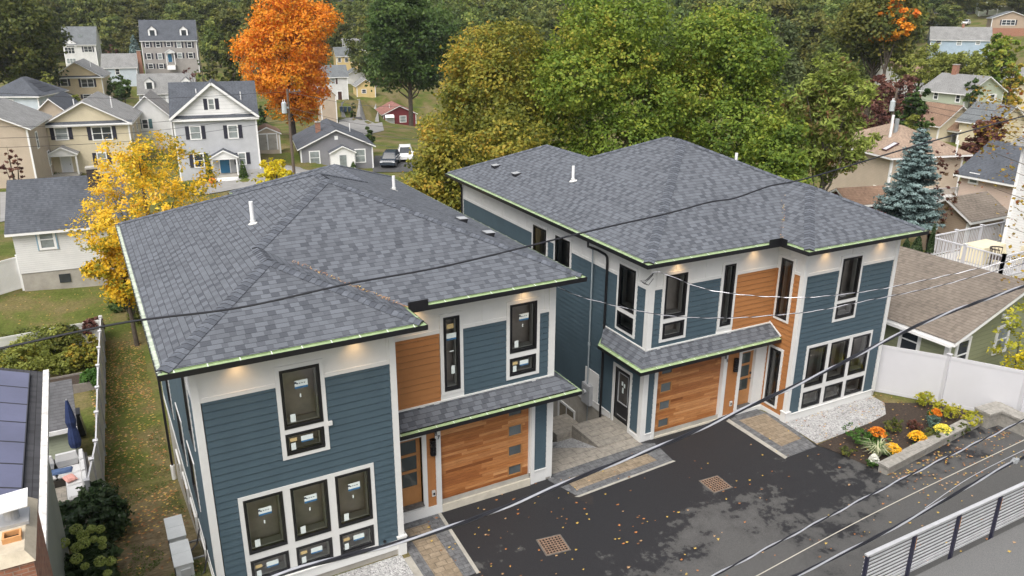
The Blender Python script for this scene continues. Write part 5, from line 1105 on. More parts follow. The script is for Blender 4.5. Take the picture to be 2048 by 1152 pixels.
# gate fence of the near white house
q = WH.loc; vfence('white vinyl gate and fence joined to the near white ranch house', [(q.x-2.6, q.y-1.2, q.z-1.0), (q.x, q.y+.2, q.z-.9)], 1.9, M_white, spacing=1.3)
xs = sorted(set([-320, -220, -150, -100, -70, -50, -36, -26, -18, -13]+[-9+.75*i for i in range(0, 56)]+[34+3*i for i in range(42)]+[165, 175, 185, 215, 250, 300, 380, 480, 600]))
ys = sorted(set([-80, -40, -20, -10]+[-4+.75*i for i in range(0, 62)]+[44+3*i for i in range(90)]+[330, 370, 430, 520, 700]))
V = [(x, y, gz(x, y)) for y in ys for x in xs]; nx = len(xs)
Fc = [(j*nx+i, j*nx+i+1, (j+1)*nx+i+1, (j+1)*nx+i) for j in range(len(ys)-1) for i in range(nx-1)]
me = bpy.data.meshes.new('ground'); me.from_pydata(V, [], Fc); me.materials.append(M_lawn); me.polygons.foreach_set('use_smooth', [True]*len(Fc)); go = bpy.data.objects.new('ground', me); COL.objects.link(go); go['kind'] = 'structure'
# paved bits in the background
def drape(name, pts, mat, dz=.05):
    b_ = MB(); b_.poly([(x, y, gz(x, y)+dz) for x, y in pts]); o = b_.build(name, mat, None); o['kind'] = 'structure'
def gpx(px, py):
    d = ray(px, py); lo, hi = 5, 700
    t = 5
    while t < 700:
        p = CAM+d*t
        if p[2] < gz(p[0], p[1]): break
        t += .5
    return CAM+d*(t-.25)
def drapepx(name, pts, mat, dz=.08, n=6):
    C_ = [gpx(*p) for p in pts]; b_ = MB()
    for i in range(n):
        for j in range(n):
            def q(u, v): 
                p = (1-u)*(1-v)*C_[0]+u*(1-v)*C_[1]+u*v*C_[2]+(1-u)*v*C_[3]; return (p[0], p[1], gz(p[0], p[1])+dz)
            b_.poly([q(i/n, j/n), q((i+1)/n, j/n), q((i+1)/n, (j+1)/n), q(i/n, (j+1)/n)])
    o = b_.build(name, mat, None); o['kind'] = 'structure'
M_old = basic('pale_worn_asphalt', (.24, .235, .225), .9, .15, 1)
drapepx('street', [(395, 392), (640, 352), (600, 335), (380, 372)][::-1], M_old); drapepx('street', [(0, 445), (30, 440), (30, 385), (0, 385)][::-1], M_old)
drapepx('street', [(672, 285), (768, 262), (752, 206), (682, 206)][::-1], M_old); drapepx('driveway', [(745, 345), (830, 345), (830, 312), (750, 312)][::-1], M_road); drapepx('driveway', [(1862, 60), (1905, 60), (1905, 52), (1862, 52)][::-1], M_old)
# utility poles
M_pole = basic('weathered_pole_wood', (.12, .09, .07), .9, .25, 5); M_tr = basic('pale_grey_transformer', (.42, .46, .48), .5, .08)
def upole(label, px, pyt, pyb, dist, lamp=False, trx=-1):
    d = atD(px, pyb, dist); zb = gz(d[0], d[1]); x, y = float(d[0]), float(d[1]); zt = topz(x, y, pyt); t_ = thing('utility_pole', label, 'utility pole', (x, y, zb)); H = zt-zb
    m_ = MB(); m_.tube([(0, 0, -.5), (.0, 0, H*.5), (.05, 0, H)], [.17, .15, .12], 10); m_.build('pole', M_pole, t_)
    m_ = MB(); z = H-1.9; m_.cyl(trx*.45, -.1, z-.55, z+.5, .27, 14); m_.tube([(trx*.45, -.1, z+.5), (trx*.45, -.1, z+.62)], [.27, .1], 14); m_.box(min(0, trx*.3), max(0, trx*.3), -.15, -.05, z-.1, z+.1); tr = m_.build('transformer', M_tr, t_)
    for dx in (-.1, .1): m_ = MB(); m_.tube([(trx*.45+dx, -.1, z+.6), (trx*.45+dx, -.1, z+.85)], [.04, .03], 6); m_.build('bushing', M_pvc, tr)
    m_ = MB(); m_.box(-.05, 1.5, -.06, .04, H-.35, H-.25); m_.build('crossarm', M_pole, t_)
    for i in range(3): m_ = MB(); m_.cyl(.3+.5*i, 0, H-.25, H-.08, .05, 8); m_.build('insulator', M_grey, t_)
    if lamp: m_ = MB(); m_.tube([(0, 0, H-4.2), (1.0, -.2, H-3.6), (2.0, -.4, H-3.5)], .04, 6); m_.build('lamp_arm', M_grey, t_); m_ = MB(); m_.ball((2.25, -.45, H-3.52), .35, 10, (1, .5, .35)); m_.build('lamp_head', M_white, t_)
    return Vector((x, y, zb)), H
UP1 = upole('tall wooden utility pole with grey transformer between colonial and bungalow', 588, 178, 345, 90, trx=-1)
UP2 = upole('wooden utility pole with transformer and street lamp before the purple tree', 1783, 176, 245, 100, True)
# cars
M_glass = basic('dark_car_glass', (.015, .02, .025), .05, .2, spec=.9); M_tyre = basic('tyre_rubber', (.015, .015, .015), .85, .1); M_rim = basic('alloy_rim', (.4, .4, .42), .3, .1, metal=.7)
M_red = basic('red_tail_lamp', (.3, .01, .01), .2, .1); M_clear = basic('clear_head_lamp', (.6, .62, .65), .1, .05)
def car(label, loc, rz, paint, group=None, suv=True):
    t_ = thing('parked_car', label, 'car', loc, rz, group); L_, W_ = 4.6, 1.85; h1, h2 = (.98, 1.68) if suv else (.85, 1.43)
    prof = [(0, .35), (0, .72), (.12, h1*.93), (1.15, h1), (4.25, h1+.03), (4.55, h1-.12), (4.6, .6), (4.55, .32)]
    m_ = MB()
    def sect(y, ins): return [(x+(ins if x < 2 else -ins), y, z) for x, z in prof]
    S_ = [sect(-W_/2, .06), sect(-W_/2+.09, 0), sect(W_/2-.09, 0), sect(W_/2, .06)]
    for a_, c_ in zip(S_, S_[1:]):
        for i in range(len(prof)): j = (i+1) % len(prof); m_.poly([a_[i], c_[i], c_[j], a_[j]])
    m_.poly(S_[0]); m_.poly(S_[-1][::-1]); m_.build('body', paint, t_)
    A_ = [(1.05, h1), (1.75, h2-.04), (3.9, h2-.02), (4.35, h1+.02)] if suv else [(1.15, h1), (1.95, h2), (3.2, h2), (4.1, h1+.02)]
    m_ = MB(); y0, y1 = W_/2-.08, W_/2-.26
    B0 = [(A_[0][0], -y0, h1-.01), (A_[3][0], -y0, h1-.01), (A_[3][0], y0, h1-.01), (A_[0][0], y0, h1-.01)]; T0 = [(A_[1][0], -y1, h2-.05), (A_[2][0], -y1, h2-.05), (A_[2][0], y1, h2-.05), (A_[1][0], y1, h2-.05)]; m_.hexa(B0, T0); m_.build('glasshouse', M_glass, t_)
    m_ = MB(); m_.hexa([(A_[1][0]-.02, -y1-.02, h2-.049), (A_[2][0]+.02, -y1-.02, h2-.049), (A_[2][0]+.02, y1+.02, h2-.049), (A_[1][0]-.02, y1+.02, h2-.049)], [(A_[1][0]+.15, -y1+.1, h2), (A_[2][0]-.1, -y1+.1, h2), (A_[2][0]-.1, y1-.1, h2), (A_[1][0]+.15, y1-.1, h2)])
    for s_ in (-1, 1):
        for (p, q) in ((0, 1), (3, 2)): m_.bar((A_[p][0], s_*y0, h1), (A_[q][0], s_*y1, h2-.03), .09, .06)
        m_.bar((2.7, s_*y0, h1), (2.75, s_*y1, h2-.03), .08, .05); m_.bar((A_[1][0]+.2, s_*(y1-.02), h2+.03), (A_[2][0]-.2, s_*(y1-.02), h2+.03), .04, .04)
    m_.build('roof', paint, t_)
    for x in (.85, 3.7):
        for s_ in (-1, 1):
            m_ = MB(); y = s_*(W_/2-.1); m_.tube([(x, y-.11, .34), (x, y+.11, .34)], .34, 18); wh_ = m_.build('wheel', M_tyre, t_); m_ = MB(); m_.tube([(x, y+s_*.10, .34), (x, y+s_*.125, .34)], .21, 12); m_.build('rim', M_rim, wh_)
    for s_ in (-1, 1):
        m_ = MB(); m_.box(-.01, .12, s_*.75-.16, s_*.75+.16, .68, .80); m_.build('headlight', M_clear, t_); m_ = MB(); m_.box(4.5, 4.62, s_*.75-.13, s_*.75+.13, .72, .95); m_.build('tail_light', M_red, t_); m_ = MB(); m_.box(1.35, 1.5, s_*(W_/2+.04)-.1, s_*(W_/2+.04)+.1, h1+.0, h1+.14); m_.build('wing_mirror', paint, t_)
    return t_
P_sil = basic('silver_paint', (.33, .36, .38), .25, .05, metal=.5); P_dk = basic('dark_paint', (.03, .04, .055), .25, .05); P_wh = basic('white_paint', (.7, .7, .7), .3, .04)
def carpx(label, px, py, rz, paint, group='cars parked in the neighbourhood'):
    p = gpx(px, py); car(label, (float(p[0]), float(p[1]), float(p[2])+.1), R(rz), paint, group)
carpx('dark grey car parked beside the bungalow, partly behind the roof crest', 775, 338, 60, P_dk); carpx('white car parked under the maple right of the dark car', 812, 326, 70, P_wh); carpx('black car beside the small yellow house', 716, 174, -100, P_dk)
carpx('dark car on the hillside above the sky-blue house', 1873, 55, 20, P_dk); carpx('white car on the hillside right of the dark one', 1928, 50, 20, P_wh)
# wheelie bins
M_bin = basic('dark_blue_bin_plastic', (.03, .05, .08), .5, .1)
for k in range(3):
    p = gpx(683+8*k, 224); t_ = thing('wheelie_bin', ['leftmost','middle','rightmost'][k]+' of three dark blue wheelie bins beside the plain tan house', 'bin', (float(p[0]), float(p[1]), float(p[2])), R(-10), 'wheelie bins by the tan house'); m_ = MB(); m_.hexa([(-.25, -.3, .05), (.25, -.3, .05), (.25, .3, .05), (-.25, .3, .05)], [(-.32, -.38, 1.0), (.32, -.38, 1.0), (.32, .38, 1.0), (-.32, .38, 1.0)]); m_.build('body', M_bin, t_); m_ = MB(); m_.box(-.34, .34, -.4, .4, 1.005, 1.07); m_.build('lid', M_bin, t_)
# ================================================================ trees and shrubs
rng = np.random.default_rng(11)
def leaf_object(name, C, N_, size, aspect, mat, parent, tone, seed=0, kind=None):
    """C: leaf centres, N_: outward directions, tone: 0..1 per leaf"""
    n = len(C); r = np.random.default_rng(seed)
    nn = N_*.8+r.normal(size=(n, 3))*.7+np.array([0, 0, .8]); nn /= np.linalg.norm(nn, axis=1)[:, None]
    a = np.cross(nn, r.normal(size=(n, 3))); a /= np.linalg.norm(a, axis=1)[:, None]+1e-9; b = np.cross(nn, a)
    s = size*r.uniform(.6, 1.3, n)[:, None]; a = a*s*.5; b = b*s*.5*aspect
    V = np.empty((n, 4, 3)); V[:, 0] = C-a; V[:, 1] = C-b*.9-nn*s*.06; V[:, 2] = C+a; V[:, 3] = C+b*.9-nn*s*.06
    me = bpy.data.meshes.new(name); me.vertices.add(n*4); me.vertices.foreach_set('co', V.ravel()); me.loops.add(n*4); me.loops.foreach_set('vertex_index', np.arange(n*4, dtype=np.int32)); me.polygons.add(n)
    me.polygons.foreach_set('loop_start', np.arange(0, n*4, 4, dtype=np.int32)); me.polygons.foreach_set('loop_total', np.full(n, 4, dtype=np.int32)); me.update()
    uv = me.uv_layers.new(name='UVMap'); d = np.empty((n, 4, 2)); d[:, :, 0] = tone[:, None]; d[:, :, 1] = r.uniform(0, 1, n)[:, None]; uv.data.foreach_set('uv', d.ravel())
    me.materials.append(mat); o = bpy.data.objects.new(name, me); COL.objects.link(o)
    if parent: o.parent = parent
    if kind: o['kind'] = kind
    return o
def sample(lobes, n, r, clump=.5, per=26, shell=.72, holes=.25):
    """leaves gathered in small clumps over and inside a set of lobes"""
    L = np.array(lobes, float); vol = (L[:, 3]*L[:, 4]+L[:, 3]*L[:, 5]+L[:, 4]*L[:, 5]); k = max(6, n//per)
    li = r.choice(len(L), k*2, p=vol/vol.sum()); d = r.normal(size=(k*2, 3)); d /= np.linalg.norm(d, axis=1)[:, None]
    rad = shell+(1.06-shell)*r.uniform(0, 1, k*2)**.7; P = L[li, :3]+d*L[li, 3:6]*rad[:, None]
    # drop clumps buried deep in another lobe or hanging under
    keep = np.ones(len(P), bool)
    for i in range(len(L)):
        q = (((P-L[i, :3])/L[i, 3:6])**2).sum(1); keep &= ~((q < .40) & (li != i))
    keep &= ~((d[:, 2] < -.75) & (r.uniform(size=len(P)) < .6)); keep &= r.uniform(size=len(P)) > holes*.4
    P, d, li = P[keep][:k], d[keep][:k], li[keep][:k]; k = len(P); lt = r.uniform(0, 1, len(L)); ct = np.clip(.45*lt[li]+.55*r.uniform(0, 1, k), 0, 1)
    ci = r.integers(0, k, n); off = r.normal(size=(n, 3))*clump*np.array([.5, .5, .34]); C = P[ci]+off
    return C, d[ci], ct[ci]
def crown_lobes(H, W, z0, nl, r, flat=1.0, top=.9):
    """uneven stack of lobes filling an egg of height H-z0, width W"""
    out = []; h = H-z0
    for i in range(nl):
        t = (i+.5)/nl; prof_ = math.sin(math.pi*min(1, .12+.80*t))**.75*(1 if t < .5 else top+(1-top)*(1-t)*2)
        a = 2.4*i+r.uniform(-.5, .5); rr = W/2*prof_*r.uniform(.42, .74); lr = W*.5*r.uniform(.30, .46)*(.75+.45*prof_)
        out.append((rr*math.cos(a), rr*math.sin(a), z0+h*(.12+.80*t)+r.uniform(-.03, .03)*h, lr, lr, lr*.74*flat))
    out.append((0, 0, z0+h*.45, W*.30, W*.30, h*.34)); return out
M_bark = basic('grey_brown_bark', (.085, .068, .052), .95, .35, 4, .8, 14)
def trunk(t_, H, r0, lobes, r, lean=0, mat=None, nb=9, split=.3):
    m_ = MB(); z1 = H*split; m_.tube([(0, 0, -.6), (0, 0, .3), (lean*.4, 0, z1), (lean, lean*.3, H*.62), (lean*1.1, lean*.4, H*.86)], [r0*1.25, r0, r0*.8, r0*.42, r0*.12], 9)
    m_.build('trunk', mat or M_bark, t_, smooth=True); m_ = MB()
    for k, L in enumerate(sorted(lobes, key=lambda q: q[2])[:nb+4]):
        zb = min(max(z1*.8, L[2]*.55), H*.6); p = Vector((lean*zb/H, 0, zb)); q = Vector(L[:3]); mid = p.lerp(q, .5)+Vector((0, 0, -.04*H)); m_.tube([p, mid, q, q+(q-p)*.15], [r0*.42, r0*.26, r0*.12, r0*.03], 6)
    m_.build('limbs', mat or M_bark, t_, smooth=True)
def tree(label, cat, loc, H, W, mat, n, size, nl=14, z0f=.25, seed=0, name='tree', group=None, clump=None, flat=1.0, r0=None, aspect=.8, holes=.25, top=.9, per=26, bark=None, shell=.72, pb=None, extra=()):
    W *= .80
    if pb: z0f = min(.6, max(.04, (topz(loc[0], loc[1], pb)-loc[2])/H))
    r = np.random.default_rng(seed); t_ = thing(name, label, cat, loc, 0, group); lobes = crown_lobes(H, W, H*z0f, nl, r, flat, top)+[(a_*RT[0], a_*RT[1], H*z_, q_, q_, q_*.8) for a_, z_, q_ in extra]; r0 = r0 or H*.018
    trunk(t_, H, r0, lobes, r, r.uniform(-.3, .3), bark); C, D, T = sample(lobes, n, r, clump or W*.055, per, shell, holes); leaf_object('crown', C, D, size, aspect, mat, t_, T, seed); return t_
LM = {}
LM['maple'] = leafmat('maple_leaves_green_gold', [(.075, .095, .016), (.150, .170, .026), (.255, .250, .038), (.40, .33, .05), (.52, .31, .05)], grp=None)
LM['maple2'] = leafmat('maple_leaves_olive', [(.060, .108, .016), (.120, .190, .026), (.205, .285, .038), (.31, .35, .050), (.42, .34, .055)])
LM['orange'] = leafmat('orange_maple_leaves', [(.40, .22, .02), (.66, .30, .018), (.80, .28, .018), (.90, .42, .05), (.84, .22, .04)])
LM['dark'] = leafmat('dark_green_leaves', [(0.024, 0.048, 0.014), (0.053, 0.101, 0.024), (0.091, 0.149, 0.034), (0.133, 0.197, 0.048)])
LM['darkyel'] = leafmat('dark_green_leaves_turning', [(.035, .052, .014), (.08, .105, .024), (.145, .16, .034), (.24, .22, .042)])
LM['forest'] = leafmat('forest_leaves', [(.055, .080, .022), (.100, .135, .034), (.18, .21, .05), (.28, .27, .06)], grp=True)
LM['yellow'] = leafmat('golden_yellow_leaves', [(.14, .18, .025), (.34, .31, .03), (.82, .52, .03), (.92, .66, .06), (.88, .54, .13)])
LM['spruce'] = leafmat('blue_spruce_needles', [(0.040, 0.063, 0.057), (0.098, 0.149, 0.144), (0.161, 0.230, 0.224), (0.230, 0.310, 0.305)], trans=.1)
LM['heaven'] = leafmat('feathery_yellow_green_leaves', [(0.189, 0.104, 0.042), (0.123, 0.169, 0.034), (0.246, 0.312, 0.057), (0.378, 0.426, 0.095), (0.284, 0.360, 0.066)])
LM['purple'] = leafmat('purple_brown_leaves', [(0.069, 0.031, 0.028), (0.127, 0.050, 0.043), (0.196, 0.088, 0.067), (0.255, 0.137, 0.088)])
LM['lime'] = leafmat('yellow_green_leaves', [(.10, .125, .03), (.19, .22, .045), (.30, .33, .07), (.42, .42, .11)])
LM['shrub'] = leafmat('glossy_shrub_leaves', [(0.015, 0.032, 0.013), (0.037, 0.068, 0.024), (0.066, 0.108, 0.040), (0.119, 0.158, 0.073)], rough=.35)
LM['ygreen'] = leafmat('bright_yellow_leaves', [(.36, .34, .03), (.72, .60, .03), (.90, .74, .05)])
LM['lightgreen'] = leafmat('pale_grey_green_leaves', [(0.060, 0.084, 0.036), (0.120, 0.156, 0.060), (0.204, 0.240, 0.096)])
def at_tree(px, pyt, dist, zb=None):   # base on the ground below that pixel, top at pyt
    d = ray(px, pyt); s_ = dist/math.hypot(d[0], d[1]); x, y = float(CAM[0]+d[0]*s_), float(CAM[1]+d[1]*s_); z = gz(x, y) if zb is None else zb; return (x, y, z), topz(x, y, pyt)-z
def wpx(npx, dist): return npx*dist/FPX
# three great maples behind the right-hand house
for (lab, px, py, dist, wp_, mt, sd, n, zf) in (('broad maple turning gold, left of the pair of tall green trees behind the right house', 985, 38, 52, 330, 'maple', 21, 30000, .12), ('tallest green maple, centred behind the roof crest of the right house', 1225, -25, 50, 350, 'maple2', 22, 34000, .12), ('wide green maple just right of the tallest one, behind the right house', 1445, 2, 53, 320, 'maple2', 23, 32000, .12),
    ('small olive and rust-tinted maple in front of the great maples, left of the right house', 1030, 205, 44, 230, 'maple', 24, 13000, .1), ('low bushy maple behind the vent pipe of the right house', 1560, 225, 46, 150, 'maple2', 25, 9000, .1), ('low maple between the two new houses, showing grey behind its leaves', 880, 235, 46, 170, 'maple', 26, 10000, .08)):
    loc, H = at_tree(px, py, dist); tree(lab, 'tree', loc, H, wpx(wp_, dist+6), LM[mt], int(n*1.7), .22, 20, zf, sd, 'maple_tree', clump=.58, holes=.6)
loc, H = at_tree(562, -32, 118); tree('brilliant orange maple towering over the bungalow', 'tree', loc, H, wpx(176, 124), LM['orange'], 34000, .38, 24, .12, 31, 'maple_tree', clump=.9, holes=.6, pb=262, extra=((4.6, .78, 2.7), (-4.6, .60, 2.6), (2.8, .42, 2.4)), bark=basic('dark_wet_bark', (.03, .022, .02), .9, .3, 4))
loc, H = at_tree(812, -25, 150); tree('huge dark green tree standing right of the orange maple', 'tree', loc, H, wpx(205, 156), LM['dark'], 26000, .58, 18, .12, 32, 'oak_tree', clump=1.2, pb=185)
loc, H = at_tree(-12, -25, 190); tree('massive dark green tree at the top left corner', 'tree', loc, H, wpx(225, 190), LM['darkyel'], 26000, .7, 18, .1, 33, 'oak_tree', clump=1.4, pb=165)
loc, H = at_tree(72, 95, 225); tree('dark rounded tree behind the tan gabled house', 'tree', loc, H, wpx(50, 218), LM['dark'], 7000, .6, 10, .1, 34, 'oak_tree')
loc, H = at_tree(1570, 30, 120); tree('grey-green feathery tree behind the great maples', 'tree', loc, H, wpx(110, 124), LM['lightgreen'], 9000, .5, 12, .1, 35, 'locust_tree', clump=1.0)
loc, H = at_tree(1770, -20, 150); tree('dark green tree with an orange bough at the top right', 'tree', loc, H, wpx(190, 155), LM['darkyel'], 22000, .6, 16, .1, 36, 'oak_tree', clump=1.2, pb=118)
loc, H = at_tree(1793, -6, 146); tree('small orange maple glowing against the dark tree', 'tree', loc, H, wpx(105, 140), LM['orange'], 3000, .5, 8, .55, 37, 'maple_tree', pb=55)
loc, H = at_tree(2010, 62, 150); tree('round olive tree right of the sky-blue house', 'tree', loc, H, wpx(95, 153), LM['maple2'], 10000, .5, 12, .05, 38, 'oak_tree')
for k, (px, py, dd, w_, mt, lab) in enumerate(((1848, 98, 148, 120, 'lime', 'pale yellow-green round tree, left of two before the sky-blue house'), (1928, 106, 146, 115, 'lime', 'pale yellow-green round tree, right of two before the sky-blue house'), (1640, 95, 135, 100, 'darkyel', 'olive tree just behind the feathery tree'), (1805, 155, 112, 115, 'purple', 'large purple-brown tree behind the street lamp pole'), (1750, 135, 88, 70, 'purple', 'smaller purple tree beside the feathery tree'), (1985, 225, 80, 85, 'purple', 'pinkish bare-twigged bush below the cream bungalow'), (1840, 170, 100, 70, 'dark', 'dark green tree between the purple tree and the sage house'))):
    loc, H = at_tree(px, py, dd); tree(lab, 'tree', loc, H, wpx(w_, dd+3), LM[mt], 8000 if w_ > 75 else 5000, .36, 11, .08, 60+k, 'deciduous_tree', holes=.5, pb=166 if mt == 'lime' else None)
loc, H = at_tree(1682, 92, 50); tree('feathery yellow-green tree with reddish seed clusters right of the great maples', 'tree', loc, H, wpx(175, 53), LM['heaven'], 12500, .34, 15, .25, 41, 'ailanthus_tree', clump=.36, pb=385, holes=1.0, aspect=.34, bark=basic('pale_grey_bark', (.17, .15, .125), .9, .25, 5))
loc, H = at_tree(275, 262, 43); tree('golden yellow tree leaning over the near white house', 'tree', loc, H, wpx(310, 46), LM['yellow'], 17000, .17, 19, .28, 42, 'birch_tree', clump=.34, holes=.8, aspect=.6)
loc, H = at_tree(232, 440, 42); tree('lower orange-gold sapling at the foot of the golden tree', 'tree', loc, H, wpx(120, 43), LM['yellow'], 7500, .18, 9, .25, 43, 'birch_tree', clump=.3)
loc, H = at_tree(545, 312, 78); tree('small lemon-yellow tree in front of the bungalow pole', 'tree', loc, H, wpx(88, 80), LM['ygreen'], 4500, .26, 10, .1, 44, 'ginkgo_tree', holes=.8)
loc, H = at_tree(455, 70, 160); tree('mid-green tree between the big grey house and the orange maple', 'tree', loc, H, wpx(60, 163), LM['darkyel'], 4500, .55, 9, .05, 45, 'oak_tree')
loc, H = at_tree(243, 150, 175); tree('small spreading green tree below the pale blue house', 'tree', loc, H, wpx(45, 176), LM['dark'], 2600, .45, 7, .2, 46, 'apple_tree')
for k, (px, py, dd, w_, mt, lab) in enumerate(((400, 110, 190, 40, 'dark', 'dark green bush behind the colonial roof, beside the chimney'), (380, 132, 192, 60, 'purple', 'rust-brown bush between the pole and the cape house'), (90, 140, 168, 34, 'lime', 'yellow-green bush beside the tan gabled house'), (222, 88, 250, 36, 'purple', 'rust-coloured bush right of the white house by the wood'), (15, 285, 62, 50, 'purple', 'thin purple-leaved tree at the left edge before the vinyl fence'), (737, 250, 108, 26, 'dark', 'small dark evergreen bush right of the bungalow roof'), (460, 60, 170, 40, 'lime', 'sunlit green tree left of the orange maple'), (705, 195, 160, 22, 'dark', 'low bush on the lawn by the distant white fence'))):
    loc, H = at_tree(px, py, dd); tree(lab, 'bush' if 'bush' in lab else 'tree', loc, max(1.5, H), wpx(w_, dd), LM[mt], 1500, .34 if dd > 80 else .16, 7, .05 if dd > 70 else .35, 80+k, 'bush' if 'bush' in lab else 'deciduous_tree', holes=.8)
for k, (px, py, dd, w_, mt, lab) in enumerate(((505, 205, 140, 70, 'dark', 'dark tree mass just right of the colonial roof'), (640, 60, 260, 60, 'darkyel', 'olive tree above the white house with brown shutters'), (225, 155, 200, 60, 'dark', 'dark shrubbery between the tan house and the pale blue house'), (75, 165, 150, 50, 'dark', 'dark shrubbery between the solar-roof house and the tan house'), (150, 185, 140, 30, 'lime', 'light bush right of the tan gabled house'), (420, 95, 215, 40, 'darkyel', 'olive tree at the right corner of the big grey house'), (1700, 180, 120, 60, 'darkyel', 'olive tree behind the feathery tree'), (1955, 140, 130, 50, 'dark', 'dark green tree right of the round yellow-green pair'), (1830, 215, 90, 36, 'lime', 'light shrub below the sage green house'), (2035, 110, 140, 50, 'maple', 'golden tree at the right edge above the cream house'))):
    loc, H = at_tree(px, py, dd); tree(lab, 'shrub' if 'shrub' in lab else 'tree', loc, max(1.4, H), wpx(w_, dd), LM[mt], 2600, .4, 8, .06, 180+k, 'shrub' if 'shrub' in lab else 'deciduous_tree', holes=.6)
# conical evergreens at the colonial's porch
def cone(label, px, pyt, pyb, wp_, dist, mat, n, size, name='arborvitae', group=None, seed=0, zb=None):
    loc, H = at_tree(px, pyt, dist, zb); z = topz(loc[0], loc[1], pyb); H += loc[2]-z; loc = (loc[0], loc[1], z); r = np.random.default_rng(seed); t_ = thing(name, label, 'shrub', loc, 0, group); W = wpx(wp_, dist)
    u = r.uniform(0, 1, n); z_ = H*(1-np.sqrt(u)); rad = W/2*(1-z_/H)**.75*r.uniform(.7, 1.0, n); a = r.uniform(0, 2*np.pi, n); C = np.stack([rad*np.cos(a), rad*np.sin(a), z_+.05], 1); D = np.stack([np.cos(a), np.sin(a), .4*np.ones(n)], 1)
    leaf_object('crown', C, D, size, .6, mat, t_, r.uniform(0, 1, n), seed); m_ = MB(); m_.tube([(0, 0, -.2), (0, 0, H*.8)], [.06, .02], 6); m_.build('trunk', M_bark, t_); return t_
cone('narrow dark evergreen left of the blue front door', 414, 308, 372, 19, 92, LM['dark'], 1800, .2, seed=1); cone('fuller dark evergreen right of the blue front door', 484, 320, 372, 24, 92, LM['dark'], 1800, .2, seed=2)
cone('little green conical shrub right of the bungalow entry', 706, 323, 336, 12, 92, LM['dark'], 500, .16, seed=3); cone('dark blue-green conifer beside the big grey house', 265, 68, 110, 22, 235, LM['spruce'], 900, .5, 'conifer', seed=4)
for k in range(3): cone(['tallest', 'middle', 'smallest'][k]+' of the slim arborvitae beside the raised deck', (1838, 1815, 1870)[k], (472, 478, 448)[k], 505, (22, 16, 12)[k], 37, LM['shrub'], 1200, .12, seed=5+k)
# blue spruce: whorled boughs
def spruce(label, px, pyt, pyb, wp_, dist):
    loc, H = at_tree(px, pyt, dist); z = topz(loc[0], loc[1], pyb); H += loc[2]-z; loc = (loc[0], loc[1], z); W = wpx(wp_, dist); t_ = thing('blue_spruce', label, 'tree', loc); r = np.random.default_rng(5)
    m_ = MB(); m_.tube([(0, 0, -.5), (0, 0, H*.5), (0, 0, H*.98)], [.2, .12, .02], 8); m_.build('trunk', M_bark, t_); Cs, Ds, Ts = [], [], []; bm_ = MB()
    nw = 24
    for w_ in range(nw):
        zc = H*(.05+.93*w_/nw); R0 = W/2*(1-(zc/H))**.85+.12; nb = int(7+9*(1-zc/H))
        for k in range(nb):
            a = r.uniform(0, 6.283); L = R0*r.uniform(.72, 1.08); m = int(120*L)+20; s = r.uniform(0.12, 1, m); dip = -.10*L
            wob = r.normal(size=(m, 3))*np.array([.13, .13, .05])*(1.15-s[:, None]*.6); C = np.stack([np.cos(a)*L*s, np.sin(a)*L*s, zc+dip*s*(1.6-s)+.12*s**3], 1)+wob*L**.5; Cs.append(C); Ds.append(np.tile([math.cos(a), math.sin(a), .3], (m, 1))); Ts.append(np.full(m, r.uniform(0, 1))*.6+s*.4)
            bm_.tube([(0, 0, zc), (math.cos(a)*L*.9, math.sin(a)*L*.9, zc+dip*.6)], [.03, .008], 4)
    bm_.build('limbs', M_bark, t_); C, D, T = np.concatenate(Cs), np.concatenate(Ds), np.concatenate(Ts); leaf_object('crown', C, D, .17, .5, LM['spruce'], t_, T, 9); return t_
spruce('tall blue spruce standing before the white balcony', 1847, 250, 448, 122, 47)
# the wood on the far hill: one tree of each kind, then copies
protos = []
for k in range(5):
    r = np.random.default_rng(100+k); t_ = thing('woodland_tree', 'tree of the dense wood covering the far hillside', 'tree', (0, 0, 0), 0, 'trees of the wood on the far hill'); H = (19, 22, 17, 20, 18)[k]; W = (13, 12, 14, 11, 15)[k]
    lobes = crown_lobes(H, W, H*.1, 13, r); trunk(t_, H, .35, lobes, r, 0, None, 4); C, D, T = sample(lobes, 6500, r, 1.0, 20, .75, .2); leaf_object('crown', C, D, .85, .8, LM['forest'], t_, T, 200+k); protos.append(t_)
spots = []
r = np.random.default_rng(77)
for px in range(-60, 2140, 46):
    for (d0, top) in ((236, -5), (262, -18), (300, -30)):
        if px < 500 or 620 < px < 760: d0 += 75
        if px > 1830: d0 += 110; top = 12
        spots.append((px+r.uniform(-18, 18), top+r.uniform(-14, 22), d0+r.uniform(-10, 12)))
for (px, py, d0) in ((150, 15, 320), (225, 30, 300), (255, 35, 290), (430, 35, 250), (690, 40, 270), (740, 30, 225), (925, 60, 200), (1640, 20, 190), (1690, 40, 180), (1590, 70, 195), (1840, 12, 300), (1900, 8, 300), (940, 20, 215), (1050, 40, 180), (660, 20, 290), (1540, 40, 200), (450, 10, 250), (235, 55, 300), (200, 20, 330), (420, 60, 270), (95, 40, 290)): spots.append((px, py, d0))
for i, (px, py, dd) in enumerate(spots):
    loc, H = at_tree(px, py, dd); k = i % 5; o = protos[k] if i < 5 else copy_tree(protos[k]); o.location = loc; s_ = H/(19, 22, 17, 20, 18)[k]; s_ = min(max(s_, .45), 1.8); o.scale = (max(.75, s_*.95), max(.75, s_*.95), s_); o.rotation_euler = (0, 0, r.uniform(0, 6.28))
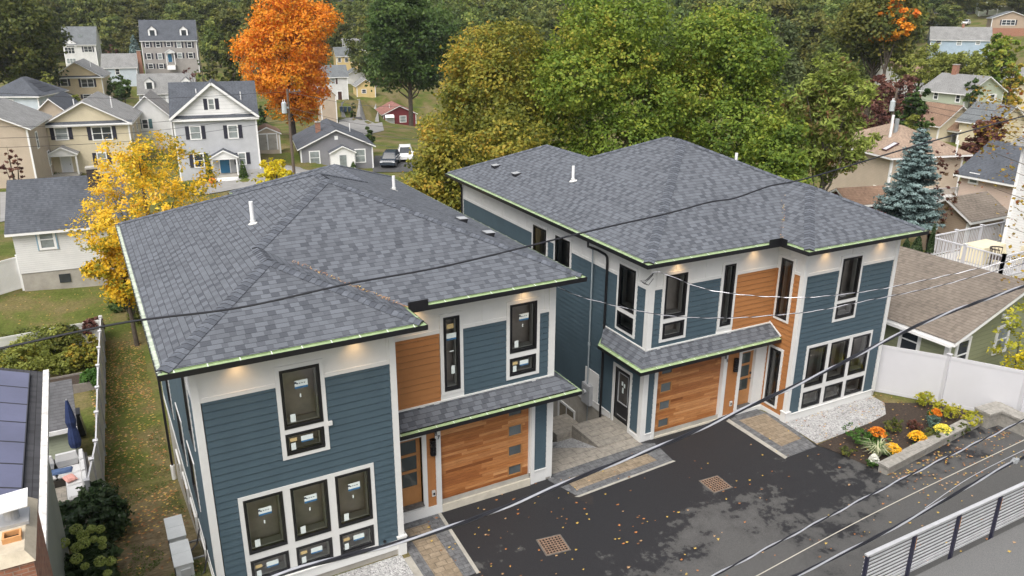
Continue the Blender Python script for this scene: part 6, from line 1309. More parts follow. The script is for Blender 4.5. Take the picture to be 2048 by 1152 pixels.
def bush(label, loc, W, H, mat, n, size, seed, name='bush', cat='bush', group=None, clump=None, nl=7):
    r = np.random.default_rng(seed); t_ = thing(name, label, cat, loc, 0, group); lobes = [(r.uniform(-.3, .3)*W, r.uniform(-.3, .3)*W, H*r.uniform(.3, .68), W*r.uniform(.2, .32), W*r.uniform(.2, .32), H*r.uniform(.24, .36)) for _ in range(nl)]
    C, D, T = sample(lobes, n, r, clump or W*.06, 16, .6, .3); C[:, 2] = np.maximum(C[:, 2], .03); leaf_object('foliage', C, D, size, .75, mat, t_, T, seed)
    m_ = MB()
    for L in lobes[:5]: m_.tube([(0, 0, -.05), (L[0]*.5, L[1]*.5, L[2]*.5), (L[0], L[1], L[2])], [.02+.01*H, .015, .006], 5)
    m_.build('stems', M_bark, t_); return t_
# ================================================================ left neighbour: solar roof, chimney, garden
EZ = 3.5
nb = thing('neighbour_house', 'neighbouring house with rows of solar panels and a red brick chimney at the left edge', 'house', (-3.1, -6, EZ))
E0 = atZ(88, 745, EZ); yb_ = float(E0[1]); xe = float(E0[0]); n0 = nb.location
def rel(x, y, z): return (x-n0.x, y-n0.y, z-n0.z)
sr = .36
m_ = MB(); m_.poly([rel(xe, -5.2, EZ+.02), rel(xe, yb_, EZ+.02), rel(xe-6, yb_, EZ+6*sr), rel(xe-6, -5.2, EZ+6*sr)]); m_.poly([rel(xe-12, -5.2, EZ), rel(xe-12, yb_, EZ), rel(xe-6, yb_, EZ+6*sr), rel(xe-6, -5.2, EZ+6*sr)][::-1]); m_.build('roof', RF['black'], nb)
m_ = MB(); xw = xe-.30; m_.poly([rel(xw, -5, -4), rel(xw, yb_-.3, -4), rel(xw, yb_-.3, EZ-.1), rel(xw, -5, EZ-.1)]); m_.poly([rel(xw, yb_-.3, -4), rel(xw-11, yb_-.3, -4), rel(xw-11, yb_-.3, EZ), rel(xw-5.5, yb_-.3, EZ+5.5*sr), rel(xw, yb_-.3, EZ)]); m_.build('wall', lapmat('grey_green_lap_siding', (.34, .36, .31)), nb)
m_ = MB(); m_.box(*[v for p in zip(rel(xe-.02, -4.9, EZ-.12), rel(xe+.12, yb_+.1, EZ+.03)) for v in p]); G_ = m_.build('gutter', basic('peeling_white_gutter', (.62, .60, .57), .6, .35, 5), nb)
m_ = MB(); p = rel(xe+.04, -4.4, EZ-.1); m_.tube([p, (p[0]+.05, p[1]+.1, p[2]-.35), (p[0]-.2, p[1]+.1, p[2]-.6), (p[0]-.2, p[1]+.1, p[2]-6)], .05, 6); m_.build('downspout', M_white, nb)
M_sol = basic('dark_blue_solar_glass', (.11, .115, .19), .3, .25, .5, spec=.8); M_solf = basic('solar_frame', (.05, .05, .06), .4)
kk = 1/math.hypot(1, sr); pw, pl = 1.0, 1.65; y = yb_-.35; nn = Vector((sr, 0, 1)).normalized()
for i in range(9):
    for j in range(2):
        y1_, y0_ = y-i*(pw+.02), y-i*(pw+.02)-pw; xa, xb = xe-.32-j*(pl+.02)*kk, xe-.32-j*(pl+.02)*kk-pl*kk
        if y0_ < -4: continue
        m_ = MB(); f = lambda x, y, h: tuple(Vector(rel(x, y, EZ+(xe-x)*sr))+nn*h)
        m_.hexa([f(xb, y0_, .05), f(xa, y0_, .05), f(xa, y1_, .05), f(xb, y1_, .05)], [f(xb, y0_, .09), f(xa, y0_, .09), f(xa, y1_, .09), f(xb, y1_, .09)]); o_ = m_.build('solar_panel', M_solf, nb)
        m_ = MB(); m_.poly([f(xb+.02, y0_+.02, .092), f(xa-.02, y0_+.02, .092), f(xa-.02, y1_-.02, .092), f(xb+.02, y1_-.02, .092)]); m_.build('cells', M_sol, o_)
CT = EZ+1.6; c1_, c2_, c3_ = atZ(68, 985, CT), atZ(52, 1106, CT), atZ(0, 1128, CT)
cx1, cy1, cy0 = float(c1_[0]), float(c1_[1]), float(c2_[1]); M_mort = basic('old_mortar_crown', (.46, .40, .30), .9, .18, 4, .4, 20)
m_ = MB(); m_.box(*[v for p in zip(rel(cx1-1.5, cy0, -3), rel(cx1, cy1, CT-.16)) for v in p]); ck = m_.build('chimney', M_brick, nb)
m_ = MB(); a_, b_ = rel(cx1-1.53, cy0-.03, CT-.158), rel(cx1+.03, cy1+.03, CT-.04); c_ = rel(cx1-1.42, cy0+.1, CT); d_ = rel(cx1-.1, cy1-.08, CT)
m_.hexa([(a_[0], a_[1], a_[2]), (b_[0], a_[1], a_[2]), (b_[0], b_[1], a_[2]), (a_[0], b_[1], a_[2])], [(c_[0], c_[1], c_[2]), (d_[0], c_[1], c_[2]), (d_[0], d_[1], c_[2]), (c_[0], d_[1], c_[2])]); m_.build('chimney_crown', M_mort, ck)
fl1 = atZ(24, 1072, CT+.05); x, y, z = rel(float(fl1[0]), float(fl1[1]), CT); M_clay = basic('orange_clay_flue', (.52, .26, .10), .7, .1, 6)
m_ = MB(); 
for q4 in ((-.13, -.10, -.11, .11), (.10, .13, -.11, .11), (-.10, .10, -.11, -.08), (-.10, .10, .08, .11)): m_.box(x+q4[0], x+q4[1], y+q4[2], y+q4[3], z-.05, z+.09)
m_.mi = 1; m_.box(x-.1, x+.1, y-.08, y+.08, z-.03, z+.01); m_.build('clay_flue', [M_clay, M_hole], ck)
fl2 = atZ(18, 1010, CT+.3); x, y, z = rel(float(fl2[0]), float(fl2[1]), CT); m_ = MB(); m_.box(x-.24, x+.24, y-.22, y+.22, z, z+.06); m_.cyl(x, y, z+.06, z+.28, .11, 16); m_.build('metal_flue', basic('grey_galvanised', (.4, .4, .4), .4, .1, metal=.4), ck)
m_ = MB(); m_.hexa([(x-.27, y-.25, z+.30), (x+.27, y-.25, z+.34), (x+.27, y+.25, z+.38), (x-.27, y+.25, z+.34)], [(x-.27, y-.25, z+.32), (x+.27, y-.25, z+.36), (x+.27, y+.25, z+.40), (x-.27, y+.25, z+.36)]); m_.build('rain_cap', M_pvc, ck)
# garden shed, umbrella, sofa
sh_ = atZ(150, 775, -.9); sx, sy = float(sh_[0]), float(sh_[1])
sd_ = thing('garden_shed', 'small pale shed with dark shingle lean-to roof behind the sofa', 'shed', (-5.6, 14.3, -3.6)); m_ = MB(); m_.box(0, 2.45, 0, 2.0, -.6, 1.75); m_.poly([(2.451, 0, 1.75), (2.451, 2, 1.75), (2.451, 2, 2.6)]); m_.build('wall', LP['green'], sd_)
m_ = MB(); m_.hexa([(-.2, -.25, 1.68), (2.6, -.25, 1.68), (2.6, 2.15, 2.62), (-.2, 2.15, 2.62)], [(-.2, -.25, 1.76), (2.6, -.25, 1.76), (2.6, 2.15, 2.70), (-.2, 2.15, 2.70)]); m_.build('roof', shg('shed_charcoal_shingle', (.10, .10, .105)), sd_)
m_ = MB(); m_.box(-.2, 2.6, -.29, -.255, 1.6, 1.77); m_.build('fascia', M_white, sd_)
um = thing('patio_umbrella', 'closed navy blue patio umbrella standing in front of the shed roof', 'umbrella', (-3.15, 13.7, -3.4)); m_ = MB(); m_.cyl(0, 0, 0, 2.9, .025, 8); m_.build('pole', M_grey, um)
m_ = MB(); pr_ = [(.95, .16), (1.15, .20), (1.5, .17), (1.75, .12), (2.0, .17), (2.5, .10), (2.85, .04)]
for k in range(8):
    a_ = k*math.pi/4; m_.tube([(r_*.62*math.cos(a_), r_*.62*math.sin(a_), z) for z, r_ in pr_], [r_*.52 for z, r_ in pr_], 6)
m_.build('canopy', basic('navy_canvas', (.015, .03, .10), .85, .2, 6), um, smooth=True)
M_cush = basic('light_grey_cushion', (.50, .50, .50), .9, .06, 4, .2, 60); M_frame = basic('dark_sofa_frame', (.04, .035, .03), .5, .1)
def cushion(b, x0, x1, y0, y1, z0, z1, k=.05):
    b.hexa([(x0+k, y0+k, z0), (x1-k, y0+k, z0), (x1-k, y1-k, z0), (x0+k, y1-k, z0)], [(x0, y0, z0+(z1-z0)*.5), (x1, y0, z0+(z1-z0)*.5), (x1, y1, z0+(z1-z0)*.5), (x0, y1, z0+(z1-z0)*.5)]); b.hexa([(x0, y0, z0+(z1-z0)*.5), (x1, y0, z0+(z1-z0)*.5), (x1, y1, z0+(z1-z0)*.5), (x0, y1, z0+(z1-z0)*.5)], [(x0+k, y0+k, z1), (x1-k, y0+k, z1), (x1-k, y1-k, z1), (x0+k, y1-k, z1)])
so_ = atZ(152, 905, -2.4); sf_ = thing('corner_sofa', 'L-shaped outdoor sofa with light grey cushions beside the fence', 'sofa', (-4.75, 11.2, -3.15), R(2))
m_ = MB(); m_.box(0, 2.0, 1.0, 1.8, 0, .25); m_.box(1.2, 2.0, -.7, 1.0, 0, .25); m_.box(0, 2.0, 1.74, 1.8, .25, .7); m_.box(1.94, 2.0, -.7, 1.74, .25, .7); m_.build('frame', M_frame, sf_)
for k, q in enumerate(((0.02, .95, 1.0, 1.6), (.98, 1.90, 1.0, 1.6), (1.22, 1.90, .15, .97), (1.22, 1.90, -.68, .12))): m_ = MB(); cushion(m_, *q, .26, .44); m_.build('seat_cushion', M_cush, sf_)
for k, q in enumerate(((0.02, .95, 1.52, 1.74), (.98, 1.72, 1.52, 1.74), (1.72, 1.93, .9, 1.72), (1.72, 1.93, .05, .88), (1.72, 1.93, -.66, .03))): m_ = MB(); cushion(m_, *q, .45, .95); m_.build('back_cushion', M_cush, sf_)
bl_ = thing('folded_blanket', 'blue blanket lying across the seat of the corner sofa', 'blanket', (-4.45, 12.5, -2.70)); m_ = MB(); m_.hexa([(0, -.15, 0), (1.1, -.2, .0), (1.15, .15, .0), (.05, .2, .0)], [(.03, -.12, .07), (1.05, -.16, .08), (1.1, .12, .06), (.08, .16, .07)]); m_.build('cloth', basic('denim_blue_cloth', (.06, .10, .20), .9, .3, 5), bl_)
bl_ = thing('throw_pillow', 'pink patterned pillow on the corner sofa', 'pillow', (-3.4, 11.75, -2.70), R(20)); m_ = MB(); cushion(m_, -.18, .18, -.22, .22, 0, .14, .06); m_.build('cover', basic('pink_cloth', (.55, .28, .24), .9, .3, 14), bl_)
LM['fresh'] = leafmat('fresh_green_leaves', [(.03, .08, .015), (.07, .16, .03), (.12, .24, .05)])
# garden bed behind
for k, (px, py, z, W_, H_, mt, lab, nm) in enumerate(((130, 735, -3.5, 1.6, 1.2, 'lime', 'low leafy clump between the vines and the compost bin', 'bush'), (50, 735, -3.5, 2.6, 1.8, 'maple', 'broad yellowing bush directly above the solar roof', 'bush'), (120, 708, -3.4, 2.2, 1.8, 'darkyel', 'tall weedy growth along the back garden fence', 'bush'), (180, 760, -3.4, .8, .9, 'fresh', 'green stalks leaning on the fence by the compost bin', 'bush'), (80, 722, -3.2, 3.4, 2.2, 'lime', 'big loose yellow-green vine bush in the vegetable garden', 'bush'), (30, 712, -3.4, 2.4, 1.6, 'darkyel', 'dark weedy bush at the garden left of the vines', 'bush'), (168, 722, -3.4, 1.5, 1.5, 'maple', 'tangle of drying tomato stalks by the garden fence', 'bush'), (300, 655, -3.6, 2.0, 2.2, 'darkyel', 'dark green bush under the golden tree by the roof edge', 'bush'), (255, 640, -3.6, 1.8, 1.9, 'dark', 'dark shrub at the foot of the golden sapling', 'bush'), (185, 655, -2.6, 1.0, .8, 'purple', 'reddish creeper climbing on the back garden fence', 'creeper'))):
    p = atZ(px, py, z); bush(lab, (float(p[0]), float(p[1]), z-.3), W_, H_, LM[mt], 3600, .13, 300+k, nm, 'bush')
cp = thing('compost_bin', 'black compost bin with flat lid in the garden', 'compost bin', (-3.3, 17.3, -3.7)); m_ = MB(); m_.hexa([(-.4, -.4, 0), (.4, -.4, 0), (.4, .4, 0), (-.4, .4, 0)], [(-.28, -.28, .9), (.28, -.28, .9), (.28, .28, .9), (-.28, .28, .9)]); m_.build('body', M_black, cp); m_ = MB(); m_.box(-.32, .32, -.32, .32, .902, .98); m_.build('lid', M_black, cp)
rb = thing('raised_bed', 'weathered timber raised bed at the end of the garden', 'planter', (-4.6, 21.6, -3.9)); m_ = MB()
for q4 in ((0, 2.6, 0, .06), (0, 2.6, 1.3, 1.36), (0, .06, .06, 1.3), (2.54, 2.6, .06, 1.3)): m_.box(q4[0], q4[1], q4[2], q4[3], 0, .5)
m_.build('timber_frame', basic('silvered_timber', (.20, .18, .16), .9, .2, 6), rb); m_ = MB(); m_.box(.06, 2.54, .06, 1.3, .3, .42); m_.build('soil', M_mulch, rb)
bt = MB(); bt.box(-5.3, -2.75, 8.5, 14.1, -3.7, -3.17); bt.build('patio', M_flag, None, kind='structure')
# shrubs by the left house corner
hp_ = atZ(160, 1030, -1.6); bush('dense dark glossy shrub beside the neighbouring house wall', (float(hp_[0])+.0, float(hp_[1])+.2, -2.9), 2.5, 2.0, LM['shrub'], 9000, .15, 401, 'shrub', 'shrub', nl=11)
hy = atZ(160, 1110, -1.0); hx, hy_ = float(hy[0]), float(hy[1]); HYD = bush('hydrangea bush with pale green flower heads in the lower left corner', (hx, hy_, -2.4), 2.0, 1.5, LM['shrub'], 3800, .24, 402, 'hydrangea', 'shrub', nl=10)
M_hyd = leafmat('pale_lime_petals', [(.22, .28, .06), (.36, .42, .10), (.50, .54, .18)], trans=.2); rh = np.random.default_rng(9)
for k, (px, py, s_) in enumerate(((152, 1058, 1.2), (166, 1070, 1.2), (182, 1058, .9), (200, 1058, .9), (127, 1086, 1.1), (167, 1086, 1.2), (153, 1095, 1.1), (188, 1078, .7), (204, 1080, .8), (205, 1092, .7), (153, 1117, 1.1), (200, 1122, 1.1), (222, 1122, .9), (110, 1072, .7), (215, 1146, .7), (170, 1132, .7))):
    p = atZ(px, py, -.95+.1*(k % 3)); n = 220; d = rh.normal(size=(n, 3)); d /= np.linalg.norm(d, axis=1)[:, None]; rr = .135*s_; o_ = leaf_object('flower_head', np.array([p[0]-hx, p[1]-hy_, p[2]+2.4])+d*rr*np.array([1, 1, .8]), d, .055, .9, M_hyd, HYD, rh.uniform(0, 1, n), 500+k)
# flower bed plants
def gp(px, py, z=-.56): p = atZ(px, py, z); return (float(p[0]), float(p[1]), z)
def fl(name, cols): return leafmat(name, cols, trans=.2)
MUM = {'o': fl('orange_mum_petals', [(.45, .10, .01), (.72, .22, .02), (.8, .35, .03)]), 'g': fl('golden_mum_petals', [(.6, .30, .01), (.85, .45, .02), (.9, .6, .05)]), 'y': fl('yellow_mum_petals', [(.6, .5, .04), (.85, .75, .10), (.9, .82, .2)]), 'w': fl('white_petals', [(.6, .6, .5), (.8, .8, .75)])}
LM['gold'] = leafmat('gold_thread_foliage', [(.22, .26, .03), (.42, .42, .04), (.60, .52, .06)]); LM['fresh'] = leafmat('fresh_green_leaves', [(.03, .08, .015), (.07, .16, .03), (.12, .24, .05)]); LM['bluegr'] = leafmat('blue_green_leaves', [(.06, .12, .09), (.12, .20, .16), (.18, .27, .22)]); LM['wine'] = leafmat('wine_leaves', [(.09, .03, .03), (.16, .06, .05), (.14, .10, .04)])
def mum(label, px, py, W_, key, seed):
    loc = gp(px, py+8); o_ = bush(label, loc, W_, .42, LM['fresh'], 700, .05, seed, 'chrysanthemum', 'flower', 'chrysanthemums in the flower bed', clump=.05); r = np.random.default_rng(seed); n = 420; a = r.uniform(0, 6.28, n); q = np.sqrt(r.uniform(0, 1, n))*W_*.46; C = np.stack([q*np.cos(a), q*np.sin(a), .44-.22*(q/(W_*.5))**2+r.uniform(-.02, .03, n)], 1); leaf_object('flowers', C, np.tile([0, 0, 1.], (n, 1)), .075, .9, MUM[key], o_, r.uniform(0, 1, n), seed)
mum('orange and red chrysanthemum beside the leafy green plant', 1752, 872, .62, 'o', 601); mum('golden and cream chrysanthemum by the end of the kerb wall', 1782, 905, .6, 'g', 602); mum('golden chrysanthemum in the middle of the bed', 1832, 880, .62, 'g', 603); mum('bright yellow chrysanthemum nearest the stone corner', 1882, 866, .62, 'y', 604); mum('small rust-orange chrysanthemum at the back of the bed', 1868, 833, .42, 'o', 605); mum('little white blossom clump at the front tip of the bed', 1745, 927, .32, 'w', 606)
for k, (px, py, W_, H_, mt, lab, n) in enumerate(((1715, 880, 1.05, .5, 'fresh', 'leafy fresh green plant at the front left of the bed', 1500), (1853, 808, .75, .6, 'gold', 'leftmost of three golden-green shrubs along the white fence', 1300), (1892, 825, .8, .55, 'gold', 'middle of three golden-green shrubs along the white fence', 1300), (1927, 840, .95, .7, 'gold', 'largest and rightmost golden-green shrub along the white fence', 1800), (1866, 850, .75, .45, 'bluegr', 'blue-green mounded shrub in the middle of the bed', 1300), (1786, 858, .6, .55, 'darkyel', 'dark little evergreen shrub left of the wine-red one', 900), (1826, 852, .5, .4, 'wine', 'small wine-red shrub in the flower bed', 800), (1858, 878, .6, .45, 'darkyel', 'dark low shrub between the golden and yellow mums', 900), (1920, 860, .55, .35, 'darkyel', 'low dark shrub under the largest golden one', 700), (1693, 905, .5, .3, 'darkyel', 'sparse dark sprig at the left tip of the bed', 400))):
    bush(lab, gp(px, py+6), W_, H_, LM[mt], n, .06, 620+k, 'shrub', 'shrub', clump=.05)
og = thing('ornamental_grass', 'striped green and cream ornamental grass at the front of the bed', 'grass', gp(1752, 915)); m_ = MB(); rr = random.Random(4)
for k in range(150):
    a_ = rr.uniform(0, 6.28); L_ = rr.uniform(.45, .75); o_ = rr.uniform(.02, .10); h_ = L_*rr.uniform(.65, .95); r_ = L_*rr.uniform(.35, .85); w_ = .011; ca, sa = math.cos(a_), math.sin(a_); P = [(o_*ca, o_*sa, 0), ((o_+r_*.4)*ca, (o_+r_*.4)*sa, h_*.85), ((o_+r_)*ca, (o_+r_)*sa, h_*.75)]; m_.mi = k % 2
    for p, q, u, v in ((P[0], P[1], 1, 1), (P[1], P[2], 1, .2)): m_.poly([(p[0]-sa*w_*u, p[1]+ca*w_*u, p[2]), (p[0]+sa*w_*u, p[1]-ca*w_*u, p[2]), (q[0]+sa*w_*v, q[1]-ca*w_*v, q[2]), (q[0]-sa*w_*v, q[1]+ca*w_*v, q[2])])
m_.build('blades', [basic('grass_blade_green', (.10, .17, .05), .6, .2), basic('grass_blade_cream', (.48, .48, .30), .6, .1)], og)
# shrubs beyond the right fence
p = atZ(1985, 735, .8); bush('sparse yellow-leaved shrub growing up behind the white fence', (27.6, -3.3, -.7), 2.6, 3.0, LM['ygreen'], 2600, .12, 650, 'shrub', 'shrub', clump=.2)
bush('tall thin shoots of yellow-green leaves against the green bungalow', (27.4, -2.4, -.7), 1.5, 4.6, LM['gold'], 1100, .13, 651, 'shrub', 'shrub', clump=.22)
for k, (px, py, w_, lab) in enumerate(((1900, 262, 60, 'pinkish twiggy hedge bush right of the spruce tip'), (1730, 395, 60, 'light green weedy bush beside the red-brown garage'))):
    loc, H = at_tree(px, py, 50); bush(lab, (loc[0], loc[1], loc[2]), 1.8, max(1.2, H), LM['wine' if k == 0 else 'lime'], 1500, .15, 660+k)
# bough of yellow leaves reaching in from the right
bt_ = thing('maple_tree', 'nearby autumn maple reaching sparse yellow leaves in from the right edge', 'tree', (28.5, -7.0, -.6)); m_ = MB(); m_.tube([(0, 0, -.5), (.1, 0, 3), (-.1, .3, 6.5), (0, .5, 10)], [.28, .22, .15, .05], 9); m_.build('trunk', M_bark, bt_, smooth=True); m_ = MB(); Cs = []; Ts = []; rb_ = np.random.default_rng(12); base = np.array([28.5, -7.0, -.6])
for (px, py, D_, n) in ((1965, 190, 33, 60), (1985, 255, 33, 110), (2010, 215, 32.5, 100), (2030, 180, 32, 80), (1975, 300, 33, 40), (2030, 270, 32, 110), (2020, 340, 32, 30), (2035, 420, 32, 35), (2018, 455, 32, 18), (2040, 560, 31, 25), (2042, 500, 31.5, 25), (2046, 380, 31.5, 25), (1985, 375, 32.5, 16)):
    q = atD(px, py, D_)-base; st_ = np.array([.1, .3, max(2.0, q[2]*.72)]); m_.tube([tuple(st_), tuple(st_*.45+q*.55+np.array([0, 0, .25])), tuple(q)], [.05, .025, .006], 5); Cs.append(q+rb_.normal(size=(n, 3))*np.array([.26, .26, .26])); Ts.append(np.clip(rb_.normal(.5, .3, n), 0, 1))
m_.build('limbs', M_bark, bt_); C = np.concatenate(Cs); leaf_object('crown', C, np.tile([0, -.3, .8], (len(C), 1)), .13, .9, leafmat('yellow_brown_maple_leaves', [(.14, .06, .02), (.22, .17, .03), (.45, .30, .03), (.30, .09, .03)]), bt_, np.concatenate(Ts), 3)
# fallen leaves
def litter(name, label, spots_, mat, zf, size=.12, seed=1):
    r = np.random.default_rng(seed); m_ = MB()
    for (x, y) in spots_:
        s_ = size*r.uniform(.5, 1.25); a_ = r.uniform(0, 6.28); z = zf(x, y)+.012; n = 7; c = []
        for k in range(n*2):
            rad = s_*.5*(1 if k % 2 == 0 else .42)*r.uniform(.8, 1.1); b_ = a_+math.pi*k/n; c.append((x+rad*math.cos(b_)*1.1, y+rad*math.sin(b_)*.8, z+(.018 if k % 2 == 0 else 0)*r.uniform(0, 1.6)))
        m_.mi = int(r.integers(0, len(mat))); m_.poly(c)
    o_ = m_.build(name, mat, None); tag(o_, label, 'leaves'); o_['kind'] = 'stuff'
ML = [basic('fallen_leaf_orange', (.42, .17, .05), .8, .2, 9), basic('fallen_leaf_tan', (.45, .28, .14), .8, .2, 9), basic('fallen_leaf_brown', (.20, .095, .04), .85, .2, 9), basic('fallen_leaf_yellow', (.55, .38, .08), .8, .2, 9)]
rl_ = np.random.default_rng(2); sp_ = [(rl_.uniform(5.5, 25), rl_.uniform(-8.2, 1.2)) for _ in range(330)]+[(rl_.uniform(18.5, 25), rl_.uniform(-5.2, -3.3)) for _ in range(150)]+[(19.0+rl_.uniform(0, 6)+0, -3.72+.1*0+rl_.uniform(-.25, .12)) for _ in range(110)]+[(rl_.uniform(5, 12), rl_.uniform(-2.5, 1.1)) for _ in range(60)]
sp_ = [q for q in sp_ if not (q[0] > 14.8 and q[1] > .3 and q[0] < 23.5) and not (12.2 < q[0] < 23.3 and q[1] > 1.4)]
litter('fallen_leaves', 'brown and orange leaves scattered over the black driveway and paths', sp_, ML, lambda x, y: -.575, .095)
sp_ = [(rl_.uniform(14, 24), rl_.uniform(-14, -9)) for _ in range(60)]; litter('fallen_leaves', 'curled oak leaves lying on the street behind the railing', sp_, ML, lambda x, y: 1.885, .12, 5)
sp_ = []
for _ in range(5200):
    y = rl_.uniform(1.5, 26); x = rl_.uniform(-2.6, -.1); dens = (.22 if y < 7 else .8)*(1.6 if (x < -1.9 or y > 19) else .6)
    if rl_.uniform() < dens*.9: sp_.append((x, y))
litter('fallen_leaves', 'carpet of brown leaves over the grass between fence and house', sp_, ML, lambda x, y: gz(x, y), .11, 7)
sp_ = [(rl_.uniform(-8, 2), rl_.uniform(26, 40)) for _ in range(700)]; litter('fallen_leaves', 'scattered leaves on the lawn of the near white house', sp_, ML, lambda x, y: gz(x, y), .11, 8)
sp_ = [(rl_.uniform(18.9, 24.3), rl_.uniform(-3.1, .2)) for _ in range(160)]; litter('fallen_leaves', 'dry leaves caught in the gravel strip and flower bed', sp_, ML, lambda x, y: -.57, .09, 9)
# grass blades of the side lawn: tufts as one stuff object
n = 24000; r = np.random.default_rng(3); X = r.uniform(-2.7, -.1, n); Y = r.uniform(1.6, 26, n); keep = np.array([math.sin(x*2.1+math.sin(y*.9)*1.7)+math.sin(y*.55+1) > 0.0 for x, y in zip(X, Y)]); X, Y = X[keep], Y[keep]; n = len(X)
C = np.stack([X, Y, np.array([gz(a, b) for a, b in zip(X, Y)])+.02], 1); o_ = leaf_object('grass', C, np.tile([0, 0, .2], (n, 1)), .07, .35, leafmat('lawn_grass_blades', [(.05, .09, .015), (.09, .14, .03), (.15, .17, .05)]), None, r.uniform(0, 1, n), 4); tag(o_, 'short patchy grass on the lawn between fence and house', 'grass'); o_['kind'] = 'stuff'
# ---------------------------------------------------------------- overhead cables
M_cblk = basic('black_cable_jacket', (.012, .012, .016), .4, .1); M_csil = basic('bare_aluminium_strand', (.55, .55, .58), .35, .1, 8, metal=.6); M_ctan = basic('buff_wire', (.42, .39, .33), .6, .1)
def spl(P, n=12):
    P = [Vector(p) for p in P]; Q = [P[0]*2-P[1]]+P+[P[-1]*2-P[-2]]; out = []
    for i in range(1, len(Q)-2):
        for k in range(n):
            t = k/n; a_, b_, c_, d_ = Q[i-1], Q[i], Q[i+1], Q[i+2]; out.append(.5*((2*b_)+(c_-a_)*t+(2*a_-5*b_+4*c_-d_)*t*t+(3*b_-a_-3*c_+d_)*t**3))
    return out+[P[-1]]
def cable(label, pts, r, mats, twist=0, group='overhead cables'):
    P = spl(pts, 14); o_ = thing('overhead_cable', label, 'cable', P[0], 0, group); b0 = Vector(P[0])
    if not twist: m_ = MB(); m_.tube([tuple(p-b0) for p in P], r, 7); m_.build('strand', mats[0], o_, smooth=True); return o_
    L = 0; F_ = []
    D_ = []
    # resample finely
    acc = [0]
    for a_, b_ in zip(P, P[1:]): acc.append(acc[-1]+(b_-a_).length)
    N_ = int(acc[-1]/.16); R_ = []
    for i in range(N_+1):
        s_ = acc[-1]*i/N_; k = max(j for j in range(len(acc)) if acc[j] <= s_+1e-9); k = min(k, len(P)-2); t = (s_-acc[k])/max(1e-9, acc[k+1]-acc[k]); R_.append(P[k].lerp(P[k+1], t))
    for j, mt in enumerate(mats):
        pts_ = []
        for i, p in enumerate(R_):
            d = (R_[min(i+1, N_)]-R_[max(i-1, 0)]).normalized(); u = d.cross(Vector((0, 0, 1))).normalized(); v = u.cross(d); a_ = 2*math.pi*(i*.16/twist+j/len(mats)); pts_.append(tuple(p+(u*math.cos(a_)+v*math.sin(a_))*r*1.05-b0))
        m_ = MB(); m_.tube(pts_, r, 6); m_.build('strand', mt, o_, smooth=True)
    return o_
def W(pts, Y0, Y1=None):
    n_ = len(pts); return [tuple(atY(px, py, Y0+(0 if Y1 is None else (Y1-Y0)*i/(n_-1)))) for i, (px, py) in enumerate(pts)]
cable('long black cable crossing the whole picture above both roofs', W([(-60, 706), (0, 697), (250, 645), (480, 615), (700, 567), (900, 530), (1180, 462), (1330, 428), (1420, 404), (1470, 396), (1540, 372), (1620, 355), (1830, 292), (2048, 232), (2120, 212)], -4.5), .017, [M_cblk])
cable('thick twisted black and silver cable sweeping below the garages', W([(520, 1162), (600, 1136), (850, 1070), (1020, 1010), (1190, 942), (1350, 880), (1500, 812), (1640, 748), (1770, 682), (1880, 632), (2048, 572), (2130, 545)], -9.2), .0145, [M_csil, M_cblk, M_cblk], 1.6)
cable('upper silver service drop running from the corner of the right house', [tuple(atY(1302, 549, .9))]+W([(1322, 545), (1400, 575), (1470, 588), (1553, 594), (1629, 594), (1744, 581), (1860, 558), (1960, 536), (2048, 515), (2130, 495)], .6, -5.5), .009, [M_csil, M_cblk], .7)
cable('lower silver service drop running from the left house in front of the right one', [tuple(atY(1116, 574, 2.2))]+W([(1128, 580), (1160, 593), (1255, 617), (1351, 633), (1458, 636), (1540, 631), (1630, 622), (1725, 603), (1860, 576), (1960, 550), (2048, 527), (2130, 505)], 1.9, -5.5), .009, [M_csil, M_cblk], .7)
cable('silver twisted cable over the driveway, upper of the three at the lower right', W([(1400, 1166), (1430, 1150), (1620, 1052), (1830, 945), (2048, 840), (2120, 806)], -8.9), .013, [M_csil, M_cblk], 1.1)
cable('thin buff wire over the driveway between the two thicker cables', W([(1490, 1166), (1515, 1151), (1760, 1020), (2048, 880), (2120, 846)], -8.9), .0085, [M_ctan])
cable('black lashed cable bundle over the driveway, lowest at the lower right', W([(1560, 1166), (1590, 1152), (1720, 1090), (1850, 1022), (1980, 948), (2048, 914), (2120, 880)], -9.5), .016, [M_cblk, M_cblk, M_csil], 2.2)
cable('thin black wire joining the lashed bundle at a clamp', W([(1850, 1016), (1940, 955), (2048, 900), (2120, 868)], -9.6), .006, [M_csil])
cl_ = thing('cable_clamp', 'dark metal splice clamp on the lashed cable bundle', 'clamp', tuple(atY(2030, 922, -9.5))); m_ = MB(); m_.box(-.10, .10, -.03, .03, -.025, .035); m_.box(-.03, .03, -.045, .045, -.035, .05); m_.build('body', M_grey, cl_)
lp = thing('service_loop', 'loop of black service wire hanging at the corner of the left house', 'cable', (9.95, 1.9, 5.2)); m_ = MB(); m_.tube([(.0, .1, .25), (.02, .25, .0), (.05, .5, -.22), (.1, .8, -.2), (.1, .75, -.02), (.05, .4, .02), (.0, .15, .15)], .012, 6); m_.build('strand', M_cblk, lp, smooth=True); m_ = MB(); m_.box(-.17, .02, .05, .12, .2, .35); m_.build('bracket', M_grey, lp)
lp = thing('service_loop', 'black drip loop of service wires at the corner of the right house', 'cable', tuple(atY(1306, 556, .9))); m_ = MB()
for k in range(3): m_.tube([(0, 0, .1+.03*k), (-.15-.05*k, .0, -.02), (-.32-.06*k, .02, -.14+.06*k), (-.15, .0, -.2), (.02, 0, -.02)], .009, 5)
m_.build('strand', M_cblk, lp, smooth=True)
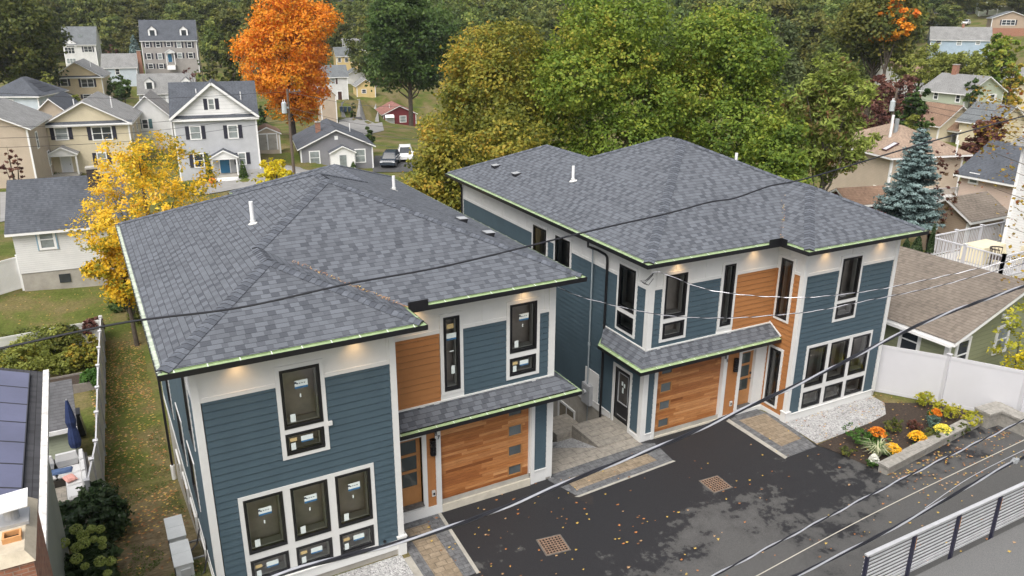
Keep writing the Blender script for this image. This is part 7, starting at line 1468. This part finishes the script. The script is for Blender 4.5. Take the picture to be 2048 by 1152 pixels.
# street wires in the background from the pole
T1 = UP1[0]+Vector((0, 0, UP1[1]-.3))
for k, (zo, py0) in enumerate(((0, 150), (-1.6, 255), (-2.2, 280), (-2.9, 300))):
    A_ = Vector(atD(-120, py0+ (0 if k else 30), 84)); B_ = UP1[0]+Vector((0, 0, UP1[1]-.3+zo)); M1 = A_.lerp(B_, .5)-Vector((0, 0, .7)); cable(['topmost','second highest','third highest','lowest'][k]+' street wire left of the background utility pole', [tuple(A_), tuple(M1), tuple(B_)], .018, [M_cblk])
    C_ = Vector(atD(850, 238+22*k if k else 215, 86)); M2 = B_.lerp(C_, .5)-Vector((0, 0, .5)); cable(['topmost','second highest','third highest','lowest'][k]+' street wire right of the background utility pole', [tuple(B_), tuple(M2), tuple(C_)], .018, [M_cblk])
B_ = UP2[0]+Vector((0, 0, UP2[1]-.6))
for k in range(3):
    A_ = B_-Vector((0, 0, .5*k)); C_ = Vector(atD(2120, 232+16*k, 84)); cable(['upper','middle','lower'][k]+' street wire running right from the pole with the lamp', [tuple(A_), tuple(A_.lerp(C_, .5)-Vector((0, 0, .4))), tuple(C_)], .018, [M_cblk])
# silver car whose corner shows at the lower right
car('silver car at the very corner of the picture, only its roof edge visible', (15.75, -10.75, 1.9), R(-28), P_sil)
# pumpkin by the steps
pk = gpx(426, 368); pt = thing('pumpkin', 'orange pumpkin on the ground left of the colonial steps', 'pumpkin', (float(pk[0]), float(pk[1]), float(pk[2])+.25)); m_ = MB(); m_.ball((0, 0, .1), .42, 12, (1, 1, .85)); m_.build('fruit', basic('pumpkin_skin', (.62, .16, .02), .5, .1), pt, smooth=True); m_ = MB(); m_.cyl(0, 0, .42, .58, .05, 6); m_.build('stalk', M_bark, pt)
for k, (px, py) in enumerate(((78, 352), (84, 360))):
    p = gpx(px+8, py); bush(['clipped dark hedge left of the cream house porch, upper tier', 'clipped dark hedge left of the cream house porch, lower tier'][k], (float(p[0]), float(p[1]), float(p[2])), 2.6, 1.3-.4*k, LM['dark'], 1500, .14, 700+k, 'hedge', 'hedge')

rv = np.random.default_rng(21)
for H_, lab in ((LEFT, 'orange leaves and needles caught in the roof valley of the left house'), (RIGHT, 'a few dry leaves lying in the roof valley of the right house')):
    top, xf, s, o = H_; a_ = 4.55 if H_ is LEFT else 4.4585; d_ = 1.175 if H_ is LEFT else 1.183; rot = Matrix.Rotation(top.rotation_euler.z, 3, 'Z'); half = (a_+2*o)/2
    p0 = Vector((a_+o, d_-o, 6.0)); p1 = Vector((a_/2, d_-o+half, 6+s*half)); m_ = MB()
    for k in range(110 if H_ is LEFT else 40):
        t = rv.uniform(.03, .8)**1.2; q = p0.lerp(p1, t)+Vector((rv.normal()*.04, rv.normal()*.05, .03)); ang = rv.uniform(0, 3.14); L_ = rv.uniform(.02, .05); w_ = rv.uniform(.004, .010); x, y, z = q; c, s_ = math.cos(ang), math.sin(ang)
        P = [(x-c*L_-s_*w_, y-s_*L_+c*w_, z), (x+c*L_-s_*w_, y+s_*L_+c*w_, z+.01), (x+c*L_+s_*w_, y+s_*L_-c*w_, z+.01), (x-c*L_+s_*w_, y-s_*L_-c*w_, z)]
        m_.mi = int(rv.integers(0, 4)); m_.poly([tuple(rot@Vector(xf(*v))+Vector(top.location)) for v in P])
    o_ = m_.build('roof_debris', ML, None); tag(o_, lab, 'leaves'); o_['kind'] = 'stuff'

# ================================================================ thin autumn air
hz = MB(); hz.box(-330, 640, -85, 735, -30, 60); HZ = hz.build('haze', newmat('haze_air')[0], None); HZ['kind'] = 'stuff'
t = HZ.data.materials[0].node_tree; t.nodes.clear(); pv = t.nodes.new('ShaderNodeVolumePrincipled'); pv.inputs['Color'].default_value = (.86, .90, .95, 1); pv.inputs['Density'].default_value = .00014; pv.inputs['Anisotropy'].default_value = .2
mo = t.nodes.new('ShaderNodeOutputMaterial'); t.links.new(pv.outputs[0], mo.inputs['Volume'])
